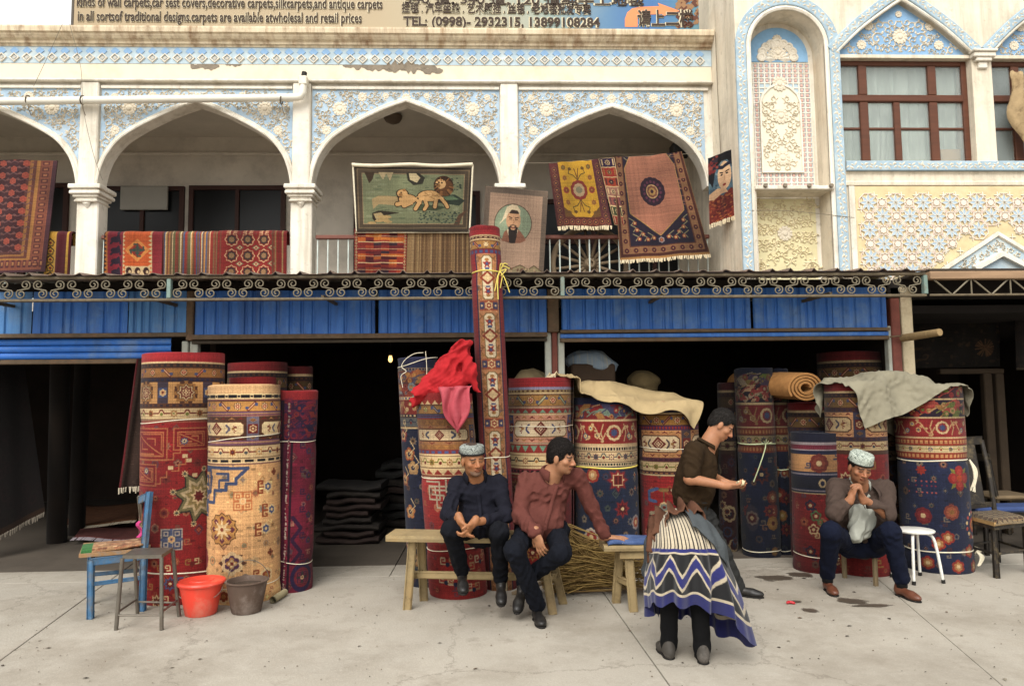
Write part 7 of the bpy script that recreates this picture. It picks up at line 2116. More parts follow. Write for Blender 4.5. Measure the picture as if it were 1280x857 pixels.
# steel stool
st = thing('steel_stool','bare steel tube stool with a square plate seat beside the red bucket','stool',(-2.45,5.4,0))
ff = [G(145,787),G(202,787),G(224,770),G(172,768)]
zz = P(178,694,5.3)[2]
tops = [P(153,695,5.30),P(202,695,5.30),P(216,687,5.56),P(168,687,5.56)]
for k in range(4): tops[k] = np.array([tops[k][0],tops[k][1],zz])
V = [q+np.array([0,0,.004]) for q in tops]+[q+np.array([0,0,-.022]) for q in tops]
MB().add(V,[(0,1,2,3),(7,6,5,4),(0,4,5,1),(1,5,6,2),(2,6,7,3),(3,7,4,0)]).build('seat',STEEL,st)
for k in range(4): MB().tube([ff[k],tops[k]+np.array([0,0,-.015])],.014,8).build('leg',STEEL,st,smooth=True,angle=50)
for k in range(4):
    a_,b_ = mid(ff[k],tops[k],.2 if k % 2==0 else .24),mid(ff[(k+1) % 4],tops[(k+1) % 4],.2 if k % 2==0 else .24); MB().tube([a_,b_],.008,8).build('rung',STEEL,st)
# buckets
def bucket(name,label,pxc,pyb,pyt,rb,rt,m_,lid=False):
    f = G(pxc,pyb); Yc = f[1]+rb; x = P(pxc,pyb,Yc)[0]; h = P(pxc,pyt,Yc)[2]
    th_ = thing(name,label,'bucket',(x,Yc,0))
    MB().lathe((x,Yc,0),[(rb*.94,0),(rb,.006),(rb+(rt-rb)*.5,h*.5),(rt*.985,h*.95),(rt+.004,h*.955),(rt+.008,h*.965),(rt+.008,h*.99),(rt,h),(rt-.008,h),(rt-.012,h*.97),(rb+(rt-rb)*.5-.012,h*.5),(rb-.01,.012),(0,.012)],36).build('pail',m_,th_,smooth=True,angle=40)
    return th_,x,Yc,h
BRED = mat('bucket_red','d8402f',.42,.05,5,.03,40,spec=.45,stain='e06a54',samt=.3,sscale=3)
bo,x,Yc,h = bucket('plastic_bucket','red plastic bucket with its lid on beside the brown bucket',251,772,726,.112,.16,BRED)
MB().lathe((x,Yc,h),[(.17,-.016),(.174,-.004),(.168,.008),(.15,.012),(.14,.006),(.09,.010),(.085,.016),(.06,.018),(.045,.010),(0,.012)],36).build('lid',BRED,bo,smooth=True,angle=40)
MB().tube([(x+.175*math.cos(a),Yc-.05-.1*math.sin(a)*.3,h-.03-.1*math.sin(a)) for a in np.linspace(0,math.pi,16)],.0025,5).build('handle',STEEL,bo)
weather(BRED,'a8503f',.35,'b8a08c',.3,9,2)
BBRN = mat('bucket_brown','54443a',.75,.15,6,.1,40,stain='8c8078',samt=.75,sscale=3)
bo,x,Yc,h = bucket('rubber_bucket','old brown rubber bucket with a raised wire handle at the cream roll',308,769,724,.108,.152,BBRN)
MB().lathe((x,Yc,h*.84),[(.138,-.004),(.13,0),(0,.004)],30).build('water',mat('dirty_water','3f362e',.2,.2,8,.1,30),bo)
MB().tube([(x+.156*math.cos(a),Yc+.03,h-.01+.15*math.sin(a)) for a in np.linspace(0,math.pi,20)],.003,5).build('handle',STEEL,bo)
# paper tube on the ground
q = G(341,754); tb = MB(); pa,pb_ = q+np.array([0,0,.028]),G(356,744)+np.array([0,0,.028])
d = (pb_-pa); 
tb.tube([pa,pb_],.028,14,caps=False); tb.tube([pa,pb_],.022,14,caps=False)
to = tb.build('cardboard_tube',mat('tube_card','8f8466',.9,.15,8),None,pa*np.array([1,1,0]),smooth=True); tagobj(to,'short grey cardboard tube lying at the foot of the cream roll','tube')
# stools on the right
so = thing('wooden_stool','small low wooden stool under the man in the brown jacket','stool',(2.85,6.1,0))
zq = P(1077,684,6.0)[2]
fs = [G(1056,722),G(1095,732),G(1104,716),G(1068,712)]
sx_ = [P(1054,684,6.2)[0],P(1099,684,5.95)[0]]
cs = [f*np.array([1,1,0]) for f in fs]
for k in range(4): MB().beam(cs[k],cs[k]*np.array([1,1,0])+np.array([0,0,zq-.02]),.034,.034).build('leg',WOODG,so)
ctr_ = sum(cs)/4
V = [(c[0]+(c[0]-ctr_[0])*.12,c[1]+(c[1]-ctr_[1])*.12,zq-.02) for c in cs]+[(c[0]+(c[0]-ctr_[0])*.12,c[1]+(c[1]-ctr_[1])*.12,zq) for c in cs]
MB().add(V,[(3,2,1,0),(4,5,6,7),(0,1,5,4),(1,2,6,5),(2,3,7,6),(3,0,4,7)]).build('seat',WOODG,so)
for k in range(4): a_,b_ = cs[k],cs[(k+1) % 4]; MB().beam(a_+np.array([0,0,zq*.78]),b_+np.array([0,0,zq*.78]),.02,.04).build('rail',WOODG,so)
ws = thing('round_stool','white round stool on bent tube legs in front of the navy roll','stool',(3.55,6.2,0))
WMET = mat('white_enamel','d2d1c9',.4,.06,8,.05,40,spec=.45,stain='9a9284',samt=.4,sscale=10)
f0 = G(1171,731); cx_,cy_ = P(1143,660,6.2)[0],6.2
zw = P(1143,661,6.2)[2]
MB().lathe((cx_,cy_,zw-.022),[(.145,0),(.155,.006),(.157,.016),(.15,.022),(.0,.024)],32).build('seat',WMET,ws,smooth=True,angle=40)
for k in range(4):
    a = math.radians(-38+90*k); e = np.array([math.cos(a),math.sin(a),0]); b0 = np.array([cx_,cy_,0])
    MB().tube(smooth_path([b0+e*.195+np.array([0,0,.0]),b0+e*.165+np.array([0,0,zw*.55]),b0+e*.14+np.array([0,0,zw-.07]),b0+e*.10+np.array([0,0,zw-.032]),b0+e*.03+np.array([0,0,zw-.026])],5),.0125,10).build('leg',WMET,ws,smooth=True)
    MB().tube([b0+e*.1955,b0+e*.194+np.array([0,0,.03])],.0155,10).build('rubber_foot',MATS['black_rubber'],ws)
# old black chair with woven cushion
oc = thing('wooden_chair','old black wooden chair with a patterned seat cushion beside the navy roll','chair',(4.25,6.4,0))
BLKW = mat('black_worn_wood','26211c',.6,.3,8,.2,60,stain='7a6a4c',samt=.6,sscale=10)
zk = P(1240,657,6.25)[2]
g1 = G(1246,722)
nl = np.array([g1[0],g1[1],0]); bkl = np.array([P(1206,640,6.62)[0],6.62,0]); fl3 = nl+np.array([.40,.16,0]); bkr = bkl+fl3-nl
for q in (nl,fl3): MB().beam(q,q+np.array([0,0,zk-.02]),.046,.046,w2=.042,d2=.042).build('leg',BLKW,oc)
for q in (bkl,bkr): MB().beam(q,q+np.array([0,0,zk]),.04,.04).build('leg',BLKW,oc)
ex = nrm0 = (fl3-nl)/np.linalg.norm(fl3-nl); ey = (bkl-nl)/np.linalg.norm(bkl-nl)
cor = [nl-ex*.03-ey*.04,fl3+ex*.03-ey*.04,bkr+ex*.03+ey*.02,bkl-ex*.03+ey*.02]
V = [(c[0],c[1],zk-.02) for c in cor]+[(c[0],c[1],zk+.012) for c in cor]
MB().add(V,[(3,2,1,0),(4,5,6,7),(0,1,5,4),(1,2,6,5),(2,3,7,6),(3,0,4,7)]).build('seat',BLKW,oc)
p_n,p_f = bkl+np.array([0,0,zk]),bkr+np.array([0,0,zk])
tn,tf = p_n+ey*.14+np.array([0,0,.70]),p_f+ey*.14+np.array([0,0,.70])
MB().tube(smooth_path([p_n,mid(p_n,tn,.5)-ey*.02,tn],5),.022,8).build('back_post',BLKW,oc,smooth=True); MB().tube(smooth_path([p_f,mid(p_f,tf,.5)-ey*.02,tf],5),.022,8).build('back_post',BLKW,oc,smooth=True)
MB().beam(tn,tf,.03,.08).build('crest_rail',BLKW,oc); MB().beam(mid(p_n,tn,.15),mid(p_f,tf,.15),.025,.05).build('back_rail',BLKW,oc)
q0,q1 = mid(mid(p_n,tn,.17),mid(p_f,tf,.17)),mid(mid(tn,p_n,.05),mid(tf,p_f,.05)); MB().beam(q0,q1,.14,.015,(0,1,0)).build('back_splat',BLKW,oc)
for (p,q) in ((nl,fl3),(nl,bkl),(fl3,bkr),(bkl,bkr)): MB().tube([p+np.array([0,0,.2]),q+np.array([0,0,.2])],.011,8).build('rung',BLKW,oc)
g = np.zeros((18,14,3)); 
for i in range(18):
    for j in range(14):
        u,v = i/17,j/13; q = mid(mid(cor[3],cor[0],u*1.06-.01),mid(cor[2],cor[1],u*1.06-.01),v); ed = min(u,1-u,v,1-v)
        g[i,j] = (q[0],q[1],zk+.02+.05*min(1,ed*7)**.5+.005*math.sin(8*u)*math.sin(7*v))
t = Tex(.5,.5,'9a8a6c',170)
for k in range(7):
    for j in range(7): m_dia(t,-.21+.07*k,.04+.07*j,.03,.03,'3a2c28','9a8a6c','6a3a2c')
cu_ = MB().sheet(g,0,[[(i/17,j/13) for j in range(14)] for i in range(18)],.0).build('seat_cushion',tex_mat('cushion_weave',t.finish(9)),None,nl,smooth=True); tagobj(cu_,'thin patterned woven cushion on the old black chair','cushion')
pad = MB(); V = [(c[0],c[1],zk+.0125) for c in cor]+[(c[0],c[1],zk+.045) for c in cor]; pad.add(V,[(0,1,5,4),(1,2,6,5),(2,3,7,6),(3,0,4,7)]); pad.build('foam_edge',mat('foam_tan','9c7d50',.95,.2,10,.4,60),cu_)
# second chair and blue plank in the dark behind
dc = thing('wooden_chair','dark chair with a sagging tan seat far back in the next shop','chair',(5.3,7.9,0))
c0 = P(1252,610,7.9); zz2 = c0[2]-.1
c0 = np.array([c0[0],7.9,0])
for (u,v) in ((-.2,-.2),(.2,-.2),(-.2,.2),(.2,.2)): MB().beam(c0+np.array([u,v,0]),c0+np.array([u,v,zz2]),.04,.04).build('leg',BLKW,dc)
MB().bbox(c0+np.array([-.23,-.23,zz2]),c0+np.array([.23,.23,zz2+.05]),.02).build('seat',mat('tan_seat','6a5a44',.9,.2),dc)
for v in (-.2,.2): MB().beam(c0+np.array([-.2,v,zz2]),c0+np.array([-.28,v,zz2+.5]),.04,.035).build('back_post',BLKW,dc)
MB().beam(c0+np.array([-.27,-.22,zz2+.45]),c0+np.array([-.27,.22,zz2+.45]),.02,.08).build('crest_rail',BLKW,dc)
bp = thing('low_bench','low bench with a blue cloth top behind the old black chair','bench',(5.2,7.2,0))
z5 = P(1245,632,7.15)[2]; x5 = P(1212,630,7.15)[0]
MB().bbox((x5,7.05,z5-.05),(x5+1.5,7.35,z5),.015).build('top',mat('blue_cloth_top','34446e',.9,.2),bp)
for x_ in (x5+.1,x5+1.4):
    for y_ in (7.08,7.32): MB().beam((x_,y_,0),(x_,y_,z5-.05),.04,.04).build('leg',BLKW,bp)

# ------------------------------------------------------------------ twig broom
br = thing('twig_broom','big bundle of dry yellow broom twigs lying behind the benches','broom',(.75,5.95,0))
rb_ = random.Random(12); tw_ = [MB(),MB()]
A_ = P(694,655,6.0)
for k in range(520):
    if k<300:
        s0 = P(rb_.uniform(676,712),rb_.uniform(690,742),rb_.uniform(5.85,6.12)); e0 = P(rb_.uniform(770,825),rb_.uniform(690,738),rb_.uniform(5.85,6.1))
        bend = np.array([0,rb_.uniform(-.02,.02),rb_.uniform(-.01,.03)])
    else:
        s0 = P(rb_.uniform(698,716),rb_.uniform(592,700),rb_.uniform(5.95,6.15)); s0 = P(704+rb_.uniform(-9,9),675+rb_.uniform(-22,40),rb_.uniform(5.95,6.12)); e0 = P(rb_.uniform(735,810),rb_.uniform(672,720),rb_.uniform(5.85,6.1))
        bend = np.array([-.01,rb_.uniform(-.02,.02),rb_.uniform(-.035,-.005)])
    s0[2] = max(.02,s0[2]); e0[2] = max(.02,e0[2]); m0 = mid(s0,e0,rb_.uniform(.4,.6))+bend; m0[2] = max(.015,m0[2])
    tw_[k % 2].tube([s0,m0,e0],[.0042,.0036,.0018],4)
tw_[0].build('twigs',mat('twig_tan','8d7443',.9,.25,6),br)['kind'] = 'stuff'
tw_[1].build('twigs',mat('twig_brown','6c5530',.9,.25,6),br)['kind'] = 'stuff'
hnd = MB(); hnd.tube([P(640,742,6.0),P(700,720,6.0)],.018,8); hnd.build('handle',OLDW,br)
# ------------------------------------------------------------------ cloths
def cloth(name,label,cat,g0,cyl,m_,steps=150,fine=3,thick=.006,stiff=3,**kw):
    g = refine(drape(g0,cyl,steps,stiff=stiff,**kw),fine)
    o = MB().sheet(g,0,[[(i/(g.shape[0]-1),j/(g.shape[1]-1)) for j in range(g.shape[1])] for i in range(g.shape[0])],thick)
    ob = o.build(name,m_,None,g[g.shape[0] // 2,g.shape[1] // 2],smooth=True,angle=60); tagobj(ob,label,cat)
    return ob,g
def start_grid(c,w_,d_,n,m,rot,z,seed,amp=.01):
    rg = np.random.default_rng(seed); g = np.zeros((n,m,3)); c_,s_ = math.cos(rot),math.sin(rot)
    for i in range(n):
        for j in range(m):
            u,v = (i/(n-1)-.5)*w_,(j/(m-1)-.5)*d_
            g[i,j] = (c[0]+u*c_-v*s_,c[1]+u*s_+v*c_,z)
    g[...,2] += rg.normal(0,amp,(n,m)); return g
def cyl_of(R_,dr_=.006,dz=.012): return (R_.xt,R_.Yc,R_.r+dr_,R_.h+dz)
CANV = mat('tan_canvas','a5906a',.95,.12,4,.4,160,stain='82704f',samt=.4,sscale=3)
cx0 = (R_H.xt+R_J.xt)/2+.12
ci = [cyl_of(R_H),cyl_of(R_I),cyl_of(R_J),(R_I.xt-.06,R_I.Yc+.06,.17,R_I.h+.16),(R_I.xt+.22,R_I.Yc+.1,.13,R_I.h+.10),(R_J.xt-.02,R_J.Yc+.12,.14,R_J.h+.09)]
jy = min(R_I.Yc-R_I.r,R_J.Yc-R_J.r)
g0 = start_grid((cx0+.1,jy+.36),1.50,.95,46,30,.02,R_H.h+.12,3)
for (a_,b_) in ((g0[...,0]>R_I.xt-.28,R_I.h+.04),): g0[...,2][a_] = np.minimum(g0[...,2][a_],b_+.16)
tarp1,tg = cloth('canvas_sheet','tan canvas sheet spread over the tops of two carpet rolls behind the bench','canvas',g0,ci,CANV,120,thick=.006,stiff=4)
fr_m = MB(); rr = random.Random(3)
for k in range(60):
    p = tg[rr.randint(0,6),rr.randint(0,12)]
    p = tg[0,min(tg.shape[1]-1,int(k/60*tg.shape[1]*.8))]; e = p+np.array([rr.uniform(-.06,.02),rr.uniform(-.05,.0),-rr.uniform(.03,.09)])
    fr_m.tube([p,mid(p,e)+np.array([-.012,0,.01]),e],.004,4)
fr_m.build('fringe',mat('canvas_fringe','c9b795',.95,.1),tarp1)['kind'] = 'stuff'
GCAN = mat('grey_canvas','7d7765',.92,.12,5,.35,120,stain='6f6a55',samt=.5,sscale=2.5)
ci = [cyl_of(R_N),cyl_of(R_P),cyl_of(R_O),cyl_of(R_L),((R_N.xt+R_P.xt)/2-.02,R_N.Yc+.12,.2,R_N.h+.10),((R_N.xt+R_P.xt)/2+.22,R_N.Yc+.1,.16,R_N.h+.05),(R_N.xt-.12,R_N.Yc+.1,.12,R_N.h+.05)]
g0 = start_grid(((R_N.xt+R_P.xt)/2+.04,R_N.Yc+.12),1.50,1.10,48,38,math.radians(22),max(R_N.h,R_P.h)+.13,4,.006)
tarp2,tg2 = cloth('canvas_sheet','grey green canvas draped with a hanging corner over the rolls behind the seated man','canvas',g0,ci,GCAN,110,thick=.005,stiff=3)
# blue striped cloth at the back
t = Tex(.7,.5,'6a7f96',150)
for x in np.arange(-.35,.35,.05): t.rect(x,0,x+.022,1,'a89a7c' if int(x*40) % 2 else '4f6a8a')
q = P(738,448,7.55); box_ = thing('wrapped_bundle','bundle under a blue striped cloth in the dark behind the tan canvas','bundle',(q[0],7.6,0))
zb1 = q[2]
sb = Soft((q[0]-.32,7.3,zb1-.35),(q[0]+.32,7.95,zb1+.2),.014); sb.ell((q[0]-.02,7.62,zb1-.02),(.24,.2,.12),k=.03).ell((q[0]+.1,7.6,zb1-.08),(.2,.2,.1),k=.05); sb.wrinkle(.02,13,4,(1.4,.6,.4))
V,F = sb.mesh(1); uvv = None
so_ = soft_obj('cloth_cover',V,F,mat('striped_cloth','74828f',.9,.1,3,.2,40,stain='a39a80',samt=.8,sscale=9,stretch=(4,.2,.2)),box_)
MB().bbox((q[0]-.22,7.42,0),(q[0]+.24,7.82,zb1-.06),.02).build('crate',mat('dark_crate','3a2c20',.9,.2),box_)
def sack(label,px,top,Y,r,m_,seed):
    q = P(px,top,Y); sf = Soft((q[0]-r-.08,Y-r-.08,-.02),(q[0]+r+.08,Y+r+.08,q[2]+.08),.016)
    sf.cone((q[0],Y,r*.7),(q[0]+.02,Y,q[2]-r*.7),r,r*.85,.03).ell((q[0]+.05,Y,q[2]-r*.45),(r*.9,r*.8,r*.45),k=.05); sf.wrinkle(.018,22,seed,(1,1,.6)); sf.cutplane((0,0,0),(0,0,-1))
    V,F = sf.mesh(1); o = soft_obj('sack',V,F,m_,None,(q[0],Y,0)); tagobj(o,label,'sack')
SACK = mat('sack_cloth','7a6a4e',.95,.2,6,.3,80)
sack('tan sack standing behind the fat red roll',660,464,7.45,.2,SACK,3); sack('dusty sack standing in the dark behind the tan canvas sheet',800,466,7.7,.19,mat('sack_dim','57492f',.95,.2,6,.3,80),5)
# red cloth heap and pink cloth
zF = R_F.h
def Q(px,py,Y): return P(px,py,Y)
rc = Soft((-1.1,5.7,1.5),(.25,6.6,2.45),.0075)
rc.path([Q(516,506,5.98),Q(524,494,5.97),Q(541,480,6.0),Q(558,466,6.04),Q(572,450,6.08),Q(580,432,6.10)],[.02,.06,.085,.11,.10,.05],.05)
rc.path([Q(546,492,5.95),Q(566,482,5.95),Q(584,472,5.97)],[.04,.07,.06],.05)
rc.path([Q(576,436,6.02),Q(588,462,5.95),Q(598,490,5.93)],[.06,.055,.02],.04)
rc.path([Q(560,450,6.02),Q(576,434,6.02),Q(588,426,6.04)],[.045,.06,.02],.05)
rc.ell(Q(552,490,6.1),(.20,.2,.07),k=.06)
rc.wrinkle(.026,28,7,(1,.5,.7)).wrinkle(.010,60,11,(1,.5,.5))
V,F = rc.mesh(2)
RCL = mat('red_cotton','97151b',.9,.14,5,.2,120,stain='72100f',samt=.4,sscale=4)
ro = soft_obj('red_cloth',V,F,RCL,None,Q(556,480,6.1)); tagobj(ro,'crumpled bright red cloth heaped over a carpet roll beside the tall roll','cloth')
g = np.zeros((18,22,3))
tl,tr,bt_ = Q(548,484,5.84),Q(590,482,5.84),Q(571,538,5.84)
for i in range(18):
    for j in range(22):
        u,v = i/17,j/21; wd = 1-v**1.3
        top = mid(tl,tr,u); p = mid(top,mid(bt_,top,.12*wd),v) if False else mid(mid(tl,tr,u),bt_+(u-.5)*np.array([.03,0,0]),v)
        if v>.0: p = p+np.array([(u-.5)*.05*math.sin(math.pi*v)+.015*math.sin(7*v+4*u),-.032*math.sin(u*13+v*3)*(1-.6*v)-.02*math.sin(math.pi*v),.02*math.sin(u*11)*v])
        g[i,j] = p
pk = MB().sheet(g,0,None,.006).build('pink_cloth',mat('pink_cotton','9c3f48',.9,.16,6,.2,90,stain='b5646a',samt=.5,sscale=4),None,tl,smooth=True); tagobj(pk,'faded pink cloth corner hanging below the red cloth heap','cloth')
# rolled tan rug lying on top of a red roll
hr = thing('rolled_rug','rolled tan rug lying on a carpet roll with its spiral end facing out','rug',(R_L.xt,R_L.Yc,R_L.h))
e0 = P(1008,487,R_L.Yc-.3); ez = R_L.h+.15; c0 = np.array([e0[0],R_L.Yc-.3,ez]); c1 = c0+np.array([-.26,1.0,.06])
axd = (c1-c0)/np.linalg.norm(c1-c0); ux = np.cross(axd,(0,0,1)); ux /= np.linalg.norm(ux); uz = np.cross(ux,axd)
sp = []; nsp = 120; turns = 3.6
for k in range(nsp+1):
    th = 2*math.pi*turns*k/nsp; r = .045+(.165-.045)*k/nsp; sp.append((r*1.22*math.cos(th),r*.86*math.sin(th)))
sp = np.array(sp); tn = np.gradient(sp,axis=0); tn /= np.linalg.norm(tn,axis=1)[:,None]; nn = np.stack([-tn[:,1],tn[:,0]],1)
A_ = sp+nn*.0105; B_ = sp-nn*.0105
V = []; F = []
for cc in (c0,c1):
    for arr in (A_,B_):
        for q in arr: V.append(cc+ux*q[0]+uz*q[1])
n1 = nsp+1
for k in range(nsp):
    F.append((k,k+1,2*n1+k+1,2*n1+k)); F.append((n1+k+1,n1+k,3*n1+k,3*n1+k+1)); F.append((k+1,k,n1+k,n1+k+1))
MB().add(V,F).build('spiral',mat('tan_wool','9c6f40',.95,.15,20,.4,90,stain='6a4426',samt=.5,sscale=12),hr,smooth=True,angle=35)
# cord loop on the navy roll
cl = MB(); p = np.array(R_E.pos(-.5,R_E.h-.02,R_E.r+.012))
cl.tube(smooth_path([p+np.array([.16,-.02,.06]),p+np.array([.08,-.02,.05]),p,p+np.array([-.03,0,-.06]),p+np.array([.01,0,-.1]),p+np.array([-.035,0,-.14]),p+np.array([-.02,0,-.24])],5),.003,5)
cl.tube(smooth_path([p+np.array([.18,-.03,.07]),p+np.array([.19,-.03,-.1]),p+np.array([.18,-.03,-.32])],5),.003,5)
cl.build('cord',STRING,R_E.obj)

# ------------------------------------------------------------------ inside the shop
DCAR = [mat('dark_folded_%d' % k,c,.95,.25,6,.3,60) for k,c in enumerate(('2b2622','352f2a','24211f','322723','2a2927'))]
def pile(label_g,pxl,pxr,pyt,pyb,nl,seed,label,labels):
    rg = random.Random(seed); b0 = G((pxl+pxr)/2,pyb); Yf = b0[1]; x0,x1 = P(pxl,pyb,Yf)[0],P(pxr,pyb,Yf)[0]; zt_ = P(pxl,pyt,Yf)[2]; h = zt_/nl; z = 0
    for k in range(nl):
        a_,b_ = x0+rg.uniform(-.05,.10),x1+rg.uniform(-.10,.05); th_ = h*rg.uniform(.9,1.0)
        n,m = 14,6; g = np.zeros((n,16,3)); ph = rg.uniform(0,6)
        for i in range(n):
            u = i/(n-1)
            for j in range(16):
                an = 2*math.pi*j/15; yy = math.cos(an); zz_ = math.sin(an)
                sq = lambda q: math.copysign(abs(q)**.45,q)
                g[i,j] = (a_+(b_-a_)*u,Yf+.35-.35*sq(yy),z+h/2+h*.49*sq(zz_)+.012*math.sin(u*6+ph)+.006*math.sin(u*13+2*ph))
        mb = MB(); mb.sheet(g[:,::-1]); mb.add(np.concatenate([g[0],g[-1]]),[list(range(16)),list(range(16,32))[::-1]])
        o = mb.build('folded_carpet',rg.choice(DCAR),None,((a_+b_)/2,Yf+.35,z),smooth=True,angle=50); tagobj(o,('topmost ' if k==nl-1 else 'lowest ' if k==0 else '')+label,'carpet',label_g); z += h
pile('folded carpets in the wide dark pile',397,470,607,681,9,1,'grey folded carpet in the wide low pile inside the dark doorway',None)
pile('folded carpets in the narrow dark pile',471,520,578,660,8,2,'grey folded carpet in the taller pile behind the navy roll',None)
q = P(488,448,8.6)
bu = thing('light_bulb','small lit bare bulb hanging in the dark doorway','light bulb',(q[0],8.6,2.42))
MB().tube([(q[0],8.6,2.42),(q[0],8.6,q[2]+.08)],.004,6).build('cord',MATS['black_rubber'],bu)
MB().lathe((q[0],8.6,q[2]+.035),[(.02,0),(.022,.05),(.012,.06)],10).build('socket',MATS['black_rubber'],bu)
mE,nt,bE = _nodes('bulb_glow'); bE.inputs['Emission Color'].default_value = (1,.55,.16,1); bE.inputs['Emission Strength'].default_value = 1.6
MB().lathe((q[0],8.6,q[2]-.045),[(.006,0),(.02,.012),(.026,.034),(.022,.055),(.016,.08)],14).build('glass',mE,bu,smooth=True)
# left room: hanging rug with fringe, dark rugs and rolls
t = Tex(.5,1.2,'3a2a26'); t.rect(-.25,0,-.22,2,'6a1a24')
for k in range(500): x,y = r_.uniform(-.25,.25),r_.uniform(0,1.2); t.rect(x,y,x+.02,y+.004,r_.choice(['4a3830','33241f','52423a']))
rug('hanging_rug','brown backed rug with pale fringe hanging behind the crimson roll',[(172,448,7.05),(196,448,7.2),(192,606,7.15),(148,610,6.98)],t,seed=21,fringe=(mat('fringe_grey','a89c88',.95,.1),.055),wave=.012)
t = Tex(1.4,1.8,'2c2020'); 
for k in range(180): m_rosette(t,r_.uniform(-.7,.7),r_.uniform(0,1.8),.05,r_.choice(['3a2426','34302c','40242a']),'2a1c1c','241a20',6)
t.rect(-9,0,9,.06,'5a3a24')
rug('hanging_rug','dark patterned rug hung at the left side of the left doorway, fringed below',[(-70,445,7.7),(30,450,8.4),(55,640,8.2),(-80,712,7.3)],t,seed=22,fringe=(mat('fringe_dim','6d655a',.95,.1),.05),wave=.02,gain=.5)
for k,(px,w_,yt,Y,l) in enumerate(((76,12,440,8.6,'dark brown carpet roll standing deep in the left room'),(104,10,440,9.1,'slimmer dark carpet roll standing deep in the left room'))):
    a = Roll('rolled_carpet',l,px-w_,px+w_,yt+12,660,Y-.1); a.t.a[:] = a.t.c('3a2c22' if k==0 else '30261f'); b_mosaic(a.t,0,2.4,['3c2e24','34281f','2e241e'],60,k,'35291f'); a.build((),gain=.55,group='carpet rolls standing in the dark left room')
def floor_rug(label,pts,m_,fr_col,seed):
    C_ = [G(*p) for p in pts]; n = 14; g = np.zeros((n,n,3)); rg = random.Random(seed)
    for i in range(n):
        for j in range(n):
            u,v = i/(n-1),j/(n-1); q = mid(mid(C_[0],C_[1],u),mid(C_[3],C_[2],u),v); g[i,j] = (q[0],q[1],.03+.03*seed+.02*math.sin(5*u+seed)+.05*max(0,v-.7))
    th_ = thing('floor_rug',label,'rug',C_[0]); MB().sheet(g,0,None,.02).build('weave',m_,th_,smooth=True)
    fm = MB()
    for k in range(90):
        q = rg.random()*(n-1.01); i = int(q); p = mid(g[i,0],g[i+1,0],q-i); fm.add([p+np.array([-.01,0,0]),p+np.array([.01,0,0]),p+np.array([.008,-.07,-.02]),p+np.array([-.008,-.07,-.02])],[(0,3,2,1)])
    fm.build('fringe',fr_col,th_)['kind'] = 'stuff'
floor_rug('dark red floor rug with a grey fringe lying behind the blue chair',[(92,680),(172,678),(190,655),(110,655)],mat('dark_red_rug','4a2420',.95,.35,14,.3),mat('fringe_mauve','8a8084',.95,.1),1)
floor_rug('brown rug with a tan fringe thrown over the dark red floor rug',[(80,668),(170,664),(185,640),(95,642)],mat('brown_rug','5c3a24',.95,.35,14,.3),MATS['fringe_grey'],3)
# right room: dark floral tapestry on a timber frame
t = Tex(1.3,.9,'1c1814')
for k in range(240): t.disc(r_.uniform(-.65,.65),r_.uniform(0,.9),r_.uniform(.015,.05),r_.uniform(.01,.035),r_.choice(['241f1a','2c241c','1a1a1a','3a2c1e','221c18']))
for k in range(40): a_ = r_.uniform(0,6.28); t.line([(.42,.28),(.42+.13*math.cos(a_),.28+.13*math.sin(a_))],.014,r_.choice(['5a4028','4a3422','6a4c30']))
rug('floral_tapestry','very dark floral tapestry hung in the next shop above a timber rail',[(1141,384,8.3),(1250,383,8.3),(1250,458,8.25),(1138,460,8.25)],t,cat='tapestry',seed=24,wave=.01)
tf_ = thing('timber_trestle','rough timber trestle standing under the dark floral tapestry','trestle',(5.2,8.2,0))
za = P(1210,464,8.2)[2]; xa,xb = P(1172,464,8.2)[0],P(1252,464,8.2)[0]
TIMB = mat('rough_timber','33281c',.9,.25,5,.3)
MB().bbox((xa,8.15,za-.03),(xb,8.24,za+.03),.01).build('rail',TIMB,tf_)
for px in (1232,1247): x_ = P(px,480,8.2)[0]; MB().bbox((x_-.05,8.15,0),(x_+.05,8.23,za-.03),.01).build('post',TIMB,tf_)
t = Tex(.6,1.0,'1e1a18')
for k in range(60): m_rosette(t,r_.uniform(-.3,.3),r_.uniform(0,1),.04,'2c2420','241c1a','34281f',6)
t.rect(-9,0,9,.03,'4a4234')
rug('hanging_rug','dim brown rug hanging at the far side of the next shop',[(1268,372,8.0),(1330,372,8.0),(1330,462,8.0),(1270,462,8.0)],t,seed=25)
# wet patches
WET,nt,bw_ = _nodes('wet_concrete')
N,L = nt.nodes,nt.links
bw_.inputs['Base Color'].default_value = (*hexc('50463c'),1); bw_.inputs['Roughness'].default_value = .35
tc = N.new('ShaderNodeTexCoord'); nz = N.new('ShaderNodeTexNoise'); nz.inputs['Scale'].default_value = 7; nz.inputs['Detail'].default_value = 6; L.new(tc.outputs['Object'],nz.inputs['Vector'])
ln_ = N.new('ShaderNodeVectorMath'); ln_.operation = 'LENGTH'; L.new(tc.outputs['UV'],ln_.inputs[0])
sb_ = N.new('ShaderNodeMath'); sb_.operation = 'SUBTRACT'; L.new(nz.outputs['Fac'],sb_.inputs[0])
ml_ = N.new('ShaderNodeMath'); ml_.operation = 'MULTIPLY'; ml_.inputs[1].default_value = .62; L.new(ln_.outputs['Value'],ml_.inputs[0]); L.new(ml_.outputs[0],sb_.inputs[1])
rp_ = N.new('ShaderNodeMapRange'); rp_.inputs['From Min'].default_value = .02; rp_.inputs['From Max'].default_value = .16; rp_.inputs['To Max'].default_value = .85; L.new(sb_.outputs[0],rp_.inputs['Value']); L.new(rp_.outputs[0],bw_.inputs['Alpha'])
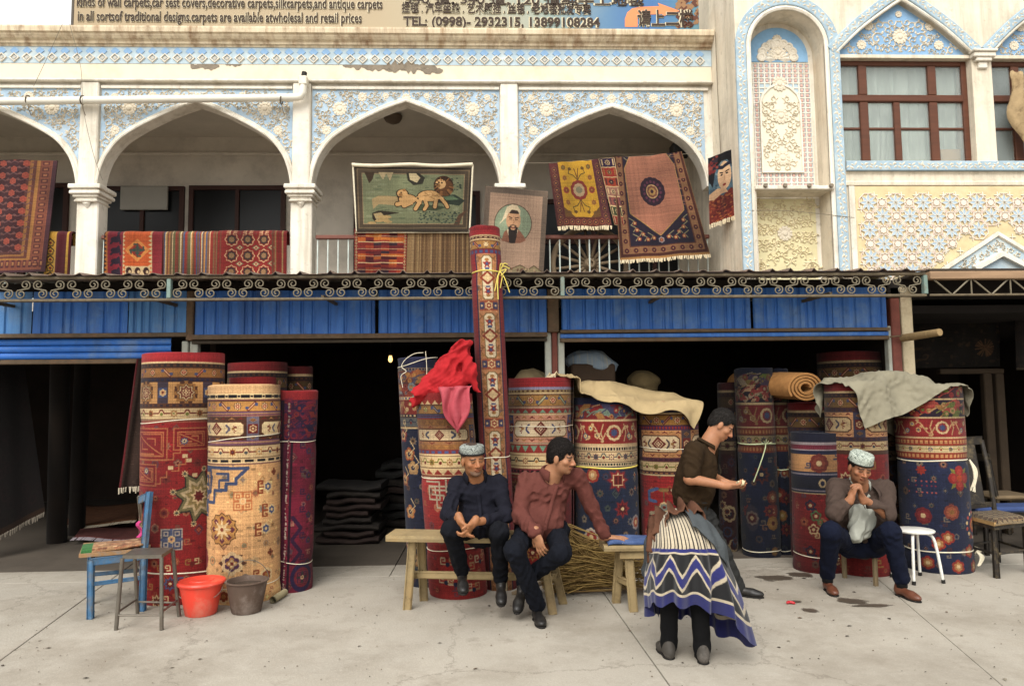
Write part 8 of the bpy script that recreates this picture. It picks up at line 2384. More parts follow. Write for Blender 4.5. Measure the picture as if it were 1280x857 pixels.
def wet(px,py,w_,d_,seed):
    c = G(px,py); n = 20; V = [(c[0],c[1],.003+.0004*seed)]; U = [(0,0)]
    for k in range(n): a_ = 2*math.pi*k/n; V.append((c[0]+1.5*w_*math.cos(a_),c[1]+1.5*d_*math.sin(a_),.003+.0004*seed)); U.append((math.cos(a_),math.sin(a_)))
    MB().add(V,[(0,1+k,1+(k+1) % n) for k in range(n)],0,U).build('wet_patch',WET,pavement)
for (px,py,w_,d_,s_) in ((968,722,.15,.10,1),(1000,718,.11,.08,2),(1012,763,.06,.06,4),(1064,751,.09,.08,5),(1092,757,.13,.03,6),(994,752,.04,.03,8)): wet(px,py,w_,d_,s_)
q = G(988,755); rs = MB().tube(smooth_path([q+np.array([-.03,0,.012]),q+np.array([0,.01,.016]),q+np.array([.035,-.01,.010])],4),[.004]+[.011]*7+[.003],6).build('red_scrap',mat('red_scrap','a82028',.5),None,q); tagobj(rs,'small red scrap lying on the wet pavement','litter')
# litter specks
rl = random.Random(9)
LM = [mat('litter_a','5a4a3a',.9),mat('litter_b','7d7566',.9),mat('litter_c','3c342c',.9)]
lm_ = MB()
for k in range(520):
    x,y = rl.uniform(-3.6,4.2),rl.uniform(3.7,6.6); s_ = rl.uniform(.003,.010)*(1 if k % 7 else 2.2); a_ = rl.uniform(0,3)
    lm_.add([(x+s_*math.cos(a_),y+s_*math.sin(a_),.004),(x-s_*.6*math.sin(a_),y+s_*.6*math.cos(a_),.005),(x-s_*math.cos(a_),y-s_*math.sin(a_),.004),(x+s_*.5*math.sin(a_),y-s_*.5*math.cos(a_),.009)],[(0,1,3),(1,2,3),(0,3,2)],k % 3)
lo_ = lm_.build('grit',LM,None); tagobj(lo_,'tiny bits of grit and straw scattered over the pavement','grit',kind='stuff')

# loudspeaker under the last arch
q = P(851,187,YL+.3); ls = thing('loudspeaker','small black loudspeaker fixed high in the arch above the salmon rug','loudspeaker',(q[0],YL+.32,q[2]))
MB().bbox((q[0]-.11,YL+.2,q[2]-.07),(q[0]+.11,YL+.42,q[2]+.07),.012).build('box',MATS['black_rubber'],ls)
MB().lathe((q[0],YL+.2,q[2]),[(.055,-.002),(.055,.006),(.045,.004),(.02,-.008),(0,-.004)],18,axis='y').build('cone',mat('speaker_cone','2a2826',.8,.2),ls)
MB().beam((q[0],YL+.42,q[2]),(q[0]+.1,YL+.9,ZCE+.01),.03,.03).build('bracket',IRON,ls)
# ------------------------------------------------------------------ people
SKIN = mat_attr('skin',.55,.35,.08,150,.08)
def nrm(v): v = np.array(v,float); return v/(np.linalg.norm(v)+1e-12)
HEADS = {}
class Person:
    def __init__(s,label,base,skin='9a6a4c',name='person'):
        s.t = thing(name,label,'person',base); s.skin = np.array(hexc(skin)); s.prims = []; s.heads = []
    # body primitives are collected, then meshed once
    def cone(s,a,b,r1,r2,k=.03): s.prims.append(('c',np.array(a),np.array(b),r1,r2,k,'add'))
    def ell(s,c,r,R=None,k=.02,op='add'): s.prims.append(('e',np.array(c),r,R,k,op))
    def limb(s,pts,rs,k=.03):
        for i in range(len(pts)-1): s.cone(pts[i],pts[i+1],rs[i],rs[i+1],k)
    def head(s,c,f,u,neck,scale=1.0):
        f = nrm(f); u = np.array(u,float); u = nrm(u-f*(u @ f)); r = np.cross(f,u)
        R = np.stack([r,f,u],1); S = scale; c = np.array(c)
        L = lambda x,y,z: c+R @ (np.array([x,y,z])*S)
        e = lambda x,y,z,a,b,d,k=.012,op='add': s.ell(L(x,y,z),np.array([a,b,d])*S,R,k,op)
        e(0,-.014,.032,.076,.096,.088); e(0,.022,-.03,.063,.070,.086,.02); e(0,.032,-.074,.050,.048,.040,.02); e(0,.068,-.094,.024,.018,.018,.015)
        s.cone(L(-.034,.074,.016),L(.034,.074,.016),.013*S,.013*S,.012)
        for q in (-1,1):
            e(q*.045,.058,-.024,.022,.022,.02,.015); e(q*.031,.094,-.004,.019,.014,.0105,.006,'sub'); e(q*.031,.0745,-.005,.0135,.0125,.0115,.003)
            e(q*.080,-.004,-.014,.011,.02,.033,.008); e(q*.0125,.097,-.036,.0095,.011,.0085,.006)
        s.cone(L(0,.084,.008),L(0,.109,-.030),.0085*S,.0125*S,.008)
        e(0,.089,-.0595,.025,.009,.0055,.005); e(0,.087,-.0695,.020,.010,.0065,.005); e(0,.096,-.0645,.022,.008,.0016,.002,'sub')
        nb = np.array(neck); s.cone(L(0,-.022,-.05),nb,.056*S,.062*S,.025); s.cone(L(0,.0,-.085),nb+R @ np.array([0,.02,-.01]),.042*S,.05*S,.02)
        s.heads.append((c,R,S)); s.L = L; s.R = R; s.c = c; s.S = S
        return L
    def hand(s,w,d,n,side,curl=(.5,.6,.7,.8),thumb=(.7,.55),scale=1.0,spread=.06,wr=.027):
        """w wrist, d along the hand, n out of the palm, side +1/-1 where the thumb leaves"""
        d = nrm(d); n = nrm(np.array(n)-d*(np.array(n) @ d)); t = np.cross(d,n)*side; S = scale; w = np.array(w)
        R = np.stack([t,d,n],1)
        s.ell(w+d*.05*S,np.array([.041,.052,.0155])*S,R,.012); s.ell(w+d*.028*S+t*.02*S+n*.006*S,np.array([.02,.032,.016])*S,R,.012)
        s.cone(w-d*.03,w+d*.02*S,wr,.024*S,.015)
        for k,(o,l) in enumerate(((.030,.070),(.0105,.079),(-.0095,.074),(-.028,.058))):
            b = w+d*(.088-.004*abs(k-1))*S+t*o*S; a = curl[k]; dd = nrm(d+t*spread*(1.5-k))
            p1 = b+(dd*math.cos(a*.6)+n*math.sin(a*.6))*l*.45*S; p2 = p1+(dd*math.cos(a*1.4)+n*math.sin(a*1.4))*l*.32*S; p3 = p2+(dd*math.cos(a*2.0)+n*math.sin(a*2.0))*l*.26*S
            s.cone(b-d*.012,p1,.0098*S,.0090*S,.005); s.cone(p1,p2,.0090*S,.0082*S,.003); s.cone(p2,p3,.0082*S,.0070*S,.003)
        b = w+d*.028*S+t*.034*S; p1 = b+nrm(d*thumb[0]+t*thumb[1]+n*.25)*.036*S; p2 = p1+nrm(d*(thumb[0]+.35)+t*(thumb[1]-.25)+n*.3)*.03*S
        s.cone(w+d*.015*S+t*.018*S,b,.016*S,.0135*S,.01); s.cone(b,p1,.0128*S,.0105*S,.006); s.cone(p1,p2,.0103*S,.0078*S,.004)
    def body(s,vox=.0048,paint=None,lo=None,hi=None):
        P_ = []
        for q in s.prims:
            if q[6 if q[0]=='c' else 5]=='sub': continue
            if q[0]=='c': P_ += [q[1]-max(q[3],q[4]),q[1]+max(q[3],q[4]),q[2]-max(q[3],q[4]),q[2]+max(q[3],q[4])]
            else: P_ += [q[1]-max(q[2]),q[1]+max(q[2])]
        P_ = np.array(P_); sf = Soft(P_.min(0)-.02,P_.max(0)+.02,vox)
        for q in s.prims:
            if q[0]=='c': sf.cone(q[1],q[2],q[3],q[4],q[5],q[6])
            else: sf.ell(q[1],q[2],q[3],q[4],q[5])
        V,F = sf.mesh(0)
        col = np.tile(s.skin,(len(V),1)); rg = np.random.default_rng(1); col *= (1+.05*np.sin(V @ np.array([31,17,23.]))[:,None]+rg.normal(0,.035,(len(V),1)))
        for (c,R,S) in s.heads:
            q = (V-c) @ R/S; near = np.linalg.norm(q,axis=1)<.17; x,y,z = q[:,0],q[:,1],q[:,2]; ax = np.abs(x)
            def setc(m,cl,a=1.0): m = m & near; col[m] = col[m]*(1-a)+np.array(cl)*a
            setc((y>.06) & (ax<.055) & (z<-.01) & (z>-.05),s.skin*np.array([1.12,.92,.88]),.6)
            if paint:
                if paint.get('stubble'): setc((z<-.045) & (y>-.01) & (z>-.13),s.skin*.55,paint['stubble']); 
                if paint.get('goatee'): setc((z<-.072) & (y>.055),np.array(hexc(paint.get('goatee_c','6a625a'))),paint['goatee'])
                if paint.get('moustache'): setc((z<-.044) & (z>-.058) & (ax<.028) & (y>.08),hexc('1c1512'),paint['moustache'])
            setc((z<-.054) & (z>-.076) & (ax<.024) & (y>.084),s.skin*np.array([.95,.62,.6]),.7)
            setc((np.abs(z+.0645)<.003) & (ax<.023) & (y>.08),s.skin*.25,.8)
            setc((np.abs(z-.0225+ax*.12)<.0055) & (ax>.010) & (ax<.052) & (y>.06),hexc('1d1613'),.85)
            setc((np.abs(z+.003)<.0045) & (ax>.017) & (ax<.045) & (y>.07),hexc('17110f'),.85)
            setc((np.abs(z+.012)<.004) & (ax>.016) & (ax<.046) & (y>.065),s.skin*.6,.6)
            setc((z>-.042) & (z<-.037) & (ax>.004) & (ax<.013) & (y>.098),s.skin*.3,.7)
        o = soft_obj('body',V,F,SKIN,s.t,colors=col)
        return o
    def garment(s,name,build,lo,hi,m_,vox=.008,wr=((.007,24,3,(1,1,.6)),),sm=1,parent=None):
        sf = Soft(lo,hi,vox); post = build(sf)
        for w in wr: sf.wrinkle(*w)
        if post: post(sf)
        V,F = sf.mesh(sm)
        o = soft_obj(name,V,F,m_,parent or s.t); return o
def bbx(pts,m): p = np.array(pts); return p.min(0)-m,p.max(0)+m
def shoe(per,heel,toe,m_,sole_m,up=(0,0,1),S=.88):
    heel,toe = np.array(heel),np.array(toe); d = nrm(toe-heel); up = nrm(np.array(up)-d*(np.array(up) @ d)); t = np.cross(d,up); R = np.stack([t,d,up],1)
    sf = Soft(*bbx([heel,toe],.12),.0055); L = np.linalg.norm(toe-heel)
    sf.ell(heel+d*.03+up*.04,(.036*S,.045*S,.045*S),R,.02); sf.cone(heel+d*.05+up*.045,heel+d*L*.62+up*.036,.036*S,.036*S,.03); sf.ell(heel+d*L*.72+up*.028,(.046*S,.078*S,.034*S),R,.03); sf.ell(heel+d*.045+up*.085,(.034*S,.042*S,.04*S),R,.03)
    sf.cutplane(heel,-up)
    V,F = sf.mesh(1); o = soft_obj('shoe',V,F,m_,per.t)
    sf = Soft(*bbx([heel,toe],.1),.006); sf.ell(heel+d*.04,(.036*S,.045*S,.03),R,.01); sf.ell(heel+d*L*.7,(.046*S,.085*S,.03),R,.02); sf.cone(heel+d*.05,heel+d*L*.6,.034*S,.036*S,.02)
    sf.cutplane(heel+up*.012,up); sf.cutplane(heel-up*.004,-up); V,F = sf.mesh(0); soft_obj('sole',V,F,sole_m,o)
    return o
def collar(per,c,f,r,m_,parent,hgt=.035,gap=.5,up=(0,0,1),flare=.018,tip=.03):
    f = nrm(f); up = nrm(up); f = nrm(f-up*(f @ up)); rt = np.cross(f,up); c = np.array(c); n = 26
    g = np.zeros((n,5,3))
    for i in range(n):
        a = gap+(2*math.pi-2*gap)*i/(n-1); tipf = max(0,1-min(i,n-1-i)/5.0)
        e = f*math.cos(a)+rt*math.sin(a)
        for j,(dr,dz) in enumerate(((-.002,-.01),(.0,hgt*.8),(.006,hgt),(.012+flare*.4,hgt*.75),(.014+flare,hgt*.15-tip*tipf))):
            g[i,j] = c+e*(r+dr)*(1.0+.06*math.cos(a))+up*(dz-.012*math.cos(a))
    return MB().sheet(g,0,None,.003).build('collar',m_,parent,smooth=True)
def placket(per,sf_obj,top,bot,m_,wd=.028):
    """button strip laid on the front of a shirt"""
    me = sf_obj.data; n = len(me.vertices); co = np.zeros(n*3); me.vertices.foreach_get('co',co); co = co.reshape(-1,3)+ORG[sf_obj.name]
    rows = []
    for k in range(16):
        q = mid(top,bot,k/15); row = []
        for e in (-.5,0,.5):
            m = (np.abs(co[:,0]-q[0]-e*wd)<.012) & (np.abs(co[:,2]-q[2])<.014); row.append((q[0]+e*wd,co[m][:,1].min() if m.any() else q[1],q[2]))
        rows.append(row)
    g = np.array(rows); g[:,:,1] = g[:,:,1].mean(1)[:,None]*.4+g[:,:,1]*.6
    for _ in range(2): g[1:-1,:,1] = (g[:-2,:,1]+g[1:-1,:,1]*2+g[2:,:,1])/4
    g[:,:,1] -= .0035
    MB().sheet(g[:,::-1],0,None,.003).build('placket',m_,sf_obj,smooth=True)
    for k in (2,6,10,13):
        c = g[k,1]; MB().lathe((c[0],c[1]+.001,c[2]),[(.0055,-.001),(.0055,.002),(0,.003)],8,axis='y').build('button',mat('dark_button','17130f',.4),sf_obj)
def hair_cap(per,m_,grow=.008,front=.035,back=-.05,seed=1,mess=.006,top=0.0,side=-.02):
    L,R,S,c = per.L,per.R,per.S,per.c
    sf = Soft(c-.2,c+.2,.0055)
    sf.ell(L(0,-.016,.036+top/2),np.array([.077+grow,.098+grow,.088+grow+top])*S,R,.01)
    sf.ell(L(0,-.045,-.01),np.array([.068+grow*.6,.062+grow,.07])*S,R,.02)
    # cut the face away: a slanted plane in front, another under the ears
    f,u = R[:,1],R[:,2]
    sf2 = Soft(c-.2,c+.2,.0055); sf2.d = sf.d.copy()
    X,Y,Z = [c[k]-.2+.0055*np.arange(sf.n[k]) for k in range(3)]
    G3 = np.stack(np.meshgrid(X,Y,Z,indexing='ij'),-1); q = (G3-c) @ R/S
    hl = np.interp(q[...,1],[-.12,-.06,-.02,.03,.06,.1],[back,back-.01,side,side+.012,front,front+.012])
    rg = np.random.default_rng(seed); hl = hl+mess*np.sin(q[...,0]*190+rg.uniform(0,6))+mess*.7*np.sin(q[...,0]*330+q[...,1]*60)
    sf.d = np.maximum(sf.d,(hl-q[...,2])*S).astype(np.float32)
    sf.wrinkle(.003,120,seed,(1,1,.4))
    V,F = sf.mesh(0); ho = soft_obj('hair',V,F,m_,per.t)
    if grow>.003:
        rr = random.Random(seed); mb = MB(); nn = len(V)
        for _ in range(900):
            v = V[rr.randrange(nn)]; o_ = nrm(v-L(0,-.02,.02)); dn = nrm(-R[:,2]*.8+R[:,1]*rr.uniform(-.2,.9)+np.array([rr.uniform(-.4,.4) for _ in range(3)])); dn = nrm(dn-o_*(dn @ o_)); sd = np.cross(o_,dn)*.0011; l = rr.uniform(.012,.03)*(1 if grow>.01 else .5)
            a_ = v-dn*l*.4+o_*.0005; b_ = v+dn*l*.3+o_*.004; c_ = v+dn*l+o_*rr.uniform(-.001,.006)
            mb.add([a_-sd,a_+sd,b_+sd,b_-sd,c_],[(0,1,2,3),(3,2,4)])
        mb.build('strands',mat('hair_light','1d1612',.7,.3,60,0,spec=.15) if grow>.01 else mat('hair_grey','27221f',.7,.3,60,0,spec=.15),ho)['kind'] = 'stuff'
    return ho
def doppa(per,m_,band,tilt=0.0,h=.072,r=.088,z0=.045):
    """square-sided embroidered skullcap"""
    L,R,S = per.L,per.R,per.S; n = 40; V,F = [],[]
    prof = [(1.0,0),(1.015,.012),(1.02,h*.5),(1.0,h*.85),(.93,h*.97),(.7,h*1.06),(.35,h*1.12),(.02,h*1.14)]
    for (q,z) in prof:
        for k in range(n):
            a = 2*math.pi*k/n; sqr = 1+.055*math.cos(4*a)*(z>h*.3)
            V.append(L(r*q*sqr*math.cos(a),r*1.16*q*sqr*math.sin(a)-.014,z0+z+tilt*math.sin(a)*r))
    for i in range(len(prof)-1):
        for k in range(n): F.append((i*n+k,i*n+(k+1) % n,(i+1)*n+(k+1) % n,(i+1)*n+k))
    F.append([(len(prof)-1)*n+k for k in range(n)])
    o = MB().add(V,F).build('skullcap',m_,per.t,smooth=True,angle=50)
    bandp = [L(r*1.012*math.cos(a),r*1.16*1.012*math.sin(a)-.014,z0+.004+tilt*math.sin(a)*r) for a in np.linspace(0,2*math.pi,41)[:-1]]
    MB().tube(bandp,.0075,6,closed=True).build('hat_band',band,o,smooth=True)
    return o
def capmat(name,base,dark,scale=26):
    m,nt,b = _nodes(name); N,L = nt.nodes,nt.links
    tc = N.new('ShaderNodeTexCoord'); v = N.new('ShaderNodeTexVoronoi'); v.inputs['Scale'].default_value = scale; v.feature = 'DISTANCE_TO_EDGE'
    nz = N.new('ShaderNodeTexNoise'); nz.inputs['Scale'].default_value = 14; L.new(tc.outputs['Object'],nz.inputs['Vector'])
    ad = N.new('ShaderNodeMixRGB'); ad.inputs[0].default_value = .25; L.new(tc.outputs['Object'],ad.inputs[1]); L.new(nz.outputs['Color'],ad.inputs[2]); L.new(ad.outputs[0],v.inputs['Vector'])
    r = N.new('ShaderNodeValToRGB'); L.new(v.outputs['Distance'],r.inputs[0]); r.color_ramp.elements[0].position = .03; r.color_ramp.elements[1].position = .09
    r.color_ramp.elements[0].color = (*hexc(dark),1); r.color_ramp.elements[1].color = (*hexc(base),1)
    L.new(r.outputs[0],b.inputs['Base Color']); b.inputs['Roughness'].default_value = .75
    return m
def fabric(name,col,var=.12,stain=None): return mat(name,col,.92,var,9,.4,34,stain=stain,samt=.35,sscale=5,spec=.12)
SHOEB = mat('black_leather','1b1918',.45,.2,12,.1,60,spec=.4,stain='4a453e',samt=.4,sscale=9); SOLE = mat('shoe_sole','15120f',.8,.2)
HAIRB = mat('black_hair','110d0b',.8,.3,60,.5,220,spec=.12,stretch=(1,1,.2)); HAIRG = mat('greying_hair','171412',.8,.35,80,.5,240,spec=.12,stain='4a4845',samt=.4,sscale=60)

# ---------------- man in navy shirt, on the bench
p = Person('seated man in a navy shirt and grey skullcap, hands clasped between his knees',(P(600,660,5.62)[0],5.62,0),'90603f')
pel,che,nek = P(601,654,5.60),P(598,618,5.56),P(594,594,5.47)
shR,shL = P(571,606,5.50),P(624,603,5.52); elR,elL = P(560,643,5.36),P(632,645,5.36)
wrR,wrL = P(575,649,5.12),P(592,653,5.10)
hpR,hpL = P(586,661,5.56),P(618,661,5.56); knR,knL = P(564,662,5.14),P(624,664,5.16); anR,anL = P(577,712,5.40),P(626,722,5.43)
p.head(P(591,574,5.40),(.45,-1,-.14),(-.03,-.12,1),nek)
p.limb([pel,che,nek],[.11,.12,.06]); p.cone(shR,shL,.05,.05); p.limb([shR,elR,wrR],[.042,.036,.025]); p.limb([shL,elL,wrL],[.042,.036,.025])
p.limb([hpR,knR,anR],[.06,.05,.035]); p.limb([hpL,knL,anL],[.06,.05,.035])
hc = (wrR+wrL)/2
p.hand(wrR,(.28,-.25,-.75),(.75,.2,.1),1,(.5,.6,.7,.8),scale=1.0); p.hand(wrL,(-.42,-.25,-.62),(-.75,.1,-.2),-1,(.9,1.0,1.0,1.1),scale=1.0)
p.body(paint={'stubble': .45,'goatee': .5})
NAVY = fabric('navy_shirt','17171f',.15)
bell = P(600,650,5.46)
def shirt_a(sf):
    sf.limb = None
    sf.path([pel+np.array([0,.0,-.02]),mid(pel,che),che],[.165,.155,.15],.05); sf.ell(bell,(.16,.10,.12),k=.06)
    sf.cone(shR+np.array([.02,0,-.015]),shL+np.array([-.02,0,-.015]),.072,.072,.05); sf.cone(che+np.array([-.05,-.06,.02]),che+np.array([.05,-.06,.02]),.09,.09,.05); sf.cone(mid(shR,shL)+np.array([0,0,.01]),nek+np.array([0,.03,-.025]),.085,.058,.05)
    sf.path([shR,elR,mid(elR,wrR,.72)],[.066,.054,.044],.03); sf.path([shL,elL,mid(elL,wrL,.62)],[.066,.054,.044],.03)
    def post(q): q.cone(nek+np.array([.008,-.07,.03]),nek+np.array([.022,-.16,-.10]),.042,.018,.012,'sub'); q.ell(nek+np.array([0,-.01,.05]),(.062,.062,.05),k=.01,op='sub')
    return post
so = p.garment('shirt',shirt_a,*bbx([pel,che,nek,shR,shL,elR,elL,wrR,wrL,bell],.2),NAVY,.0075,((.010,42,3,(.5,.5,1)),(.011,50,5,(1,1,.3))))
collar(p,nek+np.array([0,.012,.002]),(.15,-1,0),.063,NAVY,so,.038,.75,(0,-.12,1),.018,.05)
placket(p,so,nek+np.array([.024,-.15,-.12]),bell+np.array([.01,-.1,-.03]),NAVY)
TR_A = fabric('black_trousers','0f1015',.2)
def tr_a(sf): sf.cone(hpR,hpL,.11,.11,.04); sf.path([hpR,knR,anR+np.array([0,0,-.0])],[.088,.070,.057],.03); sf.path([hpL,knL,anL],[.088,.070,.057],.03); sf.cone(pel,pel+np.array([0,0,-.05]),.13,.12,.04)
p.garment('trousers',tr_a,*bbx([pel,hpR,hpL,knR,knL,anR,anL],.16),TR_A,.0075,((.009,40,8,(.6,.6,.7)),(.007,60,9,(1,.4,.3))))
shoe(p,anR+np.array([.0,.06,-.085]),anR+np.array([.02,-.19,-.135]),SHOEB,SOLE,(0,-.2,1)); shoe(p,anL+np.array([0,.05,-.085]),anL+np.array([.0,-.17,-.16]),SHOEB,SOLE,(0,-.3,1))
hair_cap(p,mat('shaved_hair','3a2c24',.8,.2),.001,.06,-.03,3,.001,side=.015)
doppa(p,capmat('grey_cap_weave','868b84','333835',30),mat('cap_band','141414',.8),.02,.06)

# ---------------- man in reddish brown shirt
p = Person('seated man in a reddish brown shirt leaning on the second bench with one hand',(P(680,660,5.5)[0],5.55,0),'96694c')
pel,che,nek = P(676,656,5.54),P(684,617,5.50),P(690,592,5.42)
shR,shL = P(657,600,5.46),P(722,595,5.48); elR,elL = P(650,645,5.34),P(739,632,5.50)
wrR,wrL = P(671,667,5.14),P(757,671,5.50)
hpR,hpL = P(661,662,5.50),P(694,663,5.50); knR,knL = P(643,688,5.06),P(702,690,5.08); anR,anL = P(672,752,5.30),P(654,726,5.42)
p.head(P(702,571,5.36),(.88,-.52,-.2),(.14,-.1,1),nek)
p.limb([pel,che,nek],[.11,.12,.06]); p.cone(shR,shL,.05,.05); p.limb([shR,elR,wrR],[.042,.036,.026]); p.limb([shL,elL,wrL],[.042,.036,.026])
p.limb([hpR,knR,anR],[.06,.05,.035]); p.limb([hpL,knL,anL],[.06,.05,.035])
p.hand(wrR,(.22,-.12,-.9),(.5,.6,.0),-1,(.35,.4,.45,.5)); zb2 = zt2+.045
p.hand(wrL+np.array([0,0,0]),(1.0,-.12,-.02),(0,.05,-1),1,(.12,.12,.15,.2),spread=.12)
p.body(paint={'stubble': .25,'moustache': .7})
BRNS = fabric('reddish_shirt','56302a',.12,'6a423a')
bell = P(678,652,5.40)
def shirt_b(sf):
    sf.path([pel+np.array([0,.0,-.03]),mid(pel,che),che],[.165,.155,.15],.05); sf.ell(bell,(.16,.11,.13),k=.06); sf.cone(che+np.array([-.06,-.06,.02]),che+np.array([.07,-.05,.02]),.09,.085,.05)
    sf.cone(shR+np.array([.02,0,-.012]),shL+np.array([-.02,0,-.012]),.074,.072,.05); sf.cone(mid(shR,shL),nek+np.array([0,.03,-.025]),.085,.058,.05)
    sf.path([shR,elR,mid(elR,wrR,.82)],[.069,.060,.056],.03); sf.path([shL,elL,mid(elL,wrL,.80)],[.069,.055,.048],.03); sf.cone(mid(elL,wrL,.78),mid(elL,wrL,.9),.058,.052,.01); sf.cone(mid(elR,wrR,.8),mid(elR,wrR,.92),.058,.054,.01)
    def post(q): q.cone(nek+np.array([.015,-.07,.03]),nek+np.array([.03,-.15,-.06]),.04,.018,.012,'sub'); q.ell(nek+np.array([0,-.01,.05]),(.062,.062,.05),k=.01,op='sub')
    return post
so = p.garment('shirt',shirt_b,*bbx([pel,che,nek,shR,shL,elR,elL,wrR,wrL,bell],.2),BRNS,.0075,((.010,42,13,(.5,.5,1)),(.011,50,15,(1,1,.3))))
collar(p,nek+np.array([0,.012,.004]),(.35,-1,0),.064,BRNS,so,.042,.6,(.05,-.12,1),.02,.05)
placket(p,so,nek+np.array([.03,-.14,-.08]),bell+np.array([.0,-.1,-.05]),BRNS)
TR_B = fabric('charcoal_trousers','101219',.2)
def tr_b(sf): sf.cone(hpR,hpL,.11,.11,.04); sf.path([hpR,knR,anR+np.array([0,0,-.01])],[.09,.072,.062],.03); sf.path([hpL,knL,anL],[.09,.072,.058],.03); sf.cone(pel,pel+np.array([0,0,-.05]),.13,.12,.04)
p.garment('trousers',tr_b,*bbx([pel,hpR,hpL,knR,knL,anR,anL],.16),TR_B,.0075,((.010,40,18,(.6,.6,.7)),(.007,60,19,(1,.4,.3))))
shoe(p,np.array([anR[0]-.01,anR[1]+.06,.0]),np.array([anR[0]+.02,anR[1]-.2,.0]),SHOEB,SOLE); shoe(p,np.array([anL[0],anL[1]+.05,anL[2]-.09]),np.array([anL[0]-.06,anL[1]-.17,max(.0,anL[2]-.19)]),SHOEB,SOLE,(0,-.4,1))
hair_cap(p,HAIRB,.009,.04,-.07,5,.012,.010,side=-.018)

# ---------------- standing man in dark polo shirt
p = Person('standing man in a dark brown polo shirt stooping over something in his hands',(P(872,640,5.85)[0],5.85,0),'9a6a4c')
pel,wai,che,nek = P(866,642,5.86),P(866,614,5.85),P(873,578,5.82),P(888,550,5.80)
shN,shF = P(868,563,5.66),P(884,560,6.0); elN,elF = P(862,598,5.60),P(888,594,6.0); wrN,wrF = P(908,607,5.55),P(908,603,5.78)
hpN,hpF = P(864,650,5.78),P(880,650,5.92); knN,knF = P(866,695,5.72),P(903,692,5.80); anN,anF = np.array([P(866,745,5.72)[0],5.72,.09]),np.array([P(921,735,5.84)[0],5.84,.10])
p.head(P(902,531,5.78),(.78,-.30,-.62),(.5,-.05,.85),nek)
p.limb([pel,wai,che,nek],[.10,.10,.11,.06]); p.cone(shN,shF,.05,.05); p.limb([shN,elN,wrN],[.045,.042,.027]); p.limb([shF,elF,wrF],[.045,.042,.027])
p.limb([hpN,knN,anN],[.06,.05,.035]); p.limb([hpF,knF,anF],[.06,.05,.035])
p.hand(wrN,(.95,.25,-.1),(.1,.45,.7),-1,(.5,.55,.6,.7),(.8,.35)); p.hand(wrF,(.95,-.35,-.2),(0,-.5,.75),1,(.5,.55,.6,.7),(.8,.35))
p.body(paint={'stubble': .15})
POLO = fabric('brown_polo','2c2013',.15)
def shirt_c(sf):
    sf.path([wai+np.array([-.005,0,-.05]),wai,mid(wai,che),che],[.145,.15,.15,.145],.05); sf.cone(shN+np.array([0,.03,-.01]),shF+np.array([0,-.03,-.01]),.075,.075,.05); sf.cone(mid(shN,shF),nek+np.array([-.01,0,-.02]),.085,.06,.05); sf.ell(wai+np.array([.06,0,.02]),(.11,.13,.12),k=.05)
    sf.path([shN,mid(shN,elN,.82)],[.078,.072],.03); sf.path([shF,mid(shF,elF,.82)],[.078,.072],.03)
    def post(q): q.ell(nek+np.array([.01,0,.045]),(.06,.06,.05),k=.01,op='sub'); q.ell(nek+np.array([.08,-.01,-.03]),(.035,.03,.05),k=.01,op='sub'); 
    return post
so = p.garment('polo_shirt',shirt_c,*bbx([pel,wai,che,nek,shN,shF,elN,elF],.2),POLO,.0075,((.010,42,23,(.6,.3,1)),(.010,50,25,(1,.5,.4))))
collar(p,nek+np.array([-.035,0,-.03]),(.9,-.3,-.2),.066,POLO,so,.024,.6,(.35,-.05,1),.012,.02)
TR_C = fabric('grey_trousers','2b2b2a',.2)
def tr_c(sf): sf.cone(hpN,hpF,.11,.11,.04); sf.cone(wai+np.array([0,0,-.03]),pel,.125,.13,.04); sf.path([hpN,knN,anN+np.array([0,0,-.03])],[.09,.07,.066],.03); sf.path([hpF,knF,anF+np.array([0,0,-.03])],[.09,.07,.066],.03)
p.garment('trousers',tr_c,*bbx([wai,pel,hpN,hpF,knN,knF,anN,anF],.16),TR_C,.0075,((.010,40,28,(.6,.6,.7)),(.007,60,29,(1,.4,.3))))
for (an,d) in ((anN,(.24,-.1)),(anF,(.24,-.10))): shoe(p,np.array([an[0]-.05,an[1]+.02,0]),np.array([an[0]-.05+d[0],an[1]+d[1],0]),SHOEB,SOLE)
MB().tube([wai+np.array([.13*math.cos(a),.135*math.sin(a),-.075]) for a in np.linspace(0,2*math.pi,33)[:-1]],.012,6,closed=True).build('belt',mat('black_belt','141210',.5),p.t)
kq = wai+np.array([-.03,-.15,-.07]); ky = MB(); rk = random.Random(3)
for k in range(4): ky.tube([kq,kq+np.array([rk.uniform(-.02,.02),-.01,-.03]),kq+np.array([rk.uniform(-.02,.02),-.012,-.08-.01*k])],.005,5)
ky.build('keys',mat('key_metal','b8b4a8',.35,.1,metal=.7),p.t)
hair_cap(p,HAIRG,.008,.05,-.055,7,.004,.004,side=-.005)
q = mid(wrN,wrF)+np.array([.11,.0,.005]);
sf = Soft(q-.08,q+.08,.005); sf.ell(q,(.032,.028,.02),k=.01).ell(q+np.array([.025,.01,.012]),(.018,.016,.014),k=.01).ell(q+np.array([-.01,-.015,.014]),(.018,.016,.012),k=.01); sf.wrinkle(.003,90,3); V,F = sf.mesh(0)
fo = soft_obj('food_scrap',V,F,mat('pale_crumb','c4b894',.9,.15,20),None,q); tagobj(fo,'small pale lump held in the hands of the standing man','food')

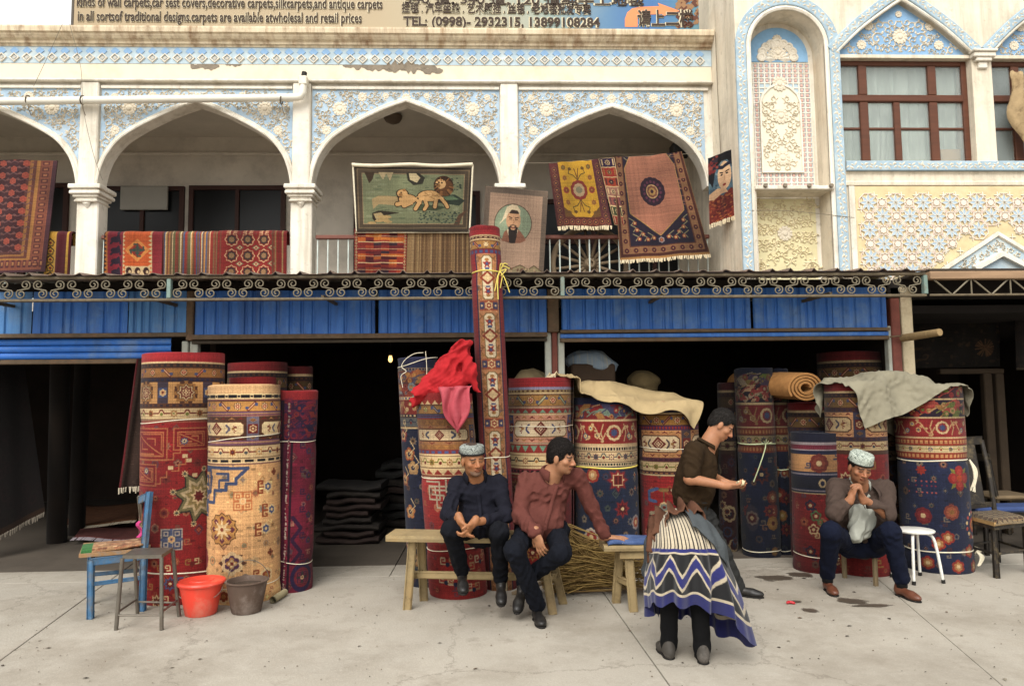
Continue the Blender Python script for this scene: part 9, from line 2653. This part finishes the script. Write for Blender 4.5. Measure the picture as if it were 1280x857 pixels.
# ---------------- man in jacket, elbows on knees
p = Person('seated man in a brown jacket and white skullcap resting his chin on clasped hands',(P(1077,680,6.1)[0],6.1,0),'8d5f43')
pel,che,nek = P(1077,668,6.10),P(1076,630,6.0),P(1075,604,5.92)
shR,shL = P(1045,609,5.96),P(1107,610,5.96); elR,elL = P(1044,641,5.72),P(1108,642,5.72); wrR,wrL = P(1064,622,5.66),P(1078,622,5.66)
hpR,hpL = P(1062,680,6.06),P(1092,680,6.06); knR,knL = P(1039,664,5.68),P(1113,664,5.66); anR,anL = P(1034,716,5.92),P(1127,727,5.72)
anR[2] = .10; anL[2] = .10
hdc = P(1075,584,5.82)
p.head(hdc,(-.05,-1,-.34),(.12,-.3,1),nek)
p.limb([pel,che,nek],[.11,.12,.06]); p.cone(shR,shL,.05,.05); p.limb([shR,elR,wrR],[.042,.038,.026]); p.limb([shL,elL,wrL],[.042,.038,.026])
p.limb([hpR,knR,anR],[.06,.05,.035]); p.limb([hpL,knL,anL],[.06,.05,.035])
p.hand(wrR,(.28,-.05,.95),(.9,.1,-.2),1,(.85,.9,.95,1.0),(.9,.2),scale=.95); p.hand(wrL,(-.28,-.12,.95),(-.9,.1,-.2),-1,(.95,1.0,1.05,1.1),(.9,.2),scale=.95)
p.body(paint={'stubble': .3})
JAC = fabric('brown_jacket','423630',.12,'52453c')
WSH = fabric('pale_shirt','97988e',.06)
bell = P(1074,656,5.92)
def shirt_d(sf):
    sf.path([pel,mid(pel,che),che],[.14,.14,.135],.05); sf.ell(bell+np.array([0,-.02,0]),(.09,.09,.12),k=.05); sf.cone(mid(shR,shL),nek+np.array([0,.03,-.02]),.09,.058,.04); sf.cone(P(1073,640,5.86),P(1069,670,5.82),.07,.055,.04); sf.cone(che+np.array([0,-.07,.04]),che+np.array([0,-.09,-.1]),.075,.075,.04)
    def post(q): q.ell(nek+np.array([0,-.09,.0]),(.03,.05,.05),k=.01,op='sub'); q.ell(nek+np.array([0,-.01,.05]),(.06,.06,.05),k=.01,op='sub')
    return post
so = p.garment('shirt',shirt_d,*bbx([pel,che,nek,shR,shL,bell],.2),WSH,.0075,((.014,60,33,(1,.6,.15)),))
collar(p,nek+np.array([0,.01,.0]),(0,-1,0),.062,WSH,so,.036,.55,(0,-.2,1),.016,.035)
def jac(sf):
    sf.path([pel+np.array([0,.02,-.03]),mid(pel,che)+np.array([0,.02,0]),che+np.array([0,.01,0])],[.175,.172,.165],.05); sf.cone(shR+np.array([.02,0,-.01]),shL+np.array([-.02,0,-.01]),.085,.085,.05); sf.cone(mid(shR,shL)+np.array([0,.01,0]),nek+np.array([0,.05,-.02]),.09,.06,.05); sf.cone(che+np.array([-.09,-.05,.0]),che+np.array([-.10,-.07,-.12]),.085,.07,.04); sf.cone(che+np.array([.09,-.05,.0]),che+np.array([.10,-.07,-.12]),.085,.07,.04)
    sf.path([shR,elR,mid(elR,wrR,.55)],[.078,.07,.056],.03); sf.path([shL,elL,mid(elL,wrL,.55)],[.078,.07,.056],.03)
    def post(q):
        q.cone(nek+np.array([0,-.14,-.02]),nek+np.array([0,-.22,-.20]),.045,.06,.012,'sub'); q.cone(nek+np.array([0,-.22,-.20]),nek+np.array([0,-.25,-.46]),.065,.11,.012,'sub'); q.ell(nek+np.array([0,-.03,.03]),(.065,.07,.06),k=.01,op='sub'); q.ell(nek+np.array([0,-.11,-.02]),(.04,.07,.06),k=.01,op='sub')
    return post
jo = p.garment('jacket',jac,*bbx([pel,che,nek,shR,shL,elR,elL,wrR,wrL],.22),JAC,.0075,((.009,45,43,(.5,.5,1)),(.007,50,44,(1,1,.3))))
# lapels
for q in (-1,1):
    c0 = nek+np.array([q*.068,.0,.012]); c1 = nek+np.array([q*.085,-.13,-.07]); c2 = nek+np.array([q*.05,-.185,-.20]); g = np.zeros((10,4,3))
    for i in range(10):
        pth = smooth_path([c0,c1,c2],5)[i]; w_ = .05*math.sin(math.pi*min(1,(i+1.5)/9)) 
        for j in range(4): g[i,j] = pth+np.array([q*w_*j/3,.03*j/3*(w_>.02),-.004*j])
    MB().sheet(g if q>0 else g[:,::-1],0,None,.004).build('lapel',JAC,jo,smooth=True)
TR_D = fabric('navy_trousers','0f1322',.15)
def tr_d(sf): sf.cone(hpR,hpL,.115,.115,.04); sf.path([hpR,knR,anR+np.array([0,.0,.04])],[.092,.078,.062],.03); sf.path([hpL,knL,anL+np.array([0,0,.04])],[.092,.078,.062],.03); sf.cone(pel,pel+np.array([0,0,-.05]),.13,.12,.04)
p.garment('trousers',tr_d,*bbx([pel,hpR,hpL,knR,knL,anR,anL],.16),TR_D,.0075,((.008,40,48,(.6,.6,.7)),(.007,60,49,(1,.4,.25))))
SHB_ = mat('brown_leather','5c3626',.4,.18,10,.08,60,spec=.45)
for (an,dx) in ((anR,-.05),(anL,.05)): shoe(p,np.array([an[0]-dx*.3,an[1]+.06,0]),np.array([an[0]+dx*.6,an[1]-.20,0]),SHB_,SOLE)
for an in (anR,anL): MB().tube([an+np.array([0,0,-.03]),an+np.array([0,0,.08])],.042,12).build('sock',mat('black_sock','121212',.95),p.t,smooth=True)
hair_cap(p,HAIRG,.004,.06,-.04,9,.002,side=.0)
doppa(p,capmat('white_cap_weave','a9b0a4','37413a',34),mat('cap_band2','17150f',.8),-.0,.078,.09,.04)

# ---------------- woman bending over, seen from behind
p = Person('woman bent double in a long blue, black and white zigzag skirt',(P(860,780,4.42)[0],4.42,0),'9a6a4c')
X0 = P(860,700,4.45)[0]
pel = np.array([X0,4.53,.66]); che = np.array([X0+.06,4.90,.60]); nek = np.array([X0+.1,5.02,.47]); hd = np.array([X0+.13,5.08,.32])
aL,aR = G(838,822),G(880,828); hpL_,hpR_ = pel+np.array([-.08,0,-.03]),pel+np.array([.08,0,-.03])
knL_,knR_ = np.array([aL[0]+.0,4.46,.45]),np.array([aR[0]-.01,4.42,.45]); anL_,anR_ = np.array([aL[0],aL[1]+.03,.09]),np.array([aR[0],aR[1]+.03,.09])
p.head(hd,(.1,.2,-1),(0,1,.3),nek); p.limb([pel,che,nek],[.08,.10,.06])
s1,s2 = che+np.array([-.13,.08,-.02]),che+np.array([.13,.08,-.02]); e1,e2 = s1+np.array([-.02,.1,-.2]),s2+np.array([.02,.1,-.2]); w1,w2 = e1+np.array([.08,.1,-.16]),e2+np.array([-.06,.1,-.16])
p.cone(s1,s2,.05,.05); p.limb([s1,e1,w1],[.042,.036,.025]); p.limb([s2,e2,w2],[.042,.036,.025]); p.hand(w1,(.2,.1,-1),(.5,-.8,0),1); p.hand(w2,(-.2,.1,-1),(-.5,-.8,0),-1)
p.limb([hpL_,knL_,anL_],[.07,.05,.035]); p.limb([hpR_,knR_,anR_],[.07,.05,.035]); p.body(.006)
STK = fabric('black_stockings','0f0f10',.2)
p.garment('stocking',lambda sf: sf.path([knL_+np.array([0,0,.15]),knL_,anL_,anL_+np.array([0,0,-.03])],[.075,.064,.05,.048],.02) and None,*bbx([knL_+np.array([0,0,.15]),anL_],.12),STK,.008); p.garment('stocking',lambda sf: sf.path([knR_+np.array([0,0,.15]),knR_,anR_,anR_+np.array([0,0,-.03])],[.075,.064,.05,.048],.02) and None,*bbx([knR_+np.array([0,0,.15]),anR_],.12),STK,.008)
SHW = mat('dusty_shoe','3c3833',.7,.2,10,.15,60,stain='77706a',samt=.6,sscale=8)
shoe(p,np.array([aL[0]-.005,aL[1]-.04,0]),np.array([aL[0]-.02,aL[1]+.19,0]),SHW,SOLE,S=.9); shoe(p,np.array([aR[0]-.01,aR[1]-.04,0]),np.array([aR[0]+.03,aR[1]+.19,0]),SHW,SOLE,S=.9)
HEADS['w'] = p
SW = fabric('grey_cardigan','43474a',.12)
p.garment('cardigan',lambda sf: (sf.path([pel+np.array([0,.06,.02]),mid(pel,che)+np.array([0,0,.0]),che],[.12,.14,.14],.05),sf.cone(s1,s2,.085,.085,.05),sf.path([s1,e1,mid(e1,w1,.8)],[.075,.06,.05],.03),sf.path([s2,e2,mid(e2,w2,.8)],[.075,.06,.05],.03)) and None,*bbx([pel,che,s1,s2,e1,e2,w1,w2],.22),SW,.009,((.009,55,53,(1,1,1)),))
hair_cap(p,HAIRB,.012,.03,-.08,11,.004)
# skirt
t = Tex(2.0,1.0,'d2c8b4',230)
for x in np.arange(-1,1,.033): t.rect(x,.66,x+.010,1.0,'1a1614')
t.rect(-9,.62,9,.66,'262a7c'); t.rect(-9,.60,9,.62,'d2c8b4'); t.rect(-9,.16,9,.60,'131317')
for (w_,c) in ((.20,'d2c8b4'),(.11,'262a7c')):
    for x in np.arange(-1.1,1.1,.20):
        yb,yt = .28,.50
        for (xa,ya,xb,yb2) in ((x,yb,x+.10,yt),(x+.10,yt,x+.20,yb)):
            t.poly([(xa,ya-w_/2),(xb,yb2-w_/2),(xb,yb2+w_/2),(xa,ya+w_/2)],c)
t.rect(-9,.60,9,.62,'d2c8b4'); t.rect(-9,.13,9,.16,'d2c8b4'); t.rect(-9,0,9,.13,'23276e')
t.finish(77,weave=.03,fade=.06,rows=.02,sat=1.0,warm=(1,.97,.92))
SKM = tex_mat('zigzag_skirt',t,rough=.85,bump=.1,sheen=.2)
nph,nv = 132,30; g = np.zeros((nph+1,nv,3)); uv = np.zeros((nph+1,nv,2))
def hemz(a):       # a: angle from the back, positive to the right
    d = math.degrees(a); return np.interp(d,[-180,-120,-80,-45,-20,0,20,40,62,85,120,180],[.18,.22,.33,.36,.37,.36,.33,.27,.10,.08,.10,.18])
def hemr(a): d = math.degrees(a); return np.interp(d,[-180,-90,-40,0,30,62,80,110,180],[.22,.22,.245,.24,.27,.39,.34,.24,.22])
for i in range(nph+1):
    a =-math.pi+2*math.pi*i/nph; ca,sa = math.cos(a),math.sin(a)
    w_ = np.array([X0+.135*sa,4.66+.02*ca,.745+.125*ca]); h_ = np.array([X0+.205*sa,4.50-.20*ca,.68+.03*ca]); m_ = np.array([X0+.185*sa,4.55-.13*ca,.765+.09*ca])
    hm = np.array([X0+hemr(a)*1.08*sa,4.50-hemr(a)*.95*ca,hemz(a)])
    for j in range(nv):
        v = j/(nv-1)
        if v<.3: q = v/.3; p0 = (1-q)**2*w_+2*q*(1-q)*m_+q*q*h_
        else: q = (v-.3)/.7; p0 = h_*(1-q)+hm*q+np.array([sa,-ca,0])*.02*math.sin(math.pi*q)
        fold = (.040*max(0,v-.15)**1.0)*(math.sin(a*11+.9*math.sin(3*a))+.6*math.sin(a*19+1+2*v))*(.6+.5*math.sin(2.3*a+1))+.004*math.sin(a*24)
        p0 = p0+np.array([sa,-ca,0])*fold; p0[2] = max(.03,p0[2]+.022*max(0,v-.3)*math.sin(a*11+1.6))
        g[i,j] = p0; uv[i,j] = ((a/(2*math.pi)*1.9+1)/2.0,1-v*.999)
MB().sheet(g[::-1],0,uv[::-1],0.0).build('skirt',SKM,p.t,smooth=True)
# jacket tied round the waist: brown ruffle and grey panel
g = np.zeros((70,7,3))
for i in range(70):
    a = math.radians(-112+224*i/69); ca,sa = math.cos(a),math.sin(a)
    for j in range(7):
        v = j/6; rf = .024*math.sin(a*13+1.2*v+math.sin(5*a))+.012*math.sin(a*27)
        g[i,j] = (X0+(.15+.075*v+rf)*sa,4.68-.20*v+.5*rf,.755+(.145-.008*v+rf)*ca+(.02-.16*v)*abs(sa)**2.2+.015*math.sin(a*13+3*v))
MB().sheet(g[::-1],0,None,.008).build('brown_shawl',fabric('brown_wool','54382a',.2,'3a2720'),p.t,smooth=True)
g = np.zeros((24,14,3))
for i in range(24):
    a = math.radians(2+104*i/23); ca,sa = math.cos(a),math.sin(a); L_ = np.interp(math.degrees(a),[8,30,55,80,100],[.34,.50,.78,1.0,1.0])
    for j in range(14):
        q = j/13*L_; w_ = np.array([X0+.15*sa,4.63,.75+.135*ca]); h_ = np.array([X0+.228*sa,4.50-.22*ca,.68+.03*ca]); e_ = np.array([X0+.245*sa,4.48-.24*ca,.48]); t1 = min(1,q*2); t2 = max(0,q*2-1)
        p0 = w_*(1-t1)+h_*t1+np.array([0,-.03*ca,.055*ca])*math.sin(math.pi*t1) if t2==0 else h_*(1-t2)+e_*t2
        g[i,j] = p0+np.array([sa,-ca,0])*(.012+.008*math.sin(a*14+2*q))
MB().sheet(g[::-1],0,None,.006).build('grey_panel',fabric('grey_tweed','44484a',.15),p.t,smooth=True)
